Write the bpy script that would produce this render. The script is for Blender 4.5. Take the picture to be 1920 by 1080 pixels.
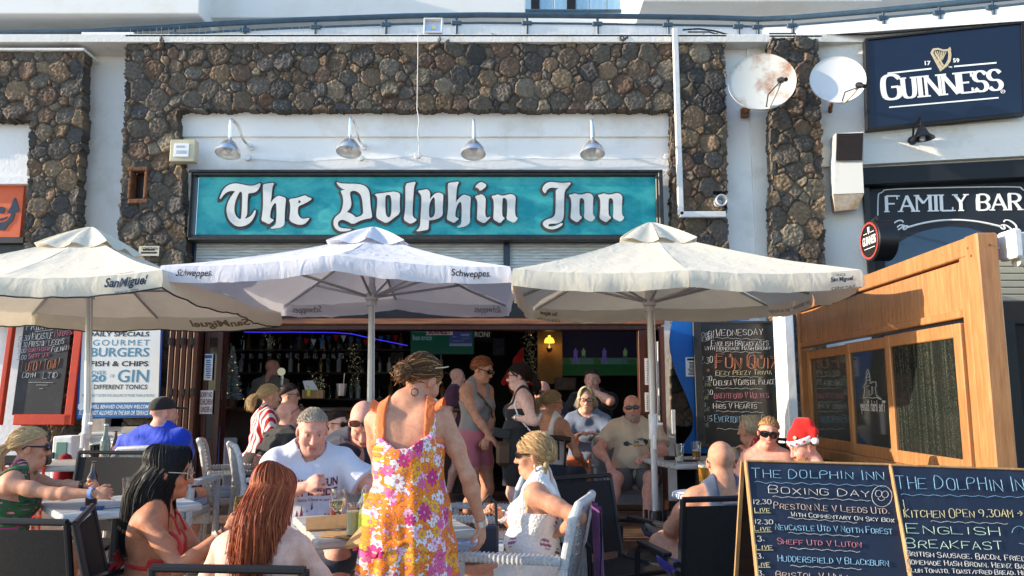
import bpy, math, random
import numpy as np
from mathutils import Vector as V, Matrix as MX
from mathutils.kdtree import KDTree
from mathutils.bvhtree import BVHTree
random.seed(7); RNG=np.random.default_rng(7)
S=bpy.context.scene
for o in list(bpy.data.objects): bpy.data.objects.remove(o)
R=math.radians
# ---------------- camera, sky, sun, exposure ----------------
FPX=1450.0; H=1.38; PITCH=math.atan(205/FPX)
cam_d=bpy.data.cameras.new("camera"); cam_d.sensor_width=36; cam_d.lens=FPX/1920*36
cam_d.clip_start=0.05; cam_d.clip_end=3000
cam=bpy.data.objects.new("camera",cam_d); S.collection.objects.link(cam)
cam.location=(0,0,H); cam.rotation_euler=(math.pi/2+PITCH,0,0); S.camera=cam
SUN_EL=R(16); SUN_AZ=R(6)      # azimuth measured from -X towards the viewer (-Y)
to_sun=V((-math.cos(SUN_EL)*math.cos(SUN_AZ),-math.cos(SUN_EL)*math.sin(SUN_AZ),math.sin(SUN_EL)))
W=bpy.data.worlds.new("World"); S.world=W; W.use_nodes=True
wn=W.node_tree; bg=wn.nodes["Background"]
sky=wn.nodes.new("ShaderNodeTexSky"); sky.sky_type='NISHITA'; sky.sun_disc=False
sky.sun_elevation=SUN_EL; sky.sun_rotation=math.atan2(to_sun.x,to_sun.y)
sky.air_density=1.0; sky.dust_density=.6; sky.ozone_density=2.5
wn.links.new(sky.outputs[0],bg.inputs[0]); bg.inputs[1].default_value=0.15
sun_d=bpy.data.lights.new("sun",'SUN'); sun_d.energy=3.1; sun_d.angle=R(0.5); sun_d.color=(1,.84,.64)
sun=bpy.data.objects.new("sun",sun_d); S.collection.objects.link(sun)
sun.rotation_euler=to_sun.to_track_quat('Z','Y').to_euler(); sun.location=(-20,-5,15)
S.view_settings.view_transform='Standard'; S.view_settings.look='None'
S.view_settings.exposure=1.5; S.view_settings.gamma=1; S.view_settings.use_curve_mapping=False
try:
    S.cycles.max_bounces=8; S.cycles.diffuse_bounces=4; S.cycles.transmission_bounces=8; S.cycles.transparent_max_bounces=12
    S.cycles.use_denoising=True; S.cycles.sample_clamp_indirect=6
except Exception: pass
PLAT=0.13     # height of the paved terrace before the pub
FY=8.8        # depth of the facade
# ---------------- helpers ----------------
def ray(px,py):
    u=(px-960)/FPX; v=(540-py)/FPX
    return V((u,math.cos(PITCH)-v*math.sin(PITCH),math.sin(PITCH)+v*math.cos(PITCH)))
CO=V((0,0,H))
def P(px,py,Y):
    d=ray(px,py); return CO+d*(Y/d.y)
def PZ(px,py,z):
    d=ray(px,py); return CO+d*((z-H)/d.z)
class Fr:
    "plane frame: origin o, u (right), v (up), n (towards viewer)"
    def __init__(s,o,u,v=(0,0,1)):
        s.o=V(o); s.u=V(u).normalized(); v=V(v); v=v-s.u*v.dot(s.u); s.v=v.normalized(); s.n=s.u.cross(s.v)
    def p(s,u,v,w=0): return s.o+s.u*u+s.v*v+s.n*w
    def px(s,x,y,w=0):
        d=ray(x,y); t=(s.o+s.n*w-CO).dot(s.n)/d.dot(s.n); q=CO+d*t-s.o
        return (q.dot(s.u),q.dot(s.v))
TM={}
def tag(o,label=None,cat=None,group=None,kind=None):
    if label: o['label']=label
    if cat: o['category']=cat
    if group: o['group']=group
    if kind: o['kind']=kind
    return o
def thing(name,label,cat,loc=(0,0,0),rz=0,group=None,kind=None):
    o=bpy.data.objects.new(name,None); S.collection.objects.link(o); o.empty_display_size=.1
    o.location=loc; o.rotation_euler=(0,0,rz)
    TM[o.name]=MX.Translation(V(loc))@MX.Rotation(rz,4,'Z')
    return tag(o,label,cat,group,kind)
def link(name,me,parent=None,loc=None):
    o=bpy.data.objects.new(name,me); S.collection.objects.link(o)
    if loc is not None: o.location=loc
    m=MX.Translation(V(loc)) if loc is not None else MX.Identity(4)
    if parent is not None:
        o.parent=parent; m=TM[parent.name]@m
    TM[o.name]=m
    return o
def copy_tree(o,parent=None,loc=None,rz=None,label=None,group=None):
    c=o.copy(); S.collection.objects.link(c)
    if parent is not None: c.parent=parent
    if loc is not None: c.location=loc
    if rz is not None: c.rotation_euler=(0,0,rz)
    TM[c.name]=MX.Translation(c.location)@MX.Rotation(c.rotation_euler.z,4,'Z') if parent is None else TM.get(o.name)
    if label: c['label']=label
    if group: c['group']=group
    for ch in list(o.children): copy_tree(ch,c)
    return c
def npmesh(name,v,f,mat=None,parent=None,world=False,smooth=True,col=None,sharp=None,loc=None):
    "v (n,3) array, f list/array of faces"
    v=np.asarray(v,dtype=np.float64).reshape(-1,3)
    if parent is not None and world:
        m=np.array(TM[parent.name].inverted()); v=v@m[:3,:3].T+m[:3,3]
    if parent is None and loc is None and len(v):
        loc=((v[:,0].min()+v[:,0].max())/2,(v[:,1].min()+v[:,1].max())/2,v[:,2].min())
        loc=tuple(float(t) for t in loc); v=v-np.array(loc)
    me=bpy.data.meshes.new(name)
    me.from_pydata(v.tolist(),[],f.tolist() if isinstance(f,np.ndarray) else f)
    me.update()
    if smooth: me.polygons.foreach_set('use_smooth',[True]*len(me.polygons))
    if sharp is not None:
        try: me.set_sharp_from_angle(angle=R(sharp))
        except Exception: pass
    if mat: me.materials.append(mat)
    if col is not None:
        a=me.color_attributes.new('col','FLOAT_COLOR','POINT')
        c=np.ones((len(v),4),dtype=np.float32); c[:,:3]=col; a.data.foreach_set('color',c.ravel())
    return link(name,me,parent,loc)
class MB:
    def __init__(s): s.v=[]; s.f=[]
    def add(s,vs,fs):
        n=len(s.v); s.v+=[tuple(p) for p in vs]; s.f+=[tuple(i+n for i in f) for f in fs]; return s
    def box(s,c,sz,rot=None,b=.004):
        x,y,z=[t/2 for t in sz]; b=min(b,x*.45,y*.45,z*.45); vs=[]; idx={}
        for i in (-1,1):
            for j in (-1,1):
                for k in (-1,1):
                    idx[i,j,k,0]=len(vs); vs.append((i*x,j*(y-b),k*(z-b)))
                    idx[i,j,k,1]=len(vs); vs.append((i*(x-b),j*y,k*(z-b)))
                    idx[i,j,k,2]=len(vs); vs.append((i*(x-b),j*(y-b),k*z))
        fs=[]
        for a in (0,1,2):
            for sg in (-1,1):
                q=[]
                for (p,r) in ((-1,-1),(1,-1),(1,1),(-1,1)):
                    t=[p,r]; t.insert(a,sg); q.append(idx[t[0],t[1],t[2],a])
                if (sg<0)!=(a==1): q=q[::-1]
                fs.append(q)
        for a in (0,1,2):
            b1,b2=[t for t in (0,1,2) if t!=a]
            for p in (-1,1):
                for r in (-1,1):
                    def g(w,ax):
                        t=[0,0,0]; t[a]=w; t[b1]=p; t[b2]=r; return idx[t[0],t[1],t[2],ax]
                    fs.append([g(-1,b1),g(1,b1),g(1,b2),g(-1,b2)])
        for i in (-1,1):
            for j in (-1,1):
                for k in (-1,1): fs.append([idx[i,j,k,0],idx[i,j,k,1],idx[i,j,k,2]])
        c=V(c)
        if rot is not None: vs=[c+rot@V(p) for p in vs]
        else: vs=[c+V(p) for p in vs]
        return s.add(vs,fs)
    def fbox(s,F,u0,u1,v0,v1,w0,w1,b=.003):
        m=MX((F.u,F.v,F.n)).transposed()
        return s.box(F.p((u0+u1)/2,(v0+v1)/2,(w0+w1)/2),(abs(u1-u0),abs(v1-v0),abs(w1-w0)),m,b)
    def tube(s,path,r,n=8,caps=True,flat=None):
        path=[V(p) for p in path]; m=len(path)
        rs=[r]*m if not hasattr(r,'__len__') else r
        t=(path[1]-path[0]).normalized()
        up=V((0,0,1)) if abs(t.z)<.9 else V((0,1,0))
        if flat is not None: up=V(flat)
        x=t.cross(up).normalized(); vs=[]
        for i,p in enumerate(path):
            t=((path[min(i+1,m-1)]-path[max(i-1,0)])).normalized() if m>1 else t
            x=(x-t*x.dot(t)); x=x.normalized() if x.length>1e-6 else t.orthogonal().normalized()
            y=t.cross(x)
            for k in range(n):
                a=2*math.pi*(k+.5)/n; vs.append(p+x*(math.cos(a)*rs[i])+y*(math.sin(a)*rs[i]*(1 if flat is None else .35)))
        fs=[]
        for i in range(m-1):
            for k in range(n): fs.append((i*n+k,i*n+(k+1)%n,(i+1)*n+(k+1)%n,(i+1)*n+k))
        if caps: fs.append(tuple(range(n))[::-1]); fs.append(tuple((m-1)*n+k for k in range(n)))
        return s.add(vs,fs)
    def lathe(s,prof,c=(0,0,0),n=24,rot=None,caps=True):
        c=V(c); vs=[]; m=len(prof)
        for (r,z) in prof:
            for k in range(n):
                a=2*math.pi*k/n; p=V((r*math.cos(a),r*math.sin(a),z)); vs.append(c+(rot@p if rot is not None else p))
        fs=[(i*n+k,i*n+(k+1)%n,(i+1)*n+(k+1)%n,(i+1)*n+k) for i in range(m-1) for k in range(n)]
        if caps: fs.append(tuple(range(n))[::-1]); fs.append(tuple((m-1)*n+k for k in range(n)))
        return s.add(vs,fs)
    def prism(s,poly,F,w0,w1):
        n=len(poly); vs=[F.p(u,v,w0) for u,v in poly]+[F.p(u,v,w1) for u,v in poly]
        a=sum(poly[i][0]*poly[(i+1)%n][1]-poly[(i+1)%n][0]*poly[i][1] for i in range(n))
        f1=tuple(range(n,2*n)); f0=tuple(range(n))[::-1]
        sd=[(i,(i+1)%n,n+(i+1)%n,n+i) for i in range(n)]
        fs=[f0,f1]+sd
        if a<0: fs=[f[::-1] for f in fs]
        return s.add(vs,fs)
    def grid(s,rows):
        n=len(rows[0]); vs=[p for r in rows for p in r]
        fs=[(i*n+k,i*n+k+1,(i+1)*n+k+1,(i+1)*n+k) for i in range(len(rows)-1) for k in range(n-1)]
        return s.add(vs,fs)
    def build(s,name,mat,parent=None,world=False,smooth=True,sharp=35,loc=None):
        return npmesh(name,np.array([tuple(p) for p in s.v]),s.f,mat,parent,world,smooth,None,sharp,loc)
# ---------------- materials ----------------
def mat(name,c,r=.6,m=0.0,c2=None,ns=6.0,nd=5,amt=1.0,bump=0.0,bs=40.0,coat=0.0,attr=False,trans=0.0,alpha=1.0,emit=0.0,sss=0.0,sheen=0.0,stretch=None,ior=1.45,transl=0.0,spec=.5,lo=.35,hi=.65):
    M=bpy.data.materials.new(name); M.use_nodes=True; nt=M.node_tree; N=nt.nodes; L=nt.links
    b=N["Principled BSDF"]; b.inputs['Roughness'].default_value=r; b.inputs['Metallic'].default_value=m
    b.inputs['Base Color'].default_value=(*c,1); b.inputs['IOR'].default_value=ior
    b.inputs['Specular IOR Level'].default_value=spec
    b.inputs['Coat Weight'].default_value=coat; b.inputs['Transmission Weight'].default_value=trans
    b.inputs['Alpha'].default_value=alpha
    if sheen: b.inputs['Sheen Weight'].default_value=sheen
    if sss:
        b.inputs['Subsurface Weight'].default_value=sss; b.inputs['Subsurface Radius'].default_value=(1,.35,.2); b.inputs['Subsurface Scale'].default_value=.012
    tc=N.new('ShaderNodeTexCoord'); co=tc.outputs['Object']
    if stretch:
        mp=N.new('ShaderNodeMapping'); mp.inputs['Scale'].default_value=stretch; L.new(co,mp.inputs[0]); co=mp.outputs[0]
    colout=None
    if attr:
        a=N.new('ShaderNodeVertexColor'); a.layer_name='col'; colout=a.outputs[0]
    if c2 is not None or attr:
        n=N.new('ShaderNodeTexNoise'); n.inputs['Scale'].default_value=ns; n.inputs['Detail'].default_value=nd; n.inputs['Roughness'].default_value=.65
        L.new(co,n.inputs['Vector'])
        mr=N.new('ShaderNodeMapRange'); mr.inputs[1].default_value=lo; mr.inputs[2].default_value=hi; L.new(n.outputs[0],mr.inputs[0])
        mx=N.new('ShaderNodeMix'); mx.data_type='RGBA'
        if attr:
            mx.blend_type='MULTIPLY'; mx.inputs[0].default_value=1.0
            cr=N.new('ShaderNodeMix'); cr.data_type='RGBA'; L.new(mr.outputs[0],cr.inputs[0])
            cr.inputs[6].default_value=(*(c2 or (1,1,1)),1); cr.inputs[7].default_value=(1.0,1.0,1.0,1)
            L.new(colout,mx.inputs[6]); L.new(cr.outputs[2],mx.inputs[7])
        else:
            ml=N.new('ShaderNodeMath'); ml.operation='MULTIPLY'; ml.inputs[1].default_value=amt; L.new(mr.outputs[0],ml.inputs[0])
            L.new(ml.outputs[0],mx.inputs[0]); mx.inputs[6].default_value=(*c,1); mx.inputs[7].default_value=(*c2,1)
        L.new(mx.outputs[2],b.inputs['Base Color']); colout=mx.outputs[2]
    if emit:
        b.inputs['Emission Strength'].default_value=emit
        b.inputs['Emission Color'].default_value=(*c,1)
        if colout: L.new(colout,b.inputs['Emission Color'])
    if bump:
        n2=N.new('ShaderNodeTexNoise'); n2.inputs['Scale'].default_value=bs; n2.inputs['Detail'].default_value=6; L.new(co,n2.inputs['Vector'])
        bp=N.new('ShaderNodeBump'); bp.inputs['Strength'].default_value=1; bp.inputs['Distance'].default_value=bump
        L.new(n2.outputs[0],bp.inputs['Height']); L.new(bp.outputs[0],b.inputs['Normal'])
    if transl:
        out=N["Material Output"]; tr=N.new('ShaderNodeBsdfTranslucent'); ms=N.new('ShaderNodeMixShader'); ms.inputs[0].default_value=transl
        tr.inputs[0].default_value=(*c,1)
        if colout: L.new(colout,tr.inputs[0])
        L.new(b.outputs[0],ms.inputs[1]); L.new(tr.outputs[0],ms.inputs[2]); L.new(ms.outputs[0],out.inputs[0])
    return M
def rgb(r,g,b):
    f=lambda x:(x/255/12.92 if x/255<=.04045 else ((x/255+.055)/1.055)**2.4); return (f(r),f(g),f(b))
def node(M,t): return M.node_tree.nodes.new(t)
m_plaster=mat('white_plaster',(.84,.83,.81),.85,c2=(.64,.60,.52),ns=1.9,nd=8,lo=.52,hi=.80,bump=.004,bs=22)
m_plaster_old=mat('stained_plaster',(.78,.76,.71),.85,c2=(.52,.44,.33),ns=2.2,lo=.52,hi=.85,bump=.006,bs=30)
m_soffit=mat('beige_soffit',(.62,.55,.46),.9,c2=(.5,.44,.37),ns=3,bump=.003,bs=30)
m_stone=mat('lava_stone',(.1,.08,.06),.9,attr=True,c2=(.55,.53,.50),ns=26,bump=.010,bs=55,lo=.32,hi=.68)
m_navy=mat('navy_panel',rgb(13,24,46),.28,c2=rgb(18,30,54),ns=2,coat=.2)
m_blackwood=mat('black_painted_wood',(.018,.018,.02),.45,c2=(.035,.033,.03),ns=12,bump=.001)
m_teal=mat('teal_paint',rgb(0,140,152),.6,c2=rgb(70,178,176),ns=2.2,lo=.4,hi=.66,stretch=(1,1,1.6))
m_cream=mat('cream_letter_paint',(.74,.74,.70),.7,c2=(.66,.66,.63),ns=9)
m_charcoal=mat('charcoal_paint',(.045,.045,.05),.7,c2=(.07,.068,.07),ns=14)
m_rail=mat('blue_grey_rail',rgb(58,82,100),.35,c2=rgb(48,68,84),ns=9)
m_glasspane=mat('frosted_panel',(.72,.75,.77),.35,alpha=.75,c2=(.62,.66,.69),ns=4)
m_chrome=mat('aluminium_shade',(.90,.90,.89),.28,.85,c2=(.82,.82,.81),ns=12,bump=.0012,bs=26)
m_whitemetal=mat('white_metal',(.72,.73,.74),.45,c2=(.6,.6,.6),ns=7)
m_greymetal=mat('grey_metal',(.45,.46,.47),.4,.6,c2=(.36,.37,.38),ns=9)
m_pole=mat('pole_paint',(.56,.56,.55),.4,.2,c2=(.48,.48,.47),ns=5)
m_dish=mat('dish_enamel',(.70,.70,.66),.45,c2=(.33,.22,.15),ns=2.3,lo=.56,hi=.74,bump=.0006)
m_rust=mat('rusty_iron',(.25,.10,.04),.9,c2=(.10,.05,.03),ns=18,bump=.006)
m_orange=mat('orange_sign',rgb(222,98,52),.5,c2=rgb(206,88,48),ns=3)
m_redframe=mat('orange_red_frame',rgb(214,62,18),.45,c2=rgb(190,52,18),ns=5)
m_chalkboard=mat('chalkboard_black',(.014,.014,.016),.55,c2=(.05,.05,.053),ns=4,nd=8,lo=.5,hi=.85)
m_blackboard_navy=mat('chalkboard_navy',rgb(15,29,52),.6,c2=rgb(44,58,80),ns=3.5,nd=8,lo=.5,hi=.85,stretch=(1,1,.5))
m_paper=mat('printed_paper',(.78,.80,.80),.6)
m_menublue=mat('menu_blue',rgb(36,110,165),.5)
m_menutext=mat('menu_teal_text',rgb(66,128,158),.5)
m_blueframe=mat('blue_frame',rgb(28,72,150),.5)
m_blueboard=mat('blue_board',rgb(10,104,184),.4,c2=rgb(8,92,168),ns=2)
m_ink=mat('black_ink',(.012,.012,.014),.5)
m_redink=mat('dark_red_ink',rgb(120,22,38),.6)
m_gold=mat('gold_paint',(.55,.48,.33),.5,c2=(.44,.37,.24),ns=30)
m_wood_orange=mat('orange_stained_wood',rgb(176,124,78),.55,c2=rgb(150,100,58),ns=5,stretch=(6,6,.7),bump=.001,bs=20,coat=.15)
m_wood_brown=mat('brown_wood',rgb(104,60,38),.45,c2=rgb(80,44,28),ns=5,stretch=(6,6,.6),bump=.001,bs=20)
m_wood_red=mat('mahogany_wood',rgb(84,44,32),.4,c2=rgb(60,30,22),ns=5,stretch=(7,7,.6),bump=.001,bs=20)
m_lightwood=mat('pale_wood',rgb(186,146,98),.6,c2=rgb(150,112,72),ns=6,stretch=(8,8,.6))
m_beam=mat('pine_beam',rgb(166,110,74),.5,c2=rgb(120,72,48),ns=4,stretch=(.5,6,6))
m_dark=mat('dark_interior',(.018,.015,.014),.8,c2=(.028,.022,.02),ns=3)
m_darkbrown=mat('dark_bar_wood',(.04,.022,.015),.4,c2=(.025,.014,.01),ns=6,stretch=(1,6,6))
m_tan=mat('tan_wall',(.22,.15,.07),.8,c2=(.17,.11,.05),ns=3)
m_sling=mat('black_mesh_fabric',(.011,.011,.012),.75,c2=(.020,.020,.021),ns=160,nd=2,bump=.0008,bs=400,spec=.25)
m_frame=mat('anthracite_frame',(.016,.017,.020),.4,.2,spec=.35)
m_wicker=mat('white_wicker',(.62,.62,.60),.55,c2=(.42,.42,.42),ns=60,bump=.0012,bs=200)
m_wickergrey=mat('grey_wicker',(.30,.31,.32),.55,c2=(.2,.21,.22),ns=60,bump=.0012,bs=200)
m_black=mat('black_plastic',(.012,.012,.013),.35)
m_lens=mat('dark_lens',(.008,.007,.007),.08,coat=.5)
m_glass=mat('clear_glass',(.95,.97,.97),.02,trans=1.0,ior=1.45)
m_beer=mat('lager',(.75,.38,.04),.05,trans=.75,ior=1.33)
m_foam=mat('beer_foam',(.82,.78,.68),.8)
m_lemon=mat('cloudy_lemonade',(.84,.84,.50),.3,c2=(.80,.82,.40),ns=30,trans=.08,ior=1.33)
m_lime=mat('yellow_cordial',(.80,.74,.08),.15,trans=.25,ior=1.33)
m_wine=mat('white_wine',(.75,.70,.35),.03,trans=.9,ior=1.33)
m_brownglass=mat('brown_bottle_glass',(.05,.018,.006),.06,coat=.6)
m_stout=mat('stout',(.012,.006,.004),.1,coat=.3)
m_greenglass=mat('green_bottle_glass',(.30,.42,.38),.08,trans=.7)
m_kraft=mat('kraft_paper',rgb(178,140,92),.8,c2=rgb(160,122,78),ns=8)
m_blanket=mat('red_cloth',rgb(150,20,34),.9,c2=rgb(120,14,26),ns=10,bump=.004,bs=14)
m_denimblue=mat('blue_cloth',rgb(60,90,140),.9,c2=rgb(44,70,116),ns=10)
# ---------------- special materials ----------------
def lnk(M,a,b): M.node_tree.links.new(a,b)
def brick_mat(name,c1,c2,cm,scale,bw,bh,ms,r=.5,rot=(0,0,0),off=.5,bump=.002,noise=None,coord='Object',grain=(2,14,14)):
    M=mat(name,c1,r); N=M.node_tree.nodes; b=N["Principled BSDF"]
    tc=node(M,'ShaderNodeTexCoord'); mp=node(M,'ShaderNodeMapping'); mp.inputs['Rotation'].default_value=rot
    lnk(M,tc.outputs[coord],mp.inputs[0])
    br=node(M,'ShaderNodeTexBrick'); br.inputs['Scale'].default_value=scale; br.inputs['Brick Width'].default_value=bw; br.inputs['Row Height'].default_value=bh
    br.inputs['Mortar Size'].default_value=ms; br.inputs['Mortar Smooth'].default_value=.1; br.offset=off
    br.inputs['Color1'].default_value=(*c1,1); br.inputs['Color2'].default_value=(*c2,1); br.inputs['Mortar'].default_value=(*cm,1)
    lnk(M,mp.outputs[0],br.inputs['Vector'])
    nz=node(M,'ShaderNodeTexNoise'); nz.inputs['Scale'].default_value=3; nz.inputs['Detail'].default_value=6
    m2=node(M,'ShaderNodeMapping'); m2.inputs['Scale'].default_value=grain; lnk(M,mp.outputs[0],m2.inputs[0]); lnk(M,m2.outputs[0],nz.inputs['Vector'])
    mr=node(M,'ShaderNodeMapRange'); mr.inputs[1].default_value=.3; mr.inputs[2].default_value=.7; mr.inputs[3].default_value=.6; mr.inputs[4].default_value=1.1; lnk(M,nz.outputs[0],mr.inputs[0])
    mx=node(M,'ShaderNodeMix'); mx.data_type='RGBA'; mx.blend_type='MULTIPLY'; mx.inputs[0].default_value=1
    lnk(M,br.outputs[0],mx.inputs[6]); lnk(M,mr.outputs[0],mx.inputs[7]); lnk(M,mx.outputs[2],b.inputs['Base Color'])
    bp=node(M,'ShaderNodeBump'); bp.inputs['Distance'].default_value=bump; bp.invert=True; lnk(M,br.outputs['Fac'],bp.inputs['Height']); lnk(M,bp.outputs[0],b.inputs['Normal'])
    return M
m_floor=brick_mat('terracotta_tiles',(.21,.125,.085),(.165,.095,.065),(.10,.08,.065),1,.5,.25,.006,r=.5,rot=(0,0,0),off=.5,bump=.003,grain=(3,3,3))
m_tabletop=brick_mat('grey_plank_top',(.62,.63,.62),(.50,.52,.52),(.07,.075,.08),1,3.0,.088,.0035,r=.42,bump=.002,grain=(2,22,10))
m_tabletop_warm=brick_mat('weathered_plank_top',(.56,.54,.48),(.46,.45,.41),(.07,.07,.07),1,3.0,.10,.003,r=.45,bump=.002,grain=(2,22,10))
m_shutter=brick_mat('blind_slats',(.66,.70,.70),(.62,.66,.66),(.34,.38,.38),1,20,.035,.004,r=.5,rot=(R(90),0,0),bump=.004)
def wave_mat(name,c1,c2,scale,direction='X',r=.8,lo=.45,hi=.55,dist=0,coord='Object',bump=0):
    M=mat(name,c1,r); b=M.node_tree.nodes["Principled BSDF"]
    tc=node(M,'ShaderNodeTexCoord'); wv=node(M,'ShaderNodeTexWave'); wv.bands_direction=direction; wv.inputs['Scale'].default_value=scale; wv.inputs['Distortion'].default_value=dist
    wv.inputs['Detail Scale'].default_value=.6
    lnk(M,tc.outputs[coord],wv.inputs[0]); mr=node(M,'ShaderNodeMapRange'); mr.inputs[1].default_value=lo; mr.inputs[2].default_value=hi; lnk(M,wv.outputs['Fac'],mr.inputs[0])
    mx=node(M,'ShaderNodeMix'); mx.data_type='RGBA'; mx.inputs[6].default_value=(*c1,1); mx.inputs[7].default_value=(*c2,1)
    lnk(M,mr.outputs[0],mx.inputs[0]); lnk(M,mx.outputs[2],b.inputs['Base Color'])
    if bump:
        bp=node(M,'ShaderNodeBump'); bp.inputs['Distance'].default_value=bump; lnk(M,wv.outputs['Fac'],bp.inputs['Height']); lnk(M,bp.outputs[0],b.inputs['Normal'])
    return M
m_cushion=wave_mat('blue_striped_cushion',rgb(70,104,170),rgb(176,190,214),9,'X',lo=.35,hi=.5)
def cloth(name,c,r=.85,c2=None,fold=.012,fs=9,transl=0.0,stretch=(1,1,.45),attr=False,weave=.0):
    M=mat(name,c,r,c2=c2 or tuple(x*.86 for x in c),ns=7,sheen=.15,attr=attr,transl=transl)
    b=M.node_tree.nodes["Principled BSDF"]
    tc=node(M,'ShaderNodeTexCoord'); mp=node(M,'ShaderNodeMapping'); mp.inputs['Scale'].default_value=stretch; lnk(M,tc.outputs['Object'],mp.inputs[0])
    n=node(M,'ShaderNodeTexNoise'); n.inputs['Scale'].default_value=fs; n.inputs['Detail'].default_value=3; n.inputs['Distortion'].default_value=.9; lnk(M,mp.outputs[0],n.inputs['Vector'])
    bp=node(M,'ShaderNodeBump'); bp.inputs['Distance'].default_value=fold; lnk(M,n.outputs[0],bp.inputs['Height']); last=bp
    if weave:
        v=node(M,'ShaderNodeTexVoronoi'); v.inputs['Scale'].default_value=weave; lnk(M,tc.outputs['Object'],v.inputs['Vector'])
        b2=node(M,'ShaderNodeBump'); b2.inputs['Distance'].default_value=.004; b2.invert=True; lnk(M,v.outputs['Distance'],b2.inputs['Height']); lnk(M,bp.outputs[0],b2.inputs['Normal']); last=b2
    lnk(M,last.outputs[0],b.inputs['Normal'])
    return M
m_canopy_cream=cloth('cream_canopy',(.74,.69,.57),.8,(.71,.66,.54),fold=.009,fs=9,transl=.20,stretch=(1,1,.4))
m_canopy_white=cloth('white_canopy',(.72,.72,.78),.75,(.70,.70,.76),fold=.011,fs=10,transl=.18,stretch=(1,1,.4))
def floral(name='floral_print',OR=(.80,.20,.01),YE=(.80,.36,.03),PK=(.70,.10,.28),MG=(.52,.03,.19),WH=(.76,.66,.66),LP=(.80,.40,.58)):
    M=mat(name,OR,.85); nt=M.node_tree; b=nt.nodes["Principled BSDF"]
    tc=node(M,'ShaderNodeTexCoord'); sx=node(M,'ShaderNodeSeparateXYZ'); lnk(M,tc.outputs['Object'],sx.inputs[0])
    def math_(op,a,b_=None,c=None):
        n=node(M,'ShaderNodeMath'); n.operation=op
        for i,t in enumerate((a,b_,c)):
            if t is None: continue
            if isinstance(t,(int,float)): n.inputs[i].default_value=t
            else: lnk(M,t,n.inputs[i])
        return n.outputs[0]
    xx=math_('ADD',sx.outputs[0],math_('MULTIPLY',sx.outputs[1],.7))
    cx=node(M,'ShaderNodeCombineXYZ'); lnk(M,xx,cx.inputs[0]); lnk(M,sx.outputs[2],cx.inputs[1])
    def mixc(f,a,c,isn=True):
        mx=node(M,'ShaderNodeMix'); mx.data_type='RGBA'; lnk(M,f,mx.inputs[0])
        if isinstance(a,tuple): mx.inputs[6].default_value=(*a,1)
        else: lnk(M,a,mx.inputs[6])
        if isinstance(c,tuple): mx.inputs[7].default_value=(*c,1)
        else: lnk(M,c,mx.inputs[7])
        return mx.outputs[2]
    def layer(base,scale,pet,seed,rad,cols,core):
        mp=node(M,'ShaderNodeMapping'); mp.inputs['Location'].default_value=(seed,seed*.7,0); mp.inputs['Scale'].default_value=(scale,scale,scale); lnk(M,cx.outputs[0],mp.inputs[0])
        v=node(M,'ShaderNodeTexVoronoi'); v.voronoi_dimensions='2D'; v.inputs['Scale'].default_value=1; v.inputs['Randomness'].default_value=.85; lnk(M,mp.outputs[0],v.inputs['Vector'])
        vs=node(M,'ShaderNodeVectorMath'); vs.operation='SUBTRACT'; lnk(M,mp.outputs[0],vs.inputs[0]); lnk(M,v.outputs['Position'],vs.inputs[1])
        s2=node(M,'ShaderNodeSeparateXYZ'); lnk(M,vs.outputs[0],s2.inputs[0])
        sc=node(M,'ShaderNodeSeparateColor'); lnk(M,v.outputs['Color'],sc.inputs[0])
        ang=math_('ARCTAN2',s2.outputs[1],s2.outputs[0]); ang=math_('ADD',ang,math_('MULTIPLY',sc.outputs[1],6.28))
        pt=math_('ABSOLUTE',math_('COSINE',math_('MULTIPLY',ang,pet/2)))
        r_=math_('MULTIPLY',math_('ADD',math_('MULTIPLY',math_('POWER',pt,.6),.55),.45),rad)
        r_=math_('MULTIPLY',r_,math_('ADD',math_('MULTIPLY',sc.outputs[2],.45),.7))
        d=v.outputs['Distance']
        inside=math_('LESS_THAN',d,r_); edge=math_('GREATER_THAN',d,math_('MULTIPLY',r_,.90))
        vein=math_('LESS_THAN',pt,.16)
        cr=node(M,'ShaderNodeValToRGB'); cr.color_ramp.interpolation='CONSTANT'
        for i,c in enumerate(cols):
            if i<2: e=cr.color_ramp.elements[i]; e.position=i/len(cols)
            else: e=cr.color_ramp.elements.new(i/len(cols))
            e.color=(*c,1)
        lnk(M,sc.outputs[0],cr.inputs[0])
        c=mixc(math_('MULTIPLY',math_('MAXIMUM',edge,vein),.7),cr.outputs[0],(.12,.02,.06))
        c=mixc(math_('LESS_THAN',d,math_('MULTIPLY',r_,.22)),c,core)
        c=mixc(math_('MULTIPLY',math_('LESS_THAN',d,math_('MULTIPLY',r_,.28)),math_('GREATER_THAN',d,math_('MULTIPLY',r_,.2))),c,(.16,.02,.05))
        return mixc(inside,base,c)
    nz=node(M,'ShaderNodeTexNoise'); nz.inputs['Scale'].default_value=14; lnk(M,cx.outputs[0],nz.inputs['Vector'])
    base=mixc(math_('GREATER_THAN',nz.outputs[0],.45),WH,OR)
    base=layer(base,36,5,3.1,.62,[OR,PK,WH,YE,OR],(.8,.5,.1))
    base=layer(base,23,6,0.4,.56,[OR,PK,OR,LP,YE,WH],(.7,.2,.3))
    base=layer(base,14.5,8,7.7,.48,[OR,WH,OR,YE,MG,PK],(.62,.25,.25))
    lnk(M,base,b.inputs['Base Color'])
    n=node(M,'ShaderNodeTexNoise'); n.inputs['Scale'].default_value=9; n.inputs['Distortion'].default_value=1; lnk(M,tc.outputs['Object'],n.inputs['Vector'])
    bp=node(M,'ShaderNodeBump'); bp.inputs['Distance'].default_value=.014; lnk(M,n.outputs[0],bp.inputs['Height']); lnk(M,bp.outputs[0],b.inputs['Normal'])
    return M
m_floral=floral()
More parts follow.
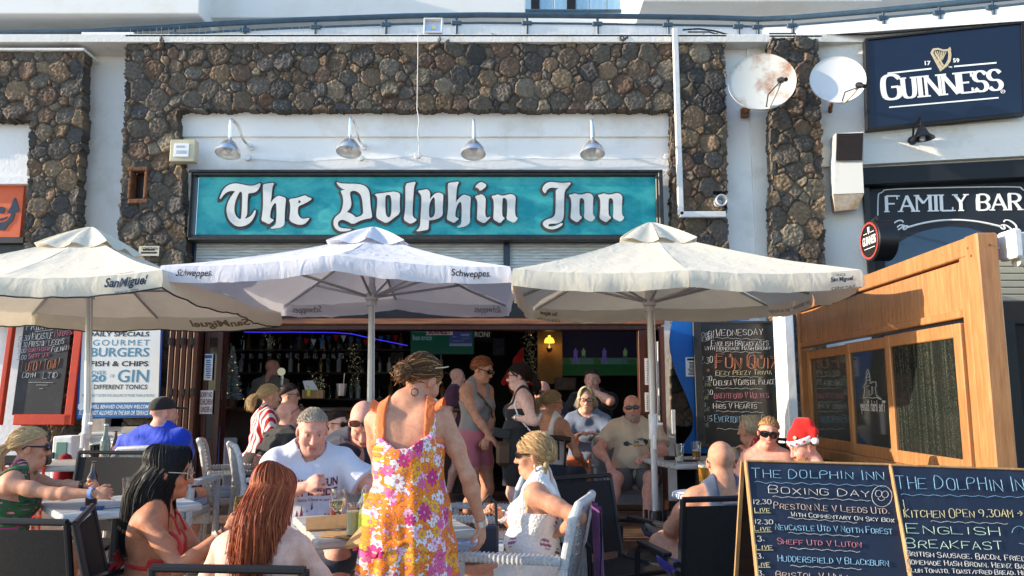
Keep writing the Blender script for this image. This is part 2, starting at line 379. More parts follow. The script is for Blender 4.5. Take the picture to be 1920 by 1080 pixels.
m_floral_green=floral('dark_floral_print',OR=(.02,.10,.03),YE=(.03,.16,.05),PK=(.45,.05,.16),MG=(.36,.03,.12),WH=(.012,.03,.014),LP=(.06,.24,.08))
m_floral_red=floral('red_white_print',OR=(.5,.03,.03),YE=(.55,.06,.05),PK=(.5,.03,.04),MG=(.4,.02,.03),WH=(.7,.62,.6),LP=(.7,.5,.5))
# ---------------- writing ----------------
GL={'A':"00 26 40|12 32",'B':"00 06 36 45 44 33 03|33 42 41 30 00",'C':"45 36 16 05 01 10 30 41",'D':"00 06 26 44 42 20 00",'E':"40 00 06 46|03 33",'F':"00 06 46|03 33",'G':"45 36 16 05 01 10 30 41 43 23",'H':"00 06|40 46|03 43",'I':"20 26",'J':"36 31 20 10 01",'K':"00 06|46 03 40",'L':"06 00 40",'M':"00 06 23 46 40",'N':"00 06 40 46",'O':"16 05 01 10 30 41 45 36 16",'P':"00 06 36 45 44 33 03",'Q':"16 05 01 10 30 41 45 36 16|22 40",'R':"00 06 36 45 44 33 03|23 40",'S':"45 36 16 05 04 13 33 42 41 30 10 01",'T':"06 46|26 20",'U':"06 01 10 30 41 46",'V':"06 20 46",'W':"06 10 23 30 46",'X':"00 46|06 40",'Y':"06 23 46|23 20",'Z':"06 46 00 40",
'0':"16 05 01 10 30 41 45 36 16",'1':"14 26 20",'2':"05 16 36 45 44 00 40",'3':"06 46 23 33 42 41 30 10 01",'4':"30 36 02 42",'5':"46 06 03 33 42 41 30 00",'6':"46 16 03 01 10 30 41 42 33 03",'7':"06 46 10",'8':"13 04 05 16 36 45 44 33 13 02 01 10 30 41 42 33",'9':"43 13 04 05 16 36 45 43 30",'.':"20 21",',':"21 10",'&':"40 05 16 26 35 01 10 20 43",'/':"00 46",'-':"13 33",'>':"03 43|25 43 21",'*':"05 41|01 45|20 26",':':"21 20|24 25"}
def gstrokes(ch):
    return [[(int(p[0])/4,int(p[1])/6) for p in st.split()] for st in GL[ch].split('|')] if ch in GL else []
def chalk_line(mb,F,pts,r,w=.002):
    mb.tube([F.p(u,v,w) for u,v in pts],r,n=5,caps=True)
def chalk(mb,F,txt,p0,p1,hpx,r=.004,jit=.08,fill=.72,caps_big=True):
    "hand lettering along the segment between two photo points lying on the board"
    a=V(F.px(*p0)); b=V(F.px(*p1)); d=(b-a); Lh=d.length; d=d.normalized(); n=V((-d.y,d.x))
    h=(V(F.px(p0[0],p0[1]-hpx))-a).length
    n=V((0,1)) if abs(d.x)>.3 else n
    word=[1.25 if (i==0 or txt[i-1]==' ') and caps_big and txt[i:i+1].isalpha() else 1 for i in range(len(txt))]
    adv=[(.55 if c==' ' else .5 if c in 'I1.,:' else 1)*(1.12 if wq>1 else 1) for c,wq in zip(txt,word)]
    sc=Lh/sum(adv); x=0
    for c,ad,wq in zip(txt,adv,word):
        jx,jy,js=[random.uniform(-jit,jit) for _ in range(3)]
        for st in gstrokes(c):
            if c in 'I1':st=[((u-.5)*.4+.5,v) for u,v in st]
            pts=[]
            for u,v in st:
                uu=x+(u*.74+.1+jx*.6)*sc*ad+ v*.06*h+random.uniform(-1,1)*.03*h; vv=(v*wq*(1+js)+jy)*h+random.uniform(-1,1)*.035*h
                q=a+d*uu+n*vv; pts.append((q.x,q.y))
            if len(pts)==1: pts.append((pts[0][0]+.001,pts[0][1]))
            chalk_line(mb,F,smooth_poly(pts) if c in 'OCGSBPRDU02356890&J' else pts,r)
        x+=ad*sc
def smooth_poly(pts,it=1):
    for _ in range(it):
        q=[pts[0]]
        for i in range(len(pts)-1):
            a,b=pts[i],pts[i+1]
            q+=[(a[0]*.75+b[0]*.25,a[1]*.75+b[1]*.25),(a[0]*.25+b[0]*.75,a[1]*.25+b[1]*.75)]
        q.append(pts[-1]); pts=q
    return pts
def wavy(mb,F,p0,p1,r=.004,n=5,amp=.3,double=False):
    a=V(F.px(*p0)); b=V(F.px(*p1)); pts=[]
    L=(b-a).length
    for i in range(n*6+1):
        t=i/(n*6); q=a.lerp(b,t); pts.append((q.x,q.y+math.sin(t*n*2*math.pi)*L/n*amp*.25*(.6+.4*math.sin(i*1.7))))
    chalk_line(mb,F,pts,r)
def serif(mb,F,txt,p0,p1,hpx,w0,first=1.0,thick=.24,thin=.10):
    "roman capitals: thick stems, thin hairlines, slab serifs"
    a=V(F.px(*p0)); b=V(F.px(*p1)); d=b-a; L=d.length; d=d.normalized(); n=V((-d.y,d.x))
    h=(V(F.px(p0[0],p0[1]-hpx))-a).length; k=[0]
    adv=[(.6 if c in 'I ' else 1.22 if c in 'MNGA' else 1.0)*(first if i==0 else 1) for i,c in enumerate(txt)]
    sc=L/sum(adv); x=0
    def seg(p,q,t0,t1):
        e=(q-p); l=e.length
        if l<1e-6: return
        e/=l; m=V((-e.y,e.x)); p=p-e*.004*h; q=q+e*.004*h; k[0]+=1
        mb.prism([tuple(p-m*t0/2),tuple(q-m*t1/2),tuple(q+m*t1/2),tuple(p+m*t0/2)],F,w0,w0+.003+.0002*(k[0]%9))
    for i,(c,ad) in enumerate(zip(txt,adv)):
        hh=h*(first if i==0 else 1); ww=sc*ad*.80
        def T(u,v): return a+d*(x+sc*ad*.1+u*ww)+n*(v*hh)
        for st in gstrokes(c):
            rnd=c in 'CGSOBDPRUJ'
            if c=='I': st=[(.5,v) for _,v in st]
            pts=smooth_poly(st,2) if rnd else st
            if c in 'BDPR' and st[0][0]==0 and st[-1][0]==0 and len(st)>4:
                seg(T(.08,0),T(.08,1),thick*hh,thick*hh)
                pts=smooth_poly([p for p in st if not (p[0]==0 and p[1]==0)] if c=='P' or c=='R' else st,2)
            for j in range(len(pts)-1):
                p,q=T(*pts[j]),T(*pts[j+1]); e=q-p
                if e.length<1e-6: continue
                ang=abs(e.dot(n))/e.length
                dirn=e.dot(d)/e.length*(1 if e.dot(n)<0 else -1)
                t=(thin+(thick-thin)*ang**1.5)*hh
                if c in 'AVWYMN' and dirn<-.1 : t*=.62
                if c in 'N' and abs(dirn)<.05: t*=.6
                if c in 'M' and abs(dirn)<.05 and j==0: t*=.6
                seg(p,q,t,t)
            if not rnd or c in 'RU' or c=='P':
                ends=[st[0],st[-1]]
                if c in 'KMNH': ends=[(0,0),(0,1),(1,0),(1,1)] if c!='N' else [(0,0),(0,1),(1,1)]
                for (u,v) in ends:
                    if v in (0,1): seg(T(u,v)-d*.16*hh,T(u,v)+d*.16*hh,.07*hh,.07*hh)
            if c in 'ELFTZ':
                for (u,v) in st:
                    if c=='T' and u in (0,1): seg(T(u,1),T(u,.78),.08*hh,.08*hh)
                    if c in 'EFLZ' and u==1: seg(T(u,v),T(u,.78 if v==1 else .22),.08*hh,.08*hh)
        x+=ad*sc
_fontc={}
def fonttext(txt,bold=0.0,shear=0.0,space=1.0):
    key=(txt,bold,shear,space)
    if key in _fontc: return _fontc[key]
    cu=bpy.data.curves.new('t','FONT'); cu.body=txt; cu.size=1; cu.offset=bold; cu.shear=shear; cu.space_character=space; cu.resolution_u=3; cu.fill_mode='BOTH'; cu.extrude=0.0
    ob=bpy.data.objects.new('t',cu); S.collection.objects.link(ob)
    dg=bpy.context.evaluated_depsgraph_get(); me=bpy.data.meshes.new_from_object(ob.evaluated_get(dg))
    v=np.array([tuple(p.co) for p in me.vertices]); f=[tuple(p.vertices) for p in me.polygons]
    bpy.data.objects.remove(ob); bpy.data.curves.remove(cu); bpy.data.meshes.remove(me)
    if len(v)==0: v=np.zeros((1,3)); f=[]
    _fontc[key]=(v,f); return v,f
def print_text(mb,F,txt,box,w,bold=.0,shear=0.0,space=1.0):
    "fit printed text into the photo rectangle (x0,ytop,x1,ybottom of the capitals)"
    v,f=fonttext(txt,bold,shear,space); x0,y0=v[:,0].min(),v[:,1].min(); x1,y1=v[:,0].max(),v[:,1].max()
    a=F.px(box[0],box[3]); b=F.px(box[2],box[3]); c=F.px(box[0],box[1])
    su=(b[0]-a[0])/(x1-x0); sl=(b[1]-a[1])/(x1-x0); sv=(c[1]-a[1])/(y1-y0)
    mb.add([F.p(a[0]+(p[0]-x0)*su,a[1]+(p[1]-y0)*sv+(p[0]-x0)*sl,w) for p in v],f)
def outline(name,polys,F,w0,depth,off,mt,parent):
    "filled letter shapes (even-odd holes) grown by off"
    cu=bpy.data.curves.new('c','CURVE'); cu.dimensions='2D'; cu.fill_mode='BOTH'; cu.extrude=depth/2; cu.offset=off
    for poly in polys:
        sp=cu.splines.new('POLY'); sp.points.add(len(poly)-1); sp.use_cyclic_u=True
        for pt,(u,v) in zip(sp.points,poly): pt.co=(u,v,0,1)
    ob=bpy.data.objects.new('c',cu); S.collection.objects.link(ob)
    me=bpy.data.meshes.new_from_object(ob.evaluated_get(bpy.context.evaluated_depsgraph_get()))
    v=[F.p(p.co.x,p.co.y,w0+depth/2+p.co.z) for p in me.vertices]; f=[tuple(p.vertices) for p in me.polygons]
    bpy.data.objects.remove(ob); bpy.data.curves.remove(cu); bpy.data.meshes.remove(me)
    mb=MB(); mb.add(v,f); return mb.build(name,mt,parent,world=True,smooth=False)
def area(p): return sum(p[i][0]*p[(i+1)%len(p)][1]-p[(i+1)%len(p)][0]*p[i][1] for i in range(len(p)))/2
# ---------------- ground ----------------
mb=MB(); mb.grid([[(x,y,0) for x in np.linspace(-400,400,9)] for y in np.linspace(-400,400,9)])
tag(mb.build('ground',mat('pale_paving',(.30,.27,.24),.85,c2=(.24,.21,.18),ns=3),smooth=False,loc=(0,0,0)),kind='structure')
mb=MB(); mb.box((0,11.2,PLAT/2),(16,12.0,PLAT),b=.01)
tag(mb.build('terrace_floor',m_floor,loc=(0,0,0)),kind='structure')
# ---------------- pub building ----------------
WB=FY+.15                                     # plaster plane
pub=thing('pub_building','bar building with lava stone facing, white plaster bands and a wide open doorway','building',(0,FY,PLAT))
FW=Fr((0,WB,0),(1,0,0)); FS=Fr((0,FY,0),(1,0,0))
def stones(name,polys,F,cell=.0115,rmin=.036,rmax=.128,depth=.05,back=.16,seed=1,parent=None,aspect=1.0,cut=()):
    "dry stone facing: weighted cells, each stone its own tilt, bulge and colour; stones whose centre falls outside the polygon are left out"
    rng=np.random.default_rng(seed)
    def inside(pts,poly):
        x,y=pts[:,0],pts[:,1]; r=np.zeros(len(pts),bool); n=len(poly)
        for i in range(n):
            x0,y0=poly[i]; x1,y1=poly[(i+1)%n]
            if y0==y1: continue
            c=((y0>y)!=(y1>y))&(x<(x1-x0)*(y-y0)/(y1-y0)+x0); r^=c
        return r
    allp=np.array([p for q in polys for p in q]); lo=allp.min(0)-.25; hi=allp.max(0)+.25
    BP=np.zeros((20000,2)); BR=np.zeros(20000); m=0
    for rr,k in ((rmax,260),(rmax*.8,900),(rmax*.62,2200),(rmax*.45,4200),(rmin,9000)):
        A=(hi-lo).prod(); n=int(k*A/4)
        c=rng.uniform(lo,hi,(n,2))
        for p in c:
            if m:
                d=BP[:m]-p; 
                if (d[:,0]**2+d[:,1]**2<((BR[:m]+rr)*.84)**2).any(): continue
            BP[m]=p; BR[m]=rr*rng.uniform(.88,1.12); m+=1
    pts=BP[:m].copy(); rad=BR[:m].copy()
    keep=np.zeros(len(pts),bool)
    for q in polys: keep|=inside(pts,q)
    for q in cut: keep&=~inside(pts,q)
    nx=int((hi[0]-lo[0])/cell)+1; ny=int((hi[1]-lo[1])/cell)+1
    gx=lo[0]+np.arange(nx)*cell; gy=lo[1]+np.arange(ny)*cell; X,Y=np.meshgrid(gx,gy,indexing='ij')
    def nz(x,y,f,s): return np.sin(x*f+s+1.7*np.sin(y*f*.8+s*2))*np.sin(y*f*1.1+s*3+1.3*np.sin(x*f*.9+s))
    Xw=X+.010*nz(X,Y,19,seed)+.006*nz(X,Y,47,seed+2); Yw=Y+.010*nz(X,Y,21,seed+5)+.006*nz(X,Y,43,seed+7)
    kd=KDTree(len(pts))
    for i,p in enumerate(pts): kd.insert((p[0],p[1],0),i)
    kd.balance()
    best=np.full(X.size,9.9);sec=np.full(X.size,9.9);bi=np.zeros(X.size,int);si=np.zeros(X.size,int)
    xf=Xw.ravel();yf=Yw.ravel()
    NN=np.array([[r[1] for r in kd.find_n((x,y,0),7)] for x,y in zip(xf,yf)])
    dx=xf[:,None]-pts[NN,0]; dy=yf[:,None]-pts[NN,1]; pd=dx*dx+dy*dy-rad[NN]**2
    od=np.argsort(pd,axis=1); i1=NN[np.arange(len(NN)),od[:,0]]; i2=NN[np.arange(len(NN)),od[:,1]]
    p1=np.take_along_axis(pd,od,1); e=(p1[:,1]-p1[:,0])/(2*np.hypot(*(pts[i1]-pts[i2]).T)+1e-6)
    e=np.clip(e,0,None)
    n=len(pts); tx=rng.normal(0,.17,n); ty=rng.normal(0,.17,n); base=rng.uniform(-.012,.018,n)
    prof=1-np.exp(-(e/.007)**1.6)
    rx=xf-pts[i1,0]; ry=yf-pts[i1,1]
    h=.013*(prof-1)+prof*(.018+base[i1]*.7+tx[i1]*rx+ty[i1]*ry-.05*(rx**2+ry**2)/rad[i1])
    rough=.007*nz(xf,yf,61,seed)+.005*nz(xf*1.3+yf*.4,yf,119,seed+1)+.003*rng.normal(0,1,len(xf))
    h=h+rough*(.3+.7*prof)
    pal=np.array([(.17,.12,.08),(.14,.105,.078),(.21,.15,.095),(.098,.086,.076),(.125,.105,.085),(.145,.095,.068),(.12,.10,.082),(.20,.165,.12),(.078,.073,.070),(.145,.125,.10)])
    ci=rng.integers(0,len(pal),n); cs=pal[ci]*rng.uniform(.95,1.5,(n,1))
    col=cs[i1]*(.94+.12*rng.random((len(xf),1)))
    mort=np.array((.075,.063,.052)); m=np.clip(1-e/.010,0,1)[:,None]; col=col*(1-m)+mort*m
    wob=np.stack([xf+.012*nz(xf,yf,19,seed+4)+.003*nz(yf,xf,71,seed),yf+.012*nz(yf,xf,17,seed+6)+.003*nz(xf,yf,77,seed)],1)
    k=np.zeros(len(xf),bool)
    for q_ in polys: k|=inside(wob,q_)
    for q_ in cut: k&=~inside(np.stack([xf,yf],1),q_)
    k=k.reshape(nx,ny)
    q=k[:-1,:-1]&k[1:,:-1]&k[1:,1:]&k[:-1,1:]
    ids=np.arange(nx*ny).reshape(nx,ny)
    F4=np.stack([ids[:-1,:-1][q],ids[1:,:-1][q],ids[1:,1:][q],ids[:-1,1:][q]],1)
    # skirts
    sk=[]
    Q=np.zeros((nx+1,ny+1),bool); Q[1:nx,1:ny]=q
    for (di,dj,a,b) in ((-1,0,(0,0),(0,1)),(1,0,(1,1),(1,0)),(0,-1,(1,0),(0,0)),(0,1,(0,1),(1,1))):
        ii,jj=np.nonzero(q&~Q[1+di:nx+di,1+dj:ny+dj])
        sk.append(np.stack([ids[ii+a[0],jj+a[1]],ids[ii+b[0],jj+b[1]]],1))
    sk=np.concatenate(sk)
    U=np.array(F.u);Vv=np.array(F.v);Nn=np.array(F.n);O=np.array(F.o)
    pos=O+X.ravel()[:,None]*U+Y.ravel()[:,None]*Vv+h[:,None]*Nn
    used=np.unique(F4); mp=-np.ones(nx*ny,int); mp[used]=np.arange(len(used))
    bu=np.unique(sk); mb2=-np.ones(nx*ny,int); mb2[bu]=np.arange(len(bu))+len(used)
    vb=O+X.ravel()[bu][:,None]*U+Y.ravel()[bu][:,None]*Vv-back*Nn
    verts=np.concatenate([pos[used],vb]); cols=np.concatenate([col[used],np.tile(mort,(len(bu),1))])
    faces=np.concatenate([mp[F4],np.stack([mp[sk[:,0]],mb2[sk[:,0]],mb2[sk[:,1]],mp[sk[:,1]]],1)])
    return npmesh(name,verts,faces,m_stone,parent,world=True,smooth=True,col=cols)
def fp(F,*pts): return [F.px(x,y) for x,y in pts]
# central arch of stone: band over the plaster, left pier, right pier (with gaps for the rusty hole and the pipe end)
central=[fp(FS,(238,70),(1360,66),(1362,206),(1258,206),(1258,207),(332,207),(345,330),(350,470),(352,800),(225,800),(220,470),(232,250)),
         fp(FS,(1256,206),(1362,206),(1366,440),(1372,800),(1262,800))]
stones('stone_wall',central,FS,seed=3,parent=pub,cut=[fp(FS,(246,318),(275,318),(275,380),(246,380)),fp(FS,(1338,360),(1362,360),(1362,388),(1338,388))])
leftst=[fp(FS,(-420,96),(160,92),(156,226),(-420,226)),fp(FS,(58,224),(156,224),(142,470),(140,860),(40,860),(48,420))]
stones('stone_pier',leftst,FS,seed=8,parent=pub)
FS2=Fr((0,FY-.10,0),(1,0,0))
stones('stone_pier',[fp(FS2,(1443,72),(1536,70),(1548,480),(1556,860),(1450,860))],FS2,seed=12,parent=pub)
# plaster walls behind and between the stone
mb=MB()
def wall(x0,y0,x1,y1,Y,th=.14,F=None):
    F=Fr((0,Y,0),(1,0,0)); a=F.px(x0,y1); b=F.px(x1,y0); mb.fbox(F,a[0],b[0],a[1],b[1],-th,0,.004)
wall(-450,224,60,340,WB-.02)         # band over the neighbour's sign
wall(-450,330,56,345,WB-.07,.09)
wall(90,60,250,820,FY+.34)          # recessed strip between the piers
wall(-450,340,145,1000,FY+.40)
wall(130,800,345,960,FY+.36)
wall(325,200,1262,256,WB-.015,.12)   # three stepped bands above the big sign
wall(325,254,1262,298,WB+.02,.15)
wall(325,296,1262,322,WB-.01,.12)
wall(325,318,358,640,WB+.0,.12)
wall(1240,318,1262,640,WB+.0,.12)
wall(1356,78,1444,960,FY+.16,.2)     # strip under the dishes
wall(1240,640,1262,955,WB+.0,.12)
mb.build('plaster_wall',m_plaster,pub,world=True)
mb=MB(); wall(160,82,1362,960,FY+.62,.1); wall(1540,70,1640,1000,FY+.2,.15)
# core behind the facade with the door opening left free is made of the bands only; the roof slab closes it
mb=MB()
wall(1440,66,1640,960,FY+.12,.12)
mb.build('plaster_wall',m_plaster_old,pub,world=True)
zt=P(960,66,FY).z
mb=MB(); mb.box((0,FY+1.9,zt-.06),(17,3.9,.10),b=.004); mb.build('roof_slab',m_plaster_old,pub,world=True)
mb=MB()
for (a,b,y) in ((-450,160,94),(236,1362,69),(1440,1540,70)):
    A=P(a,y,FY-.02); B=P(b,y,FY-.02); mb.box(((A.x+B.x)/2,FY+.16,A.z),(B.x-A.x,.42,.035),b=.012)
mb.build('coping',m_plaster_old,pub,world=True)
# header over the doorway, blinds band
FD=Fr((0,WB+.02,0),(1,0,0))
def fb(mbx,F,x0,y0,x1,y1,w0,w1,b=.003):
    a=F.px(x0,y1); c=F.px(x1,y0); mbx.fbox(F,a[0],c[0],a[1],c[1],w0,w1,b)
mb=MB(); fb(mb,FD,360,452,1240,540,-.06,-.02); mb.build('blind',m_shutter,pub,world=True)
mb=MB()
for x in (362,660,950,1236): fb(mb,FD,x-6,450,x+6,545,-.05,.02)
fb(mb,FD,356,444,1244,456,-.05,.03)
mb.build('window_frame',m_navy,pub,world=True)
mb=MB(); fb(mb,FD,345,538,1244,598,-.30,.0); mb.build('header_panel',m_frame,pub,world=True)
mb=MB(); fb(mb,FD,345,598,1244,609,-.2,.05,.01); mb.build('header_beam',m_beam,pub,world=True)
mb=MB(); fb(mb,FD,345,609,1244,619,-.2,.02,.008); 
fb(mb,FD,406,619,424,958,-.12,.02); fb(mb,FD,1204,619,1222,958,-.12,.02)
mb.build('door_frame',m_wood_red,pub,world=True)
mb=MB(); mb.box((0,FY+.55,PLAT+.05),(6.2,1.0,.1),b=.01); mb.build('door_sill',m_darkbrown,pub,world=True)
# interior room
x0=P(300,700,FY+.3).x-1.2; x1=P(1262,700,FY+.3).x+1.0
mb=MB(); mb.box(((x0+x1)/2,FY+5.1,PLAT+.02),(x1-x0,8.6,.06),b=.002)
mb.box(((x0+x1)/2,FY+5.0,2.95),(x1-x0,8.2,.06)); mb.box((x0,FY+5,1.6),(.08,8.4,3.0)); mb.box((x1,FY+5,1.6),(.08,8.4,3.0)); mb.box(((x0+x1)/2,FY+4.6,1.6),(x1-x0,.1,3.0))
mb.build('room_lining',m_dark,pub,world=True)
# folding doors: left stack and right stack
def leaf(F,x0,x1,y0,y1,w,par,glass=True,nm='door_leaf'):
    a=F.px(x0,y1); c=F.px(x1,y0); m_=MB(); wd=c[0]-a[0]; st=min(.09,wd*.28)
    m_.fbox(F,a[0],a[0]+st,a[1],c[1],w-.02,w+.02); m_.fbox(F,c[0]-st,c[0],a[1],c[1],w-.02,w+.02)
    m_.fbox(F,a[0]+st,c[0]-st,c[1]-.1,c[1],w-.02,w+.02); m_.fbox(F,a[0]+st,c[0]-st,a[1],a[1]+.14,w-.02,w+.02); m_.fbox(F,a[0]+st,c[0]-st,a[1]+.62,a[1]+.72,w-.02,w+.02)
    m_.fbox(F,a[0]+st,c[0]-st,a[1]+.14,a[1]+.62,w-.01,w+.01)
    d=m_.build(nm,m_wood_red,par,world=True)
    g=MB(); g.fbox(F,a[0]+st,c[0]-st,a[1]+.72,c[1]-.1,w-.004,w+.004,.001); g.build('pane',m_lens,d,world=True)
    return d
fd=thing('folding_door','brown folded glass door leaves stacked at the left of the doorway','door',tuple(P(365,950,FY-.1)))
FL=Fr((0,FY-.12,0),(1,0,0))
leaf(FL,368,420,617,950,0,fd)
mb=MB()
for i,x in enumerate((316,327,338,349,360)):
    a=FL.px(x,952); c=FL.px(x+8,614); rot=MX.Rotation(R(12),3,'Z')
    mb=MB(); mb.box(FL.p((a[0]+c[0])/2,(a[1]+c[1])/2,0),(.05,.34,c[1]-a[1]),rot,.006); mb.build('folded_leaf',m_wood_brown,fd,world=True)
mb=MB()
for x in (320,342,360):
    for y in (640,735,880):
        mb=MB(); q=FL.px(x,y,.18); mb.fbox(FL,q[0]-.02,q[0]+.02,q[1]-.04,q[1]+.04,.17,.185); mb.build('hinge',m_frame,fd,world=True)
fd2=thing('folding_door','brown folded door leaves standing at the right of the doorway beside the blue board','door',tuple(P(1235,950,FY-.1)))
mb=MB()
for i,x in enumerate((1222,1238)):
    a=FL.px(x,952); c=FL.px(x+11,615); mb.box(FL.p((a[0]+c[0])/2,(a[1]+c[1])/2,0),(.06,.36,c[1]-a[1]),MX.Rotation(R(-10),3,'Z'),.006); mb.build('folded_leaf',m_wood_red,fd2,world=True); mb=MB()
mb=MB(); q=FL.px(1256,790,.0); mb.fbox(FL,q[0]-.02,q[0]+.02,q[1]-.13,q[1]+.13,.19,.205); mb.build('handle',m_whitemetal,fd2,world=True)
# small notices on the doors
def notice(name,lab,F,box,w,lines,mt=m_paper,tm=m_menublue,head=None,cat='notice',txts=None):
    t=thing(name,lab,cat,tuple(F.p(*F.px((box[0]+box[2])/2,box[3]),w)))
    m_=MB(); fb(m_,F,*box,w,w+.004,.001); m_.build('sheet',mt,t,world=True)
    m_=MB()
    x0,y0,x1,y1=box
    if head: fb(m_,F,x0+2,y0+2,x1-2,y0+head,w+.004,w+.006,.0005)
    for i in range(lines):
        y=y0+(head or 2)+3+(y1-y0-(head or 2)-5)*i/lines; k=random.uniform(.55,.95); xm=(x0+x1)/2; hw=(x1-x0-5)/2*k
        fb(m_,F,xm-hw,y,xm+hw,y+max(1.0,(y1-y0)/lines*.4),w+.004,w+.0055,.0004)
    if txts:
        for (tx,b) in txts: print_text(m_,F,tx,b,w+.006,bold=.02)
    m_.build('print',tm,t,world=True,smooth=False); return t
notice('notice','blue printed notice with a smiley taped high on the folded door glass',FL,(384,664,402,713),.03,9,tm=m_menublue,head=8)
t=notice('notice','white notice in dark red letters reading SORRY NO CHILDREN UNDER 6','' or FL,(376,732,402,776),.03,0,tm=m_redink,txts=[("SORRY NO",(378,735,400,745)),("CHILDREN",(378,748,400,759)),("UNDER 6",(379,762,399,773))])
FN=Fr((0,FY-.02,0),(1,0,0))
notice('notice','narrow blue and yellow strip notice on the right door frame behind the umbrella pole',FD,(1209,672,1216,722),.03,10)
notice('notice','narrow pink strip notice lower on the right door frame',FD,(1209,736,1216,772),.03,7,tm=m_redink)
notice('notice','small cream plate with a printed line fixed on the left stone pier',FN,(266,464,305,482),-.06+.14,2,mt=mat('plate',(.62,.56,.42),.5),tm=m_ink,txts=[("CONECTADA",(272,466,302,471))])
# ---------------- big sign ----------------
FG=Fr((0,FY+.02,0),(1,0,0))
sg=thing('pub_sign','long turquoise sign with white blackletter reading The Dolphin Inn in a black frame','sign',tuple(FG.p(*FG.px(798,452),0)))
mb=MB(); fb(mb,FG,366,331,1232,440,-.06,-.01); mb.build('board',m_teal,sg,world=True)
mb=MB()
for k,(o,w) in enumerate(((0,.05),(5,.035))):
    X0,X1=356+o,1241-o; ya,yb=320+o,452-o
    fb(mb,FG,X0,ya,X1,ya+5,-.08,w,.008); fb(mb,FG,X0,yb-6,X1,yb,-.08,w,.008)
    fb(mb,FG,X0,ya+5,X0+5,yb-6,-.08,w,.008); fb(mb,FG,X1-5,ya+5,X1,yb-6,-.08,w,.008)
mb.build('frame',m_blackwood,sg,world=True)
Z=8.31
def tr(ox,oy,pts): return [(ox+x/Z,oy+y/Z) for x,y in pts]
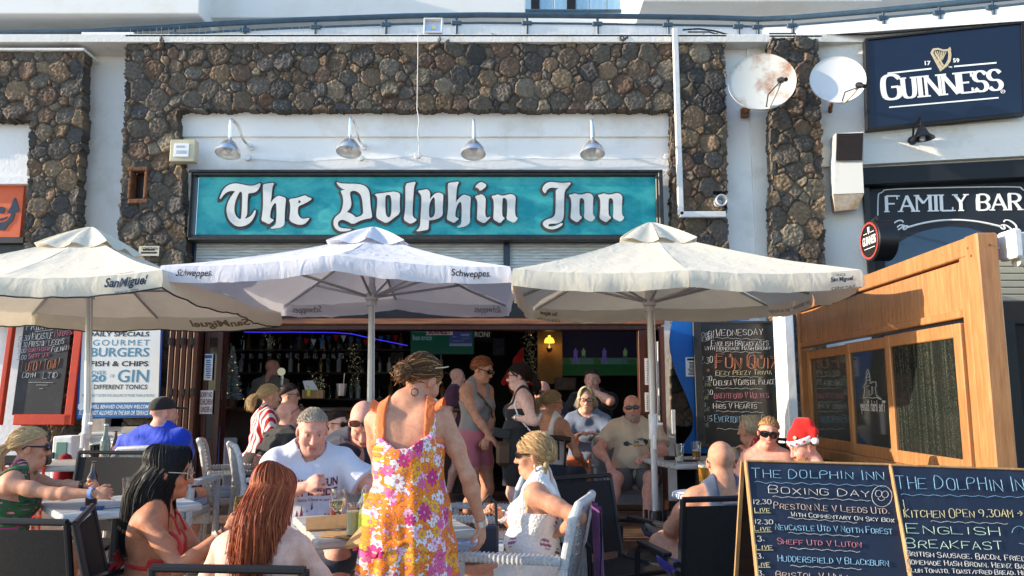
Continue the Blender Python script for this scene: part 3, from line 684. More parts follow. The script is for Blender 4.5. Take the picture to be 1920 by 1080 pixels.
BL=[
 [tr(400,320,[(105,440),(125,385),(165,300),(225,240),(300,210),(380,207),(470,225),(560,245),(640,240),(700,215),(740,200),(725,260),(690,315),(640,345),(580,352),(545,352),(535,450),(532,560),(530,660),(525,700),(485,760),(540,745),(590,715),(630,665),(650,620),(665,625),(655,680),(625,750),(575,815),(510,855),(440,872),(365,865),(295,820),(245,755),(218,670),(215,590),(235,500),(280,420),(330,350),(355,325),(310,315),(250,320),(195,350),(150,395),(125,435)]),
  tr(400,320,[(410,335),(375,400),(345,480),(328,570),(330,650),(355,710),(395,755),(440,768),(448,690),(455,600),(460,480),(460,345),(430,328)])],
 [tr(400,320,[(780,235),(800,215),(870,205),(955,195),(925,245),(915,310),(905,420),(890,530),(935,460),(985,415),(1030,395),(1080,415),(1135,432),(1125,520),(1115,640),(1112,760),(1110,830),(1085,870),(1020,895),(920,905),(900,895),(960,865),(985,830),(990,760),(995,640),(990,530),(975,500),(945,520),(910,575),(890,650),(883,725),(900,755),(950,768),(905,810),(870,835),(815,805),(755,780),(770,700),(785,560),(785,400)])],
 [tr(400,320,[(1185,450),(1270,440),(1350,420),(1440,388),(1475,420),(1545,440),(1470,490),(1390,530),(1325,555),(1315,640),(1330,710),(1370,750),(1420,762),(1505,735),(1470,790),(1420,835),(1350,845),(1280,830),(1190,780),(1200,700),(1210,600),(1205,510)]),tr(400,320,[(1330,445),(1385,495),(1320,525)])],
 [tr(620,320,[(92,180),(150,205),(260,212),(400,212),(490,225),(560,260),(600,320),(612,420),(618,540),(635,650),(650,738),(560,750),(460,780),(350,838),(260,785),(180,760),(125,785),(108,835),(130,885),(190,905),(290,912),(330,920),(260,945),(150,948),(90,915),(55,860),(50,790),(80,725),(140,680),(165,655),(190,590),(205,500),(200,420),(185,370),(160,318),(250,302),(180,280),(130,240)]),
  tr(620,320,[(305,330),(350,312),(420,325),(475,375),(500,460),(510,580),(517,690),(400,742),(360,700),(310,670),(245,650),(300,600),(325,530),(315,450),(300,380)])],
 [tr(620,320,[(690,370),(800,360),(900,345),(985,332),(1050,345),(1082,375),(1075,470),(1075,560),(1080,665),(990,735),(875,822),(790,780),(715,735),(720,650),(732,540),(735,440),(720,400)]),tr(620,320,[(855,390),(900,375),(940,390),(955,470),(955,580),(950,690),(920,740),(880,725),(855,670),(850,560),(850,460)])],
 [tr(620,320,[(1170,210),(1245,195),(1330,175),(1300,240),(1290,350),(1280,500),(1272,640),(1280,720),(1310,750),(1343,765),(1310,800),(1245,830),(1200,805),(1140,765),(1160,680),(1170,540),(1172,380)])],
 [tr(790,320,[(-53,320),(17,310),(87,295),(127,325),(137,370),(130,470),(165,415),(215,365),(270,348),(320,365),(342,385),(335,500),(330,600),(332,690),(290,735),(210,765),(150,772),(118,768),(114,840),(112,915),(60,930),(-85,952),(-30,900),(-10,840),(-5,700),(5,560),(10,430),(-5,370)]),tr(790,320,[(190,405),(215,430),(218,520),(222,620),(210,700),(165,745),(122,735),(116,650),(119,560),(137,480)])],
 [tr(790,320,[(415,210),(445,195),(520,185),(590,178),(560,230),(548,300),(540,420),(535,515),(570,460),(620,405),(670,378),(715,395),(770,410),(762,500),(755,640),(757,760),(752,820),(700,860),(630,882),(550,888),(600,860),(628,830),(632,740),(635,620),(632,520),(615,482),(580,500),(545,570),(528,650),(525,710),(545,738),(588,748),(545,785),(510,815),(460,790),(400,762),(412,690),(425,560),(425,400)])],
 [tr(790,320,[(835,405),(890,390),(940,372),(1000,420),(998,540),(990,650),(1000,720),(1030,745),(1078,718),(1050,760),(980,820),(930,800),(870,765),(875,680),(880,560),(878,470)])],
 [tr(790,320,[(835,258),(915,183),(965,195),(1015,225),(990,270),(915,320),(895,275)])],
 [tr(790,320,[(1095,400),(1140,395),(1195,375),(1255,402),(1320,390),(1395,367),(1470,405),(1462,500),(1455,610),(1460,690),(1480,735),(1505,745),(1445,815),(1390,790),(1330,760),(1340,680),(1345,560),(1340,470),(1310,425),(1265,425),(1258,520),(1255,640),(1260,720),(1300,745),(1265,775),(1230,820),(1180,795),(1125,760),(1130,680),(1135,560),(1130,460)])],
 [tr(1000,320,[(185,358),(148,315),(145,275),(175,225),(225,190),(290,182),(390,195),(480,200),(590,190),(550,240),(480,320),(475,450),(472,600),(470,720),(450,780),(400,815),(330,825),(260,825),(225,850),(240,880),(300,880),(360,865),(420,830),(455,825),(450,850),(380,895),(300,918),(220,905),(165,865),(150,825),(170,790),(230,760),(300,740),(340,700),(350,620),(352,480),(355,380),(350,305),(440,260),(370,275),(290,262),(240,275),(205,310)])],
]
nn=[(550,385),(600,378),(650,360),(710,385),(780,375),(855,352),(930,390),(925,500),(920,620),(925,700),(965,735),(905,800),(850,775),(790,745),(800,650),(800,540),(795,460),(765,425),(720,430),(712,520),(712,640),(720,710),(760,730),(725,765),(685,805),(640,785),(580,745),(590,650),(598,540),(590,430)]
BL.append([tr(1000,320,nn)]); BL.append([tr(1000,320,[(x+452,y) for x,y in nn])])
lets=[]; 
for L in BL:
    q=[fp(FG,*p) for p in L]
    q=[smooth_poly(p+[p[0]],1)[1:-1] for p in q]
    if area(q[0])<0: q[0]=q[0][::-1]
    q=[q[0]]+[p if area(p)<0 else p[::-1] for p in q[1:]]
    lets.append(q)
outline('lettering',[p for L in lets for p in L],FG,.008,.006,.003,m_cream,sg)
for k,L in enumerate(lets):
    qs=[[(u-.006,v-.008) for u,v in p] for p in L]
    outline('letter_shadow',qs,FG,-.008+.0006*k,.006,.028,m_charcoal,sg)
# ---------------- swan neck lamps ----------------
FWp=Fr((0,WB-.03,0),(1,0,0))
def lamp_at(px,py,label,swing):
    base=FWp.p(*FWp.px(px,py),0)
    return base
LR=MX.Rotation(R(28),3,'X')
def sign_lamp(px_sh,py_sh,px_b,py_b,label):
    b=FWp.p(*FWp.px(px_b,py_b),.0)
    s=P(px_sh,py_sh,WB-.42)     # centre of the shade's neck
    t=thing('sign_lamp',label,'lamp',tuple(b),0,'aluminium lamps over the sign')
    m_=MB()
    pts=[b,b+V((0,-.05,.0)),b+(s-b)*.35+V((0,-.03,.05)),b+(s-b)*.62+V((0,-.02,.22)),s+V((0,.06,.27)),s+V((0,.0,.27)),s+V((0,-.005,.17)),s+V((0,0,.05))]
    pp=[tuple(p) for p in pts]
    for _ in range(2):
        q=[pp[0]]
        for i in range(len(pp)-1):
            A,B=V(pp[i]),V(pp[i+1]); q+=[tuple(A*.75+B*.25),tuple(A*.25+B*.75)]
        pp=q+[pp[-1]]
    m_.tube(pp,.017,10); m_.build('arm',m_chrome,t,world=True)
    m_=MB(); m_.lathe([(.0,0),(.045,0),(.045,-.02),(.0,-.02)],b,16,MX.Rotation(R(-90),3,'X')); m_.build('wall_plate',m_whitemetal,t,world=True)
    m_=MB(); k=1.0
    prof=[(.018,.06),(.022,.03),(.03,.02),(.05,.0),(.085,-.035),(.105,-.075),(.118,-.085),(.135,-.12),(.142,-.165),(.135,-.165),(.128,-.12),(.1,-.08),(.04,-.01)]
    m_.lathe(prof,s,28,MX.Rotation(R(-14),3,'X'),caps=False); m_.build('lamp_shade',m_chrome,t,world=True)
    m_=MB(); m_.lathe([(.0,-.03),(.03,-.04),(.045,-.09),(.03,-.14),(.0,-.15)],s,14,MX.Rotation(R(-14),3,'X')); m_.build('bulb',mat('bulb_glass',(.8,.8,.78),.2),t,world=True)
sign_lamp(431,265,470,276,'aluminium swan neck lamp over the sign, leftmost of the four')
sign_lamp(656,262,681,274,'aluminium swan neck lamp over the sign, above the letter D')
sign_lamp(888,266,893,276,'aluminium swan neck lamp over the sign, above the letters hi')
sign_lamp(1110,266,1115,276,'aluminium swan neck lamp over the sign, rightmost of the four')
# cables and small boxes
cb=MB()
def cable(pts,Y,r=.005,sag=.0):
    q=[P(x,y,Y) for x,y in pts]; pp=[tuple(p) for p in q]
    pp=[tuple(p) for p in pp]; cb.tube(pp,r,5)
cable([(466,298),(560,303),(676,297),(700,300),(785,292),(880,303),(1000,297),(1080,300),(1150,298),(1250,296),(1254,310),(1246,330)],WB-.045)
cable([(784,66),(783,140),(782,205),(786,225),(783,250),(786,270),(785,292)],FY-.075)
tag(cb.build('lamp_cable',m_whitemetal),'thin white cable drooping between the sign lamps','cable')
for i,(x,y,w,lab) in enumerate(((466,296,13,'round white junction box under the leftmost sign lamp'),(678,297,12,'round white junction box right of the second sign lamp'),(784,292,14,'round white junction box where the vertical cable meets the drooping cable'),(1250,294,12,'round white junction box at the right end of the plaster band'))):
    q=FWp.p(*FWp.px(x,y),.0); m_=MB(); r=w/2*.0061; m_.lathe([(0,.0),(r,.0),(r,.03),(r*.9,.036),(0,.037)],q,20,MX.Rotation(R(90),3,'X')); tag(m_.build('junction_box',m_whitemetal),lab,'junction box','junction boxes')
# flood light and bird spikes on the coping
t=thing('flood_light','square white flood light mounted on the stone coping','light',tuple(P(812,64,FY)))
FF=Fr(P(812,64,FY-.03),(1,0,0),(0,.15,1))
mb=MB(); a=[(-.115,-.0),(.115,.0),(.115,.21),(-.115,.21)]
for u0,u1,v0,v1 in ((-.115,.115,0,.02),(-.115,.115,.19,.21),(-.115,-.095,.02,.19),(.095,.115,.02,.19)): mb.fbox(FF,u0,u1,v0,v1,-.06,.03,.004)
mb.build('housing',m_whitemetal,t,world=True)
mb=MB(); mb.fbox(FF,-.095,.095,.02,.19,-.05,-.02); mb.build('reflector',m_chrome,t,world=True)
mb=MB(); mb.fbox(FF,-.025,.025,.08,.13,-.02,-.01); mb.build('led',mat('led_yellow',(.75,.7,.35),.4),t,world=True)
sp=MB(); random.seed(3)
for i in range(92):
    x=245+i*11.6; z0=P(x,68,FY+.02); 
    if 795<x<832: continue
    sp.tube([z0,z0+V((random.uniform(-.02,.02),random.uniform(-.03,.03),random.uniform(.075,.13)))],.0022,4)
A=P(240,69,FY+.02);B=P(1362,67,FY+.02); sp.box(((A.x+B.x)/2,FY+.02,A.z+.012),(B.x-A.x,.04,.012),b=.003)
tag(sp.build('bird_spikes',m_greymetal),'row of thin steel bird spikes along the stone coping','bird spikes')
# meter box, rusty hole, pipe
t=thing('meter_box','cream plastic electric meter box fixed to the left stone pier','meter box',tuple(P(346,306,FY-.07)))
FM=Fr((0,FY-.06,0),(1,0,0))
mb=MB(); fb(mb,FM,322,265,371,306,-.05,.07,.008); mb.build('case',mat('cream_plastic',(.56,.52,.37),.5,c2=(.48,.44,.31),ns=5),t,world=True)
mb=MB(); fb(mb,FM,331,273,360,298,.07,.082,.004); mb.build('window',m_paper,t,world=True)
mb=MB(); fb(mb,FM,336,286,355,292,.082,.084,.001); fb(mb,FM,336,277,352,281,.082,.084,.001); mb.build('label',m_greymetal,t,world=True)
t=MB()
for (a,b,c,d) in ((242,314,280,322),(242,374,280,383),(242,322,250,374),(271,322,280,374)): fb(t,FS,a,b,c,d,-.1,.045,.012)
tag(t.build('rusty_frame',m_rust),'rusty iron frame of a broken out hole in the left stone pier','frame')
mb=MB(); fb(mb,FS,244,316,278,382,-.16,-.11); mb.build('hole_back',m_darkbrown,pub,world=True)  # back coloured dark to stand in for the shade in the hollow
t=MB(); fr_=Fr((0,FY-.1,0),(1,0,0)); a=fr_.px(1352,376)
t.lathe([(.062,-.12),(.07,.03),(.058,.035),(.05,.02),(.048,-.12)],fr_.p(a[0],a[1],.0),20,MX.Rotation(R(90),3,'X'),caps=False)
tag(t.build('drain_pipe',m_whitemetal),'broken white drain pipe end in the right stone pier','pipe')
t=MB(); FP=Fr((0,FY-.12,0),(1,0,0))
t.fbox(FP,FP.px(1266,230)[0],FP.px(1276,230)[0],FP.px(1268,404)[1],FP.px(1268,54)[1],-.03,.03,.006)
tt=t; fb(tt,FP,1274,397,1360,408,-.03,.03,.006)
tag(t.build('cable_duct',m_whitemetal),'white plastic cable duct running down the stone and turning right','duct')
# ---------------- neighbour on the left ----------------
t=thing('neighbour_sign','orange sign with a dark navy hook emblem at the left edge','sign',tuple(P(0,446,FY+.1)))
FO=Fr((0,FY+.16,0),(1,0,0))
mb=MB(); fb(mb,FO,-300,343,46,446,-.04,0); mb.build('board',m_orange,t,world=True)
mb=MB(); fb(mb,FO,-300,333,50,344,-.05,.05,.008); fb(mb,FO,-300,446,50,458,-.05,.05,.008); fb(mb,FO,-300,444,50,600,-.06,-.01); mb.build('frame',m_blackwood,t,world=True)
zz=463/60.
hk=[[(-25,860),(65,862),(120,790),(180,730),(210,670),(215,605),(262,598),(282,575),(262,500),(232,400),(212,392),(190,440),(160,520),(108,612),(160,620),(150,660),(120,710),(70,745),(-25,750)],[(-25,700),(60,680),(108,662),(90,690),(40,712),(-25,728)]]
mb=MB()
for q in hk: mb.prism(fp(FO,*[(x/zz,320+y/zz) for x,y in q]),FO,0,.006)
c=FO.px(2,394); mb.prism([(c[0]+.05*math.cos(a),c[1]+.042*math.sin(a)) for a in np.linspace(0,6.1,18)],FO,0,.006)
mb.build('emblem',m_navy,t,world=True,smooth=False)
# chalkboard in an orange frame and food menu
t=thing('chalkboard','black chalkboard in an orange red frame listing football matches on the left wall','chalkboard',tuple(P(75,795,FY-.12)))
FC=Fr(P(75,700,FY-.16),(1,0,0),(-.0,.07,1))
mb=MB(); fb(mb,FC,22,560,140,778,-.03,0); cbd=mb.build('board',m_chalkboard,t,world=True)
mb=MB(); fb(mb,FC,2,555,26,797,-.04,.03,.006); fb(mb,FC,136,555,150,797,-.04,.03,.006); fb(mb,FC,26,777,136,797,-.04,.03,.006); fb(mb,FC,26,548,136,562,-.04,.03,.006); mb.build('frame',m_redframe,t,world=True)
cw=lambda n,c:mat(n,c,.9,c2=tuple(x*.6 for x in c),ns=120,lo=.4,hi=.6)
ck_w=cw('white_chalk',(.50,.50,.49)); ck_p=cw('pink_chalk',(.42,.15,.20)); ck_y=cw('yellow_chalk',(.48,.45,.27)); ck_b=cw('blue_chalk',(.20,.38,.54)); ck_o=cw('orange_chalk',(.50,.20,.11)); ck_s=cw('salmon_chalk',(.46,.35,.29)); ck_g=cw('green_chalk',(.42,.58,.48))
def board_text(F,par,items,r):
    by={}
    for it in items:
        mt=it[0]; m_=by.setdefault(mt.name,(MB(),mt))[0]
        if it[1]=='~': wavy(m_,F,it[2],it[3],r*.8,it[4] if len(it)>4 else 5)
        elif it[1]=='_': chalk_line(m_,F,[F.px(*it[2]),F.px(*it[3])],r*.8)
        elif it[1]=='o':
            c=it[2]; chalk_line(m_,F,[F.px(c[0]+it[3]*math.cos(a),c[1]+it[3]*1.05*math.sin(a)) for a in np.linspace(it[4] if len(it)>4 else 0,it[5] if len(it)>4 else 6.4,20)],r*.7)
        else: chalk(m_,F,it[1],it[2],it[3],it[4],r)
    for k,(m_,mt) in by.items(): m_.build('chalk_writing',mt,par,world=True)
board_text(FC,cbd,[(ck_w,'FRIDAY',(48,620),(96,616),12),(ck_w,'_',(66,622),(100,618)),(ck_w,'12.30',(34,640),(55,638),9),(ck_w,'NEWCASTLE',(55,638),(98,634),10),(ck_p,'N/FOREST',(102,632),(140,626),8),
 (ck_w,'12.30 PRESTON',(33,652),(86,648),9),(ck_w,'LEEDS',(90,648),(121,644),9),(ck_w,'3.00',(32,663),(49,661),8),(ck_p,'BOURNEMOUTH',(50,661),(93,657),7),(ck_w,'FULHAM',(96,660),(129,656),8),(ck_w,'3.00',(31,675),(50,673),8),(ck_p,'SHEFF UTD',(53,673),(93,668),7),
 (ck_o,'LUTON TOWN',(38,697),(110,690),16),(ck_w,'COYH',(41,709),(67,707),8),(ck_w,'LTID',(79,710),(109,708),10),(ck_w,'_',(54,717),(100,717.5)),(ck_w,'_',(68,722),(90,722)),(ck_w,'_',(74,729),(81,729))],.0042)
t=thing('menu_board','large pale food menu board with blue border listing burgers, fish and chips and gin','menu board',tuple(P(225,790,FY-.12)))
FMn=Fr(P(225,700,FY-.17),(1,-.02,0),(0,.05,1))
mb=MB(); a=[fp(FMn,(150,590),(306,592),(298,782),(143,786))][0]; mb.prism(a,FMn,-.02,0); mb.build('board',m_blueframe,t,world=True,smooth=False)
mb=MB(); mb.prism(fp(FMn,(156,595),(302,596),(297,754),(149,755)),FMn,0,.004); mb.build('sheet',mat('menu_cream',(.74,.74,.68),.5,c2=(.66,.70,.70),ns=1.5),t,world=True,smooth=False)
mb=MB(); mb.prism(fp(FMn,(149,756),(297,754.5),(296,779),(146,783)),FMn,0,.004); mb.build('blue_band',m_menublue,t,world=True,smooth=False)
k=.006
for mt,its in ((m_menutext,[("FOOD MENU",(168,606,282,615),.012,0),("GOURMET",(174,637,280,648),0,0,1.25),("BURGERS",(170,652,279,669),.012,0),("OVER",(172,695,199,703),0,0),("20",(171,703,198,716),.03,0),("OF",(207,702,215,708),0,0),("GIN",(220,693,278,717),.01,0),("WE DO NOT CATER FOR GROUPS OF MORE THAN 8 PEOPLE",(153,739,290,744),0,0)]),
               (m_ink,[("DAILY SPECIALS",(165,622,280,631),.025,0),("FISH & CHIPS",(170,677,278,687),.025,0),("16 DIFFERENT TONICS",(163,721,276,730),.02,0)]),
               (m_paper,[("WELL BEHAVED CHILDREN WELCOME",(171,759,282,766),.015,.25),("BUT IT IS NOT ALLOWED IN THE BAR OR TERRACE AREA",(148,770,293,778),.012,.25)])):
    mb=MB()
    for it in its: print_text(mb,FMn,it[0],it[1],k,it[2],it[3],it[4] if len(it)>4 else 1)
    mb.build('print',mt,t,world=True,smooth=False)
mb=MB(); c=FMn.px(153,762); mb.prism([(c[0]+.04*math.cos(a),c[1]+.045*math.sin(a)) for a in np.linspace(0,6.1,18)],FMn,.004,.006); mb.build('smile_badge',m_paper,t,world=True,smooth=False)
# ---------------- blue board and tall wall chalkboard on the right ----------------
t=MB(); FB=Fr((0,FY-.2,0),(1,0,0))
bl=[(1262,596),(1400,590),(1405,600),(1330,604),(1330,850),(1276,850),(1282,832),(1296,812),(1301,795),(1299,775),(1290,750),(1278,722),(1264,690),(1257,660),(1255,640),(1258,615)]
t.prism(fp(FB,*bl),FB,-.02,.0); tag(t.build('blue_board',m_blueboard,smooth=False),'blue wavy edged wall board beside the tall chalkboard','board')
notice('notice','small white printed sheet pinned on the blue wavy board',FB,(1286,670,1309,706),.002,10,tm=m_ink,head=6)
t=thing('chalkboard','tall black wall chalkboard headed WEDNESDAY with FUN QUIZ in orange','chalkboard',tuple(P(1392,836,FY-.2)))
FT=Fr(P(1392,700,FY-.26),(1,-.0,0),(0,.03,1))
mb=MB(); fb(mb,FT,1312,606,1464,834,-.03,0); cbd=mb.build('board',mat('gloss_chalkboard',(.016,.015,.015),.3,c2=(.03,.026,.024),ns=2),t,world=True)
mb=MB()
for b_ in ((1308,602,1313,838),(1463,602,1468,838),(1313,602,1463,607),(1313,833,1463,838)): fb(mb,FT,*b_,-.03,.012,.003)
mb.build('frame',m_blackwood,t,world=True)
its=[(ck_w,'OPEN',(1315,634),(1339,628),8),(ck_w,'9.30AM',(1314,643),(1338,634),7),(ck_w,'WEDNESDAY',(1341,630),(1432,628),11),(ck_w,'~',(1341,633),(1431,637)),
 (ck_w,'ENGLISH BREAKFASTS',(1333,649),(1442,648),8),(ck_w,'WITH HOMEMADE HASH BROWN',(1321,657),(1444,656),6),(ck_w,'~',(1343,659),(1427,661)),
 (ck_w,'2.30',(1313,682),(1337,680),12),(ck_o,'FUN QUIZ',(1339,691),(1460,691),20),(ck_o,'FUN QUIZ',(1342,689.5),(1461,690),20),(ck_o,'*',(1366,670),(1374,670),7),(ck_o,'*',(1424,674),(1433,674),8),(ck_o,'*',(1324,697),(1332,697),6),
 (ck_y,'EEZY PEEZY TRIVIA',(1341,703),(1448,702),7),(ck_w,'~',(1341,705),(1429,707)),
 (ck_w,'7.30',(1315,716),(1336,715),9),(ck_y,'LIVE',(1315,726),(1334,723),6),(ck_w,'CHELSEA V CRYSTAL PALACE',(1337,723),(1453,720),9),(ck_w,'~',(1342,728),(1429,729)),
 (ck_w,'7.30',(1315,742),(1337,740),9),(ck_y,'LIVE',(1316,751),(1329,748),6),(ck_p,'BRENTFORD V WOLVES',(1339,747),(1442,746),9),(ck_w,'~',(1342,753),(1429,755)),
 (ck_w,'8.',(1316,764),(1328,763),8),(ck_y,'LIVE',(1316,774),(1331,770),6),(ck_w,'HIBS V HEARTS',(1337,766),(1420,766),8),(ck_w,'~',(1343,771),(1431,773)),
 (ck_w,'8.15',(1315,791),(1336,789),10),(ck_y,'LIVE',(1315,803),(1330,799),7),(ck_b,'EVERTON V MAN CITY',(1339,792),(1452,792),11),(ck_w,'~',(1345,804),(1440,806))]
board_text(FT,cbd,its,.0030)
# ---------------- upper floor behind the terrace ----------------
up=thing('apartment_building','white apartment block rising behind the terrace railing','building',(0,11.2,zt))
mb=MB()
def ubox(x0,y0,x1,y1,Y,th,m_=None):
    F=Fr((0,Y,0),(1,0,0)); a=F.px(x0,y1); c=F.px(x1,y0); (m_ or mb).fbox(F,a[0],c[0],a[1],c[1],-th,0,.01)
ubox(-900,-500,2600,140,12.0,.2)
ubox(1172,-60,1200,120,11.6,.4)
mb.build('wall',m_plaster,up,world=True)
mb=MB()
# balcony slabs: soffit seen from below, front fascia
def slab(x0,x1,Yf,Yb,ypx,h):
    a=P(x0,ypx,Yf); c=P(x1,ypx,Yf); mb.box(((a.x+c.x)/2,(Yf+Yb)/2,a.z+h/2),(c.x-a.x,Yb-Yf,h),b=.01)
slab(-700,372,9.5,11.9,25,1.2); slab(366,985,9.9,11.9,33,.42); slab(1205,1655,9.7,11.9,2,.9); slab(1650,2500,9.9,11.9,-30,.8)
mb.build('balcony_slab',mat('balcony_paint',(.78,.77,.74),.85,c2=(.70,.67,.6),ns=2,lo=.5,hi=.8),up,world=True)
FU=Fr((0,11.98,0),(1,0,0))
mb=MB(); fb(mb,FU,930,-60,1172,24,0,.05); mb.build('window_frame',m_whitemetal,up,world=True)
mb=MB()
for i in range(7):
    x=940+i*33; fb(mb,FU,x,-60,x+29,22,.05,.07)
m_curt=wave_mat('blue_curtain',rgb(70,130,176),rgb(176,206,222),16,'X',lo=.2,hi=.9,dist=2)
mb.build('curtain',m_curt,up,world=True)
for x in (995,1062): mb=MB(); fb(mb,FU,x,-60,x+16,22,.07,.09); mb.build('mullion',m_frame,up,world=True)
# upper balcony rails (two short ones at the top edge)
def rail_posts(nm,lab,pts,Y,posts,low,grp=None):
    t=thing(nm,lab,'railing',tuple(P(pts[0][0],pts[0][1],Y)),0,grp); m_=MB(); m_.tube([P(x,y,Y) for x,y in pts],.03,10); m_.build('handrail',m_rail,t,world=True)
    m_=MB()
    for x,y in posts: m_=MB(); q=P(x,y,Y); m_.tube([q,q+V((0,0,.9))],.02,8); m_.build('post',m_rail,t,world=True)
    return t
rail_posts('balcony_railing','short dark upper balcony rail at the top edge with laundry behind it',[(376,3),(500,5),(628,9)],9.95,[(386,3),(464,4),(540,6),(624,9)],0)
rail_posts('balcony_railing','dark rail in front of the blue curtained window at the top edge',[(929,20),(1050,21),(1174,21)],11.6,[(936,20),(1172,20)],0)
t=thing('balcony_clutter','laundry and chair shapes on the upper balcony behind its dark rail','laundry',tuple(P(500,4,10.6)))
mb=MB()
for x,w in ((515,14),(545,10),(580,16),(610,10)):
    mb=MB(); a=P(x,4,10.6); mb.box(a+V((0,0,.12)),(w*.007,.04,.3),b=.01); mb.build('cloth',m_denimblue,t,world=True)
# terrace railing (curved line of rails on glass panels)
rl=thing('terrace_railing','long dark blue grey handrail with clear panels along the upper terrace','railing',tuple(P(700,60,9.4)))
def rY(x): return 9.6 if x<1420 else 9.6-(x-1420)/500*1.2
hp=[(-250,66),(0,62),(150,60),(300,52),(420,44),(540,38),(650,34),(760,30),(900,28),(1050,29),(1200,31),(1330,33),(1420,36),(1490,33),(1600,24),(1750,10),(1900,-5),(2100,-28)]
top=[P(x,y,rY(x)) for x,y in hp]
mb=MB(); mb.tube(top,.036,12); mb.build('handrail',m_rail,rl,world=True)
low=[P(x,y+(15 if x<1420 else 14),rY(x)+.01) for x,y in hp]
mb=MB(); mb.tube(low,.016,8); mb.build('lower_rail',m_rail,rl,world=True)
mb=MB(); px=list(range(-200,1420,132))+[1420,1485,1655,1760,1860]
for x in px:
    mb=MB(); y=np.interp(x,[h[0] for h in hp],[h[1] for h in hp]); q=P(x,y,rY(x)); mb.tube([q,q+V((0,0,-.55))],.018,8); l=P(x,y+15,rY(x)); mb.box(l,(.13,.05,.05),b=.006)
    mb.build('post',m_rail,rl,world=True)
mb=MB()
for i in range(len(low)-1):
    a,b_=low[i],low[i+1]; mb.add([a,b_,b_+V((0,0,-.36)),a+V((0,0,-.36)),a+V((0,.012,0)),b_+V((0,.012,0)),b_+V((0,.012,-.36)),a+V((0,.012,-.36))],[(3,2,1,0),(4,5,6,7),(0,1,5,4),(2,3,7,6)])
mb.build('panel',m_glasspane,rl,world=True,smooth=False)
mb=MB(); mb.tube([P(x,y,9.0) for x,y in ((1280,56),(1310,54),(1340,58),(1368,66),(1382,78),(1390,94),(1394,110))],.012,6); mb.tube([P(x,y,9.0) for x,y in ((1290,60),(1330,60),(1362,70),(1378,84),(1386,108))],.010,6)
tag(mb.build('cable_bundle',m_black),'black cables hanging off the coping behind the larger satellite dish','cable')
# ---------------- neighbouring bar on the right (turned towards the viewer) ----------------
RA=P(1545,600,FY+.1); ang=R(-11)
FR=Fr((RA.x,RA.y,0),(math.cos(ang),math.sin(ang),0))
rb=thing('family_bar_building','white building of the next bar turned slightly towards the terrace','building',(RA.x,RA.y,0))
def fbr(mbx,F,x0,y0,x1,y1,w0,w1,b=.003,xc=1720):
    a=F.px(x0,600)[0]; c=F.px(x1,600)[0]; mbx.fbox(F,a,c,F.px(xc,y1)[1],F.px(xc,y0)[1],w0,w1,b)
mb=MB()
fbr(mb,FR,1535,40,2300,240,-.3,.0); fbr(mb,FR,1535,240,2300,268,-.28,.03); fbr(mb,FR,1535,268,2300,306,-.28,.07); fbr(mb,FR,1535,306,2300,330,-.28,-.01)
fbr(mb,FR,1535,316,1634,1000,-.3,-.002)
mb.build('plaster_wall',m_plaster_old,rb,world=True)
mb=MB(); pts=[(1490,64),(1560,62),(1650,56),(1760,48),(1930,36),(2300,14)]
vs=[]
for x,y in pts:
    u,v=FR.px(x,y); vs.append((u,v))
for w0,w1,h in ((-.5,.12,.07),):
    for i in range(len(vs)-1):
        a,b=vs[i],vs[i+1]; mb.add([FR.p(a[0],a[1],w1),FR.p(b[0],b[1],w1),FR.p(b[0],b[1]-h,w1),FR.p(a[0],a[1]-h,w1),FR.p(a[0],a[1],w0),FR.p(b[0],b[1],w0),FR.p(b[0],b[1]-h,w0),FR.p(a[0],a[1]-h,w0)],[(3,2,1,0),(4,5,6,7),(0,1,5,4),(2,3,7,6),(0,4,7,3),(1,2,6,5)])
mb.build('cornice',m_plaster,rb,world=True)
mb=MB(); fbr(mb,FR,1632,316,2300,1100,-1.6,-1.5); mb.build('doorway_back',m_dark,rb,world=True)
mb=MB(); mb.tube([FR.p(*FR.px(x,y),.1) for x,y in ((1440,70),(1540,70),(1620,72),(1700,66),(1800,56),(1900,47))],.012,6); tag(mb.build('wall_cable',m_black),'black cable running along the cornice over the navy sign','cable')
# navy sign with harp
sgn=thing('beer_sign','large navy rectangular sign reading GUINNESS with a gold harp','sign',tuple(FR.p(*FR.px(1770,240),.1)))
FGn=Fr(FR.p(0,0,.14),FR.u,(0,0,1))
q=fp(FGn,(1622,74),(1918,42),(1924,213),(1627,243))
mb=MB(); mb.prism(q,FGn,-.10,0); mb.build('panel',m_navy,sgn,world=True,smooth=False)
mb=MB()
for i in range(4):
    a,b=V(q[i]),V(q[(i+1)%4]); c=V(((q[0][0]+q[2][0])/2,(q[0][1]+q[2][1])/2))
    a2=a+(c-a)*.03;b2=b+(c-b)*.03; mb.prism([tuple(a+(a-c)*.006),tuple(b+(b-c)*.006),tuple(b2),tuple(a2)],FGn,-.11,.02+.001*i)
mb.build('frame',m_frame,sgn,world=True,smooth=False)
mb=MB(); serif(mb,FGn,"GUINNESS",(1654,188),(1881,168),37,.004,first=1.22,thick=.205,thin=.085)
def barp(p0,p1,h):
    a=V(FGn.px(*p0)); b=V(FGn.px(*p1)); hh=h*.0058; mb.prism([tuple(a-V((0,hh))),tuple(b-V((0,hh))),tuple(b+V((0,hh))),tuple(a+V((0,hh)))],FGn,.003,.006)
barp((1664,138),(1746,129),1.6); barp((1789,125),(1868,118),1.6); barp((1667,201.5),(1872,183.5),1.4)
print_text(mb,FGn,"17",(1734,114.5,1745,122.5),.004,.03); print_text(mb,FGn,"59",(1787,109.5,1799,117.5),.004,.03)
print_text(mb,FGn,"TM",(1778,124.5,1785,127.5),.004,.02); print_text(mb,FGn,"R",(1879,169.5,1882,173.5),.004,.01)
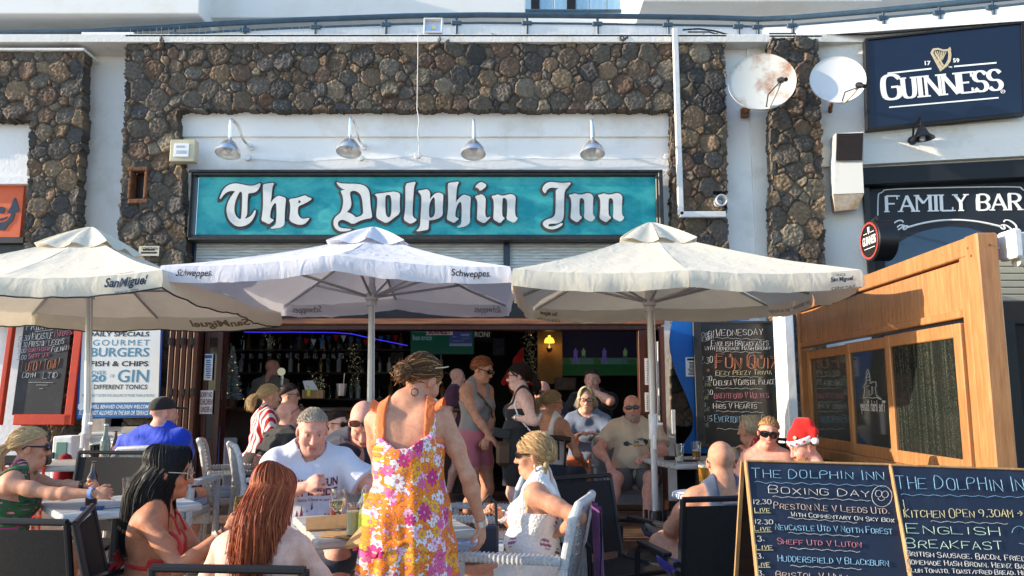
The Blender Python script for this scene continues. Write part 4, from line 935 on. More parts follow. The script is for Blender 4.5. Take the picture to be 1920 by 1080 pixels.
c=FGn.px(1880.5,171.7); chalk_line(mb,FGn,[(c[0]+.021*math.cos(a),c[1]+.021*math.sin(a)) for a in np.linspace(0,6.3,14)],.003)
mb.build('lettering',m_paper,sgn,world=True,smooth=False)
hz=lambda pts:[(1620+x/6,60+y/6) for x,y in pts]
mb=MB()
mb.prism(fp(FGn,*hz([(745,235),(770,190),(830,182),(890,200),(940,195),(965,170),(980,205),(950,215),(900,222),(830,205),(790,210),(775,240),(880,400),(858,448)])),FGn,.004,.009)
mb.prism(fp(FGn,*hz([(940,205),(972,205),(982,260),(972,330),(935,385),(858,448),(862,415),(915,360),(942,310),(948,250)])),FGn,.004,.0085)
for i in range(6): mb.prism(fp(FGn,*hz([(795+i*24,215+i*2),(806+i*24,216+i*2),(848+i*14-i*i*1.4,300+i*4+34-i*12+i*i),(838+i*14-i*i*1.4,296+i*4+34-i*12+i*i)])),FGn,.004,.007)
mb.prism(fp(FGn,*hz([(790,235),(806,228),(895,372),(880,390)])),FGn,.004,.0075)
mb.build('harp_emblem',m_gold,sgn,world=True,smooth=False)
# black bell lamp
s=FR.p(*FR.px(1714,262),.28); b=FR.p(*FR.px(1706,268),.07)
t=thing('bell_lamp','small black iron bell lamp under the navy sign','lamp',tuple(b))
m_=MB(); m_.tube([b,b+FR.n*.05+V((0,0,.03)),b+FR.n*.1+V((0,0,.14)),s+V((0,0,.17)),s+V((0,0,.13)),s+V((0,0,.05))],.012,8); m_.lathe([(0,0),(.05,0),(.05,.02),(0,.02)],b,14,MX.Rotation(R(90),3,'X')); m_.build('arm',m_black,t,world=True)
m_=MB(); m_.lathe([(.015,.07),(.03,.06),(.05,.02),(.075,-.03),(.125,-.075),(.13,-.085),(.1,-.075),(.03,-.0)],s,22,caps=False); m_.build('lamp_shade',m_blackwood,t,world=True)
m_=MB(); m_.lathe([(0,-.05),(.03,-.06),(.03,-.1),(0,-.12)],s,12); m_.build('bulb',m_whitemetal,t,world=True)
# FAMILY BAR fascia
fs=thing('bar_fascia','black painted fascia reading FAMILY BAR over a dark arched window','sign',tuple(FR.p(*FR.px(1770,600),.0)))
mb=MB(); fbr(mb,FR,1630,314,2300,347,-.1,.12,.008); mb.build('canopy_board',m_frame,fs,world=True)
mb=MB(); fbr(mb,FR,1632,349,2300,700,-.12,-.02); mb.build('panel',mat('fascia_black',rgb(22,26,34),.5,c2=rgb(30,34,42),ns=3),fs,world=True)
mb=MB(); fbr(mb,FR,1632,348,1645,900,-.02,.04,.006); mb.build('edge_post',m_blackwood,fs,world=True)
F2=Fr(FR.p(0,0,-.015),FR.u,(0,0,1))
mb=MB(); serif(mb,F2,"FAMILY BAR",(1660,397),(1916,393),29,.003,thick=.19,thin=.10)
sz=1571/320.
ln=lambda pts,r:chalk_line(mb,F2,[F2.px(1600+x/sz,300+y/sz) for x,y in smooth_poly(pts,2)],r)
ln([(225,640),(225,310),(250,305),(275,290),(285,270),(900,252),(1535,245),(1545,262),(1570,280)],.008)
ln([(500,620),(620,585),(760,560),(900,550),(1050,555),(1200,575),(1350,610)],.013)
ln([(500,620),(470,645),(455,635),(475,610),(500,605),(505,625),(460,600),(420,600),(380,650),(350,700),(320,745),(280,760)],.009)
ln([(460,575),(445,555),(400,560),(355,600),(350,635),(380,655),(430,635),(470,600)],.009)
ln([(1350,610),(1380,640),(1400,630),(1380,600),(1355,600),(1400,595),(1450,630),(1480,660)],.009)
ln([(1385,570),(1400,550),(1450,560),(1500,600),(1505,640),(1480,645)],.009)
for (x,y,rr) in ((310,655,.055),(318,705,.055),(262,670,.05)):
    c=F2.px(1600+x/sz,300+y/sz); mb.prism([(c[0]+rr*math.cos(a)*(.7+.3*abs(math.cos(a))),c[1]+rr*.75*math.sin(a)) for a in np.linspace(0,6.1,16)],F2,.002,.006)
mb.build('lettering',m_paper,fs,world=True,smooth=False)
mb=MB(); arc=[(290,870),(400,770),(520,700),(640,655),(760,628),(900,615),(1050,625),(1180,660),(1350,740),(1450,840),(1450,1300),(290,1300)]
mb.prism([F2.px(1600+x/sz,300+y/sz) for x,y in arc],F2,.0,.006); mb.build('arched_glass',mat('blue_tinted_glass',rgb(26,48,72),.12,c2=rgb(34,60,88),ns=1.5,coat=.4),fs,world=True,smooth=False)
# round hanging sign
ct=FR.p(*FR.px(1629,466),.45)
t=thing('round_sign','round black illuminated drum sign with a red rim projecting from the wall','sign',tuple(ct))
ax=(ct-CO); ax.z=0; ax.normalize(); side=V((-.999,-.02,0)).normalized()
FRD=Fr(ct,V((0,0,1)).cross(side),(0,0,1))
m_=MB(); rot=MX((FRD.u,FRD.v,FRD.n)).transposed(); m_.lathe([(0,-.11),(.215,-.11),(.225,-.1),(.225,.1),(.215,.11),(0,.11)],ct,36,rot); m_.build('drum',m_black,t,world=True)
m_=MB(); m_.lathe([(.185,.112),(.205,.112),(.205,.118),(.185,.118)],ct,36,rot,caps=False); m_.build('red_rim',mat('red_rim',(.45,.06,.05),.4),t,world=True)
m_=MB(); v,f=fonttext("GUINNESS",.02); x0,x1=v[:,0].min(),v[:,0].max(); sc_=.30/(x1-x0); m_.add([FRD.p((p[0]-(x0+x1)/2)*sc_,(p[1]-.3)*sc_*2.0,.114) for p in v],f)
m_.fbox(FRD,-.12,.12,-.085,-.078,.112,.115,.0005); m_.fbox(FRD,-.12,-.03,.085,.092,.112,.115,.0005); m_.fbox(FRD,.03,.12,.085,.092,.112,.115,.0005)
m_.prism([(-.02,.15),(.022,.155),(.02,.10),(.002,.07),(-.015,.11)],FRD,.112,.116); m_.build('lettering',m_paper,t,world=True,smooth=False)
m_=MB(); m_.tube([ct+V((0,0,.21)),ct+V((0,0,.27)),ct-FR.n*.3+V((0,0,.28)),ct-FR.n*.45+V((0,0,.26))],.018,8); m_.build('bracket',m_frame,t,world=True)
# satellite dishes
def dish(name,lab,c_px,rx,Y,tilt,rusty,lnb_px,mt,mount_px):
    c=P(*c_px,Y); r=rx*Y/FPX*1.01
    t=thing(name,lab,'satellite dish',tuple(P(*mount_px,FY+.1)))
    nrm=V(tilt).normalized(); q=nrm.to_track_quat('Z','Y').to_matrix()
    m_=MB(); prof=[(r*k,.16*r*k*k) for k in np.linspace(0,1,9)]+[(r*1.012,.16*r+.004),(r*1.012,.16*r-.018),(r*.99,.15*r-.012)]+[(r*k,.16*r*k*k-.012) for k in np.linspace(.9,0.001,6)]
    m_.lathe(prof,c-nrm*.08*r,48,q,caps=False); m_.build('reflector',mt,t,world=True)
    l=P(*lnb_px,Y-.42); bot=c+q@V((0,0,0))+V((0,0,-1))*(r*.98)+V((.03,-.05,0)); 
    m_=MB(); m_.tube([bot,bot.lerp(l,.5)+V((0,0,-.01)),l],.012,8); m_.build('feed_arm',mat('arm_paint_'+name,(.60,.56,.46),.5),t,world=True)
    m_=MB(); d=(c-l).normalized(); m_.tube([l-d*.09,l-d*.03,l,l+d*.05],[.022,.022,.034,.03],12); m_.build('lnb',m_black,t,world=True)
    m_=MB(); m_.tube([bot+V((-.02,-.02,.02)),bot.lerp(l,.4)+V((-.05,0,.05)),l+V((-.02,0,-.02))],.007,5); m_.build('cable',m_black,t,world=True)
    m_=MB(); mp=P(*mount_px,FY+.1); m_.tube([c-nrm*.1*r-nrm*.02,c-nrm*.3,mp],.025,8); m_.box(mp,(.09,.06,.12),b=.01); m_.build('mount',m_rust,t,world=True)
m_dish2=mat('dish_white',(.64,.66,.68),.4,c2=(.52,.50,.46),ns=3,lo=.55,hi=.8)
m_dishr=mat('dish_rusty',(.50,.52,.50),.45,c2=(.26,.13,.07),ns=2.8,nd=7,lo=.47,hi=.66,bump=.0006)
dish('satellite_dish','large round satellite dish with brown rust stains','' or (1428,155),63,8.25,(-.22,-1,.22),1,(1466,150),m_dishr,(1396,212))
dish('satellite_dish','smaller clean white satellite dish beside the navy sign',(1570,151),51,8.2,(-.20,-1,.18),0,(1613,160),m_dish2,(1556,212))
# vent duct on wall
t=thing('vent_duct','white sheet metal ventilation duct with a dark mesh outlet under the smaller dish','vent',tuple(FR.p(*FR.px(1590,398),.2)))
def duct(p8,mt,nm):
    m_=MB(); m_.add(p8,[(0,1,2,3),(7,6,5,4),(0,4,5,1),(1,5,6,2),(2,6,7,3),(3,7,4,0)]); return m_.build(nm,mt,t,world=True,smooth=False)
def fq(x,y,w): return FR.p(*FR.px(x,y,w),w)
m_ductw=mat('duct_sheet',(.66,.66,.63),.5,c2=(.50,.40,.28),ns=4,lo=.58,hi=.85)
duct([fq(1567,250,.34),fq(1620,247,.34),fq(1617,302,.34),fq(1565,303,.34),fq(1556,262,.0),fq(1620,247,.0),fq(1617,302,.0),fq(1552,310,.0)],m_ductw,'outlet_box')
mb=MB()
for i in range(13):
    a=fq(1570+i*4,250,.35); b=fq(1568+i*4,301,.35); mb.tube([a,b],.0035,4)
for i in range(13):
    a=fq(1568,251+i*4.2,.352); b=fq(1619,250+i*4.2,.352); mb.tube([a,b],.0035,4)
mb.build('mesh',m_darkbrown,t,world=True)
mb=MB(); mb.add([fq(1569,251,.343),fq(1619,249,.343),fq(1616,300,.343),fq(1567,301,.343)],[(3,2,1,0)]); mb.build('opening_shade',m_darkbrown,t,world=True,smooth=False)  # dark sheet on the closed box, stands in for shade behind the mesh
duct([fq(1565,304,.33),fq(1617,303,.33),fq(1620,362,.30),fq(1563,364,.30),fq(1553,310,0),fq(1617,303,0),fq(1620,362,0),fq(1556,368,0)],m_ductw,'duct_body')
duct([fq(1563,365,.30),fq(1620,363,.30),fq(1608,392,.22),fq(1566,396,.22),fq(1556,368,0),fq(1620,363,0),fq(1608,392,0),fq(1560,398,0)],mat('duct_lower',(.55,.50,.42),.6,c2=(.3,.2,.12),ns=6),'duct_foot')
# white rendered column at the left of the booth
t=MB(); Fc=Fr((0,8.0,0),(1,0,0)); t.fbox(Fc,Fc.px(1476,720)[0],Fc.px(1494,720)[0],Fc.px(1480,900)[1],Fc.px(1480,560)[1],-.35,0,.01)
tag(t.build('white_column',m_plaster),'narrow white rendered column between the tall chalkboard and the wooden booth','column')
# ---------------- wooden booth wall with sliding windows ----------------
BN=P(1842,437,4.4); BF=P(1497,567,7.6)
FBo=Fr((BF.x,BF.y,0),(BN.x-BF.x,BN.y-BF.y,0)); LB=(BN-BF).to_2d().length; ztop=BN.z
bo=thing('wooden_booth','orange stained wooden partition with sliding windows beside the terrace','booth',(BF.x,BF.y,PLAT))
def bz(y,Y): return P(1700,y,Y).z
def U(px,v=None):
    d=ray(px,600); t=(FBo.o-CO).dot(FBo.n)/d.dot(FBo.n); return (CO+d*t-FBo.o).dot(FBo.u)
zA=ztop; z0=0.0
zg=BF.z-.0
# heights from the near post edge, where each feature meets px 1830
def zn(py): return FBo.px(1828,py)[1]
z_b1,z_b2=zn(478),zn(487); z_p=zn(583); z_w1=zn(603); z_gt=zn(618)
zs=FBo.px(1720,853)[1]; zs2=zs-.10
mb=MB()
mb.fbox(FBo,0,LB-.14,z_b1,zA,-.09,.03,.006)                 # top beam
mb.fbox(FBo,0,.06,z0,z_b1,-.09,.03,.006)                    # far stile
mb.fbox(FBo,LB-.22,LB-.14,z0,z_b1,-.09,.03,.006)            # near stile
mb.fbox(FBo,.06,LB-.22,z_p-.03,z_p+.02,-.07,.025,.006)
mb.fbox(FBo,.06,LB-.22,zs-.16,zs-.07,-.09,.035,.008)        # sill
mb.build('frame',m_wood_orange,bo,world=True)
mb=MB(); n=46
for i in range(n):
    a=.06+(LB-.28)*i/n; b=.06+(LB-.28)*(i+1)/n; mb.fbox(FBo,a+.0004,b-.0004,z_p+.02,z_b1-.012,-.05,.0,.0014)
mb.build('board_panel',m_wood_orange,bo,world=True)
mb=MB(); mb.fbox(FBo,LB-.14,LB,z0,zA+.004,-.085,.035,.008); mb.build('corner_post',m_wood_orange,bo,world=True)
mb=MB(); 
for (u,v) in ((LB-.05,zA-.07),(LB-.02,zA-.12)):
    mb.lathe([(0,.0),(.008,.0),(.006,.004),(0,.005)],FBo.p(u-.05,v,.036),10,MX((FBo.u,FBo.v,FBo.n)).transposed())
for (w,v) in ((-.03,zA-.07),(-.09,zA-.09)):
    mb.lathe([(0,.0),(.008,.0),(.006,.004),(0,.005)],FBo.p(LB+.001,v,w),10,MX((-FBo.n,FBo.v,FBo.u)).transposed())
mb.build('screw',m_rust,bo,world=True)
mb=MB()
nb=18
for i in range(nb): mb.fbox(FBo,.06+(LB-.28)*i/nb+.001,.06+(LB-.28)*(i+1)/nb-.001,z0,zs-.16,-.06,-.01,.002)
mb.build('lower_board',m_blackwood,bo,world=True)
m_pane=mat('grimy_window_glass',(.03,.035,.035),.06,coat=.35,spec=.9,c2=(.05,.055,.05),ns=20)
def grime():
    M=mat('salt_streaked_glass',(.02,.022,.02),.1,spec=.9); b=M.node_tree.nodes["Principled BSDF"]
    tc=node(M,'ShaderNodeTexCoord'); mp=node(M,'ShaderNodeMapping'); mp.inputs['Scale'].default_value=(38,38,.9); lnk(M,tc.outputs['Object'],mp.inputs[0])
    n=node(M,'ShaderNodeTexNoise'); n.inputs['Scale'].default_value=1; n.inputs['Detail'].default_value=3; lnk(M,mp.outputs[0],n.inputs['Vector'])
    n2=node(M,'ShaderNodeTexNoise'); n2.inputs['Scale'].default_value=90; n2.inputs['Detail'].default_value=2; lnk(M,tc.outputs['Object'],n2.inputs['Vector'])
    mm=node(M,'ShaderNodeMath'); mm.operation='MULTIPLY'; lnk(M,n.outputs[0],mm.inputs[0]); lnk(M,n2.outputs[0],mm.inputs[1])
    mr=node(M,'ShaderNodeMapRange'); mr.inputs[1].default_value=.22; mr.inputs[2].default_value=.50; lnk(M,mm.outputs[0],mr.inputs[0])
    mx=node(M,'ShaderNodeMix'); mx.data_type='RGBA'; mx.inputs[6].default_value=(.012,.016,.014,1); mx.inputs[7].default_value=(.06,.065,.05,1); lnk(M,mr.outputs[0],mx.inputs[0]); lnk(M,mx.outputs[2],b.inputs['Base Color'])
    m2=node(M,'ShaderNodeMapRange'); m2.inputs[3].default_value=.06; m2.inputs[4].default_value=.6; lnk(M,mr.outputs[0],m2.inputs[0]); lnk(M,m2.outputs[0],b.inputs['Roughness'])
    return M
m_salt=grime()
def sash(u0,u1,w,gm,nm='sliding_window'):
    m_=MB(); st=.085
    m_.fbox(FBo,u0,u0+st,zs-.07,z_w1,w-.02,w+.02,.006); m_.fbox(FBo,u1-st,u1,zs-.07,z_w1,w-.02,w+.02,.006)
    m_.fbox(FBo,u0+st,u1-st,z_w1-.085,z_w1,w-.02,w+.02,.006); m_.fbox(FBo,u0+st,u1-st,zs-.07,zs+.02,w-.02,w+.02,.006)
    d=m_.build(nm,m_wood_orange,bo,world=True)
    g=MB(); g.fbox(FBo,u0+st,u1-st,zs+.02,z_w1-.085,w-.004,w+.004,.001); g.build('pane',gm,d,world=True); return d
uA,uB,uC,uD=.07,U(1588),U(1672),LB-.23
s1=sash(uA,uB+.04,-.045,m_pane); s2=sash(uB-.03,uC+.04,.0,m_pane); s3=sash(uC-.04,uD,.03,m_salt)
Fp=Fr(FBo.p(0,0,.0055),FBo.u,(0,0,1))
mb=MB()
cl=lambda pts,r=.003:chalk_line(mb,Fp,[Fp.px(1480+x/3.6,580+y/3.6) for x,y in pts],r)
cl([(505,590),(510,540),(505,520),(520,500),(522,460),(520,430),(530,405),(540,430),(545,460),(548,500),(555,500),(560,490),(585,490),(588,520),(580,530),(590,580),(620,605)]); cl([(515,460),(545,455)]); cl([(522,480),(548,475)]); cl([(520,520),(540,515)]); cl([(560,520),(560,575)]); cl([(500,600),(530,590),(560,600),(590,595),(620,610)]); cl([(540,545),(540,580),(555,578)]); cl([(530,430),(530,445)])
v,f=fonttext("The Irish Bailey",.02)
a=Fp.px(1480+652/3.6,580+690/3.6); b=Fp.px(1480+480/3.6,580+688/3.6); x0,x1=v[:,0].min(),v[:,0].max()
mb.add([Fp.p(a[0]+(p[0]-x0)/(x1-x0)*(b[0]-a[0]),a[1]+p[1]*.115,.0) for p in v],[q[::-1] for q in f])
mb.build('window_lettering',ck_w,s2,world=True,smooth=False)
# awning roller at the top of the post
t=thing('awning_roller','rolled cream awning on a white bracket at the corner post of the booth','awning',tuple(FBo.p(LB,zA-.1,-.3)))
c0=FBo.p(LB-.02,zA-.06,-.19); F3=Fr(c0,-FBo.n)
mb=MB(); e=c0+V((2.2,.35,0)); mb.tube([c0,c0+(e-c0)*.02,e],[.055,.07,.07],18); mb.build('rolled_cloth',m_canopy_cream,t,world=True)
mb=MB(); d=(e-c0).normalized(); mb.tube([c0+V((0,0,-.10)),e+V((0,0,-.12))],.036,14); mb.build('front_rail',m_canopy_cream,t,world=True)
mb=MB(); mb.box(c0-d*.03+V((0,0,-.01)),(.05,.16,.17),b=.02); mb.build('bracket',m_whitemetal,t,world=True)
mb=MB(); hk=c0+d*.06+V((0,-.02,-.16)); mb.tube([hk,hk+V((0,0,-.03)),hk+V((.018,0,-.06)),hk+V((.02,0,-.1)),hk+V((0,0,-.12)),hk+V((-.018,0,-.1)),hk+V((-.012,0,-.06)),hk+V((0,0,-.03))],.006,6); mb.tube([c0+V((.02,0,-.1)),hk],.01,6); mb.build('hook',m_greymetal,t,world=True)
t=thing('roller_shutter','cream slatted blind hanging behind the awning roller at the right edge','shutter',tuple(P(1905,560,5.6)))
Fs=Fr((0,5.6,0),(1,0,0)); mb=MB()
m_slat=mat('cream_slats',(.50,.45,.32),.6,c2=(.42,.37,.26),ns=4)
for i in range(6): mb=MB(); fb(mb,Fs,1868,488+i*13,2200,500+i*13,-.02,.012,.006); mb.build('slat',m_slat,t,world=True)
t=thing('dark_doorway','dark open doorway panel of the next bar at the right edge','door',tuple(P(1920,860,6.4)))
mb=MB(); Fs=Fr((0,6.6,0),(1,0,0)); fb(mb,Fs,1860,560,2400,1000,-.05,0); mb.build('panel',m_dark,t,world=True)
mb=MB(); fb(mb,Fs,1895,600,2200,608,0,.03); fb(mb,Fs,1895,780,2200,790,0,.03); fb(mb,Fs,1893,600,1897,900,0,.04); mb.build('moulding',m_frame,t,world=True)
# ---------------- umbrellas ----------------
def umbrella(label,pole_px,Yp,apex_px,corners,mt,z_base,vh=.17,vent=True,prints=(),brand=m_ink,seed=1,near_mid_lift=0.04):
    """corners: NL,NR,FR,FL rim points (top of the valance) as (px,py,Y)"""
    rng=random.Random(seed)
    pb=P(pole_px[0],pole_px[1],Yp); pb.z=z_base
    C4=[P(*c) for c in corners]
    ap=P(apex_px[0],apex_px[1],Yp); cx=sum((c for c in C4),V())/4
    cx=V((ap.x,ap.y,cx.z))
    t=thing('market_umbrella',label,'umbrella',(cx.x,cx.y,z_base),0,'market umbrellas over the terrace tables')
    rim=[]
    for i in range(4):
        a,b=C4[i],C4[(i+1)%4]; m=(a+b)/2; m=m+(m-V((cx.x,cx.y,m.z)))*.035; m.z+=near_mid_lift
        rim+=[a,m]
    n=8; NT=18; NU=14
    def surf(k,u,tt):
        a,b=rim[k],rim[(k+1)%n]; r=a.lerp(b,u); p=ap.lerp(r,tt)
        p.z+=(-.10*math.sin(math.pi*tt)*(1 if True else 0))*.35
        s=4*u*(1-u); p.z-=.045*s*tt*(1.2-tt*.6)
        w=math.sin(u*23+k*2.1)*math.sin(tt*9+k)*.004*tt+math.sin(u*41+tt*13+k*5)*.0025*tt
        p.z+=w; return p
    m_=MB()
    for k in range(n):
        m_.grid([[surf(k,j/NU,i/NT) for j in range(NU+1)] for i in range(1,NT+1)])
        # valance
        rows=[]
        for i in range(6):
            row=[]
            for j in range(NU+1):
                u=j/NU; p=surf(k,u,1.0); q=i/5
                out=(p-V((cx.x,cx.y,p.z))).normalized()
                rip=math.sin(u*17+k*1.7)*.010+math.sin(u*39+k)*.006
                row.append(p+V((0,0,-vh*q*(1+.10*math.sin(u*math.pi))))+out*(rip*q+.012*math.sin(q*3.1)+ .012*q))
            rows.append(row)
        m_.grid(rows)
    m_.build('canopy',mt,t,world=True,sharp=None)
    hem=MB()
    if brand is not None:
        for k in range(n):
            row=[]
            for j in range(NU+1):
                u=j/NU; p=surf(k,u,1.0); out=(p-V((cx.x,cx.y,p.z))).normalized(); rip=math.sin(u*17+k*1.7)*.010+math.sin(u*39+k)*.006
                row.append(p+V((0,0,-vh*(1+.10*math.sin(u*math.pi))))+out*(rip+.012*math.sin(3.1)+.012))
            hem.tube(row,.006,5)
        hem.build('hem_piping',brand,t,world=True)
    # vent cap
    m_=MB(); r0=.0; 
    for k in range(n):
        rows=[]
        for i in range(6):
            tt=.02+.24*i/5; row=[]
            for j in range(7):
                u=j/6; p=surf(k,u,tt); p=V((p.x,p.y,p.z+.075-.05*(i/5)**2+(.02*math.sin(u*math.pi*2+k)*(i/5)))); row.append(p)
            rows.append(row)
        m_.grid(rows)
    m_.build('vent_cap',mt,t,world=True,sharp=None)
    # frame
    hp_=P(pole_px[2],pole_px[3],Yp); hubz=hp_.z
    pt=V((cx.x,cx.y,ap.z-.06))
    m_=MB(); m_.tube([pb,V((hp_.x,hp_.y,hubz)),pt],.026,16); m_.build('pole',m_pole,t,world=True)
    m_=MB()
    for k in range(n):
        m_=MB(); m_.tube([pt+V((0,0,-.01))]+[surf(k,0,q)+V((0,0,-.022)) for q in (.1,.4,.7,.985)],.012,6,flat=None); m_.build('rib',m_greymetal,t,world=True)
    m_=MB(); hc=V((hp_.x,hp_.y,hubz))
    for k in range(n): m_=MB(); m_.tube([hc,surf(k,0,.60)+V((0,0,-.03))],.011,6); m_.build('strut',m_greymetal,t,world=True)
    m_=MB(); m_.lathe([(.026,-.07),(.042,-.07),(.042,-.03),(.055,-.02),(.055,.03),(.034,.04),(.034,.10),(.026,.10)],hc,16); m_.build('runner_hub',m_pole,t,world=True)
    m_=MB(); zc=z_base+1.02; fr_=(zc-pb.z)/(hubz-pb.z); cp=pb.lerp(hp_,fr_); q=cp+V((0,-.03,0)); m_.lathe([(.03,-.1),(.036,-.09),(.036,.09),(.03,.1)],cp,14); m_.box(q+V((.0,-.02,-.12)),(.03,.03,.12),b=.01); m_.tube([q+V((.03,0,.02)),q+V((.07,-.01,.02))],.012,8); m_.build('clamp',m_whitemetal,t,world=True)
    m_=MB(); m_.tube([hc+V((.03,-.03,-.05)),cp+V((.035,-.03,.2)),cp+V((.03,-.03,0))],.004,4); m_.build('cord',m_whitemetal,t,world=True)
    m_=MB(); m_.lathe([(.0,0),(.27,0),(.275,.03),(.24,.06),(.08,.085),(.05,.09),(.05,.36),(.045,.37),(.0,.37)],pb,32)
    for a in range(4): m_.box(pb+V((.075*math.cos(a*1.57),.075*math.sin(a*1.57),.30)),(.03,.03,.16),b=.006)
    m_.build('base',m_black,t,world=True)
    # prints: (text, side k, u0, u1, v0, v1, inside, bold, shear, material)
    for (tx,k,u0,u1,v0,v1,ins,bold,shear,mt2) in prints:
        v,f=fonttext(tx,bold,shear); x0,x1=v[:,0].min(),v[:,0].max(); y0,y1=v[:,1].min(),v[:,1].max(); vs=[]
        for p in v:
            uu=u0+(u1-u0)*(p[0]-x0)/(x1-x0); q=v0+(v1-v0)*(p[1]-y0)/(y1-y0)
            kk=k+int(math.floor(uu)); ul=uu-math.floor(uu)
            s=surf(kk%n,ul,1.0) if q<=0 else surf(kk%n,ul,1-q)
            out=(s-V((cx.x,cx.y,s.z))).normalized(); qq=max(0,-q)
            rip=math.sin(ul*17+kk*1.7)*.010+math.sin(ul*39+kk)*.006
            w=s+V((0,0,-vh*qq*(1+.10*math.sin(ul*math.pi))))+out*(rip*qq+.012*math.sin(qq*3.1)+.012*qq)
            nrm=out if q<=0 else V((0,0,1))
            vs.append(w+nrm*(-.005 if ins else .005))
        m_=MB(); m_.add(vs,f); m_.build('print',mt2,t,world=True,smooth=False)
    return t
m_navyink=mat('navy_print',rgb(30,52,74),.7); m_faint=mat('show_through_print',rgb(120,104,84),.8); m_faintw=mat('show_through_grey_print',rgb(120,120,134),.8); m_sage=mat('sage_print',rgb(120,150,130),.8)  # m_faint and m_faintw: paler tone imitates outer print showing through the lit cloth
UL=umbrella('cream square umbrella with dark hem at the left, a dark beer logo on its valance',(160,1030,168,545),6.4,(170,440),
  [(-10,512,5.25),(303,497,5.25),(527,585,7.55),(92,592,7.55)] and [(-310,521,5.25),(304,506,5.25),(526,587,7.5),(60,586,7.5)],m_canopy_cream,PLAT,vh=.125,brand=m_ink,seed=2,near_mid_lift=-.03,
  prints=[("SanMiguel",1,.655,.915,-.80,-.16,False,.03,.3,m_navyink),("CERVEZAS",1,.74,.84,.02,.04,False,.0,0,m_navyink),("SINCE 1890",1,.72,.86,-.95,-.86,False,.0,0,m_navyink),("SanMiguel",4,.25,.75,-.8,-.2,True,.03,.3,m_faint)])
UC=umbrella('bright white square umbrella in the middle with black soda lettering on its valance',(690,1030,697,558),6.5,(700,440),
  [(302,498,5.35),(956,500,5.35),(950,571,7.65),(532,571,7.65)],m_canopy_white,PLAT,vh=.115,brand=None,seed=5,near_mid_lift=.075,
  prints=[("Schweppes.",0,.11,.31,-.74,-.20,False,.01,.25,m_ink),("Schweppes.",1,.655,.88,-.74,-.20,False,.01,.25,m_ink),("Schweppes.",4,.06,.30,-.8,-.1,True,.01,.25,m_faintw),("Schweppes.",5,.66,.92,-.8,-.1,True,.01,.25,m_faintw)])
UR=umbrella('cream square umbrella at the right in front of the blue wall board',(1231,1030,1218,568),6.25,(1220,432),
  [(962,504,5.1),(1614,506,5.1),(1440,571,7.55),(1002,577,7.55)],m_canopy_cream,PLAT,vh=.115,brand=None,seed=9,near_mid_lift=-.01,
  prints=[("San Miguel",1,.80,.94,-.62,-.30,False,.03,.2,m_navyink),("CERVEZAS",1,.80,.95,-1.0,-.85,False,.0,0,m_navyink),("SINCE",1,.84,.90,-.25,-.10,False,0,0,m_navyink),("por descubrir que no esta lejos",3,.05,1.0,-.75,-.35,True,0,.1,m_faint),("CERVEZAS",5,.78,.97,-1.0,-.8,True,0,0,m_faint),("San Miguel",5,.80,.95,-.6,-.2,True,.03,.2,m_faint)])
# ---------------- furniture ----------------
def sling_chair(name,label,loc,rz,group='black mesh terrace chairs',s=1.0,tilt=14):
    "faces +Y; back at -Y"
    t=thing(name,label,'chair',loc,rz,group)
    T_=math.tan(R(tilt)); W2=.27*s
    back=lambda z,x:V((x,-.20-.0*s-(z-.42)*T_,z))
    m_=MB()
    for sx in (-1,1):
        x=sx*W2
        m_.tube([back(.90*s,x),back(.62,x),back(.44,x),V((x,-.15,.425)),V((x,.22,.44)),V((x,.25,.43))],.014,8)
    m_.tube([back(.90*s,-W2),back(.90*s,W2)],.014,8); m_.tube([V((-W2,.25,.43)),V((W2,.25,.43))],.014,8)
    m_.tube([V((-W2,-.16,.40)),V((W2,-.16,.40))],.012,8)
    m_.build('frame',m_frame,t)
    m_=MB(); rows=[]
    for z in np.linspace(.87*s,.46,9): rows.append([back(z,x)+V((0,-.012*math.cos(x/W2*1.5),0)) for x in np.linspace(-W2+.006,W2-.006,7)])
    m_.grid(rows); rows=[]
    m_.grid([[p+V((0,.004,0)) for p in r[::-1]] for r in [[back(z,x)+V((0,-.012*math.cos(x/W2*1.5),0)) for x in np.linspace(-W2+.006,W2-.006,7)] for z in np.linspace(.87*s,.46,9)]])
    m_.build('backrest',m_sling,t)
    m_=MB(); g=[[V((x,y,.437-.012*math.cos(x/W2*1.5)-.006)) for x in np.linspace(-W2+.006,W2-.006,7)] for y in np.linspace(-.19,.24,7)]
    m_.grid(g); m_.grid([[p+V((0,0,-.004)) for p in r[::-1]] for r in g]); m_.build('seat',m_sling,t)
    for sx in (-1,1):
        x=sx*(W2+.035)
        m_=MB(); m_.tube([V((x,.23,.0)),V((x,.24,.35)),V((x,.22,.60)),V((x,.16,.645)),V((x,-.05,.65)),V((x,-.26,.63))],.014,8); m_.box((x,.0,.658),(.045,.34,.018),b=.007); m_.build('arm',m_frame,t)
        m_=MB(); m_.tube([V((x,-.34,.0)),V((x,-.27,.35)),back(.60,sx*W2)+V((sx*.03,0,0))],.014,8); m_.build('leg',m_frame,t)
    return t
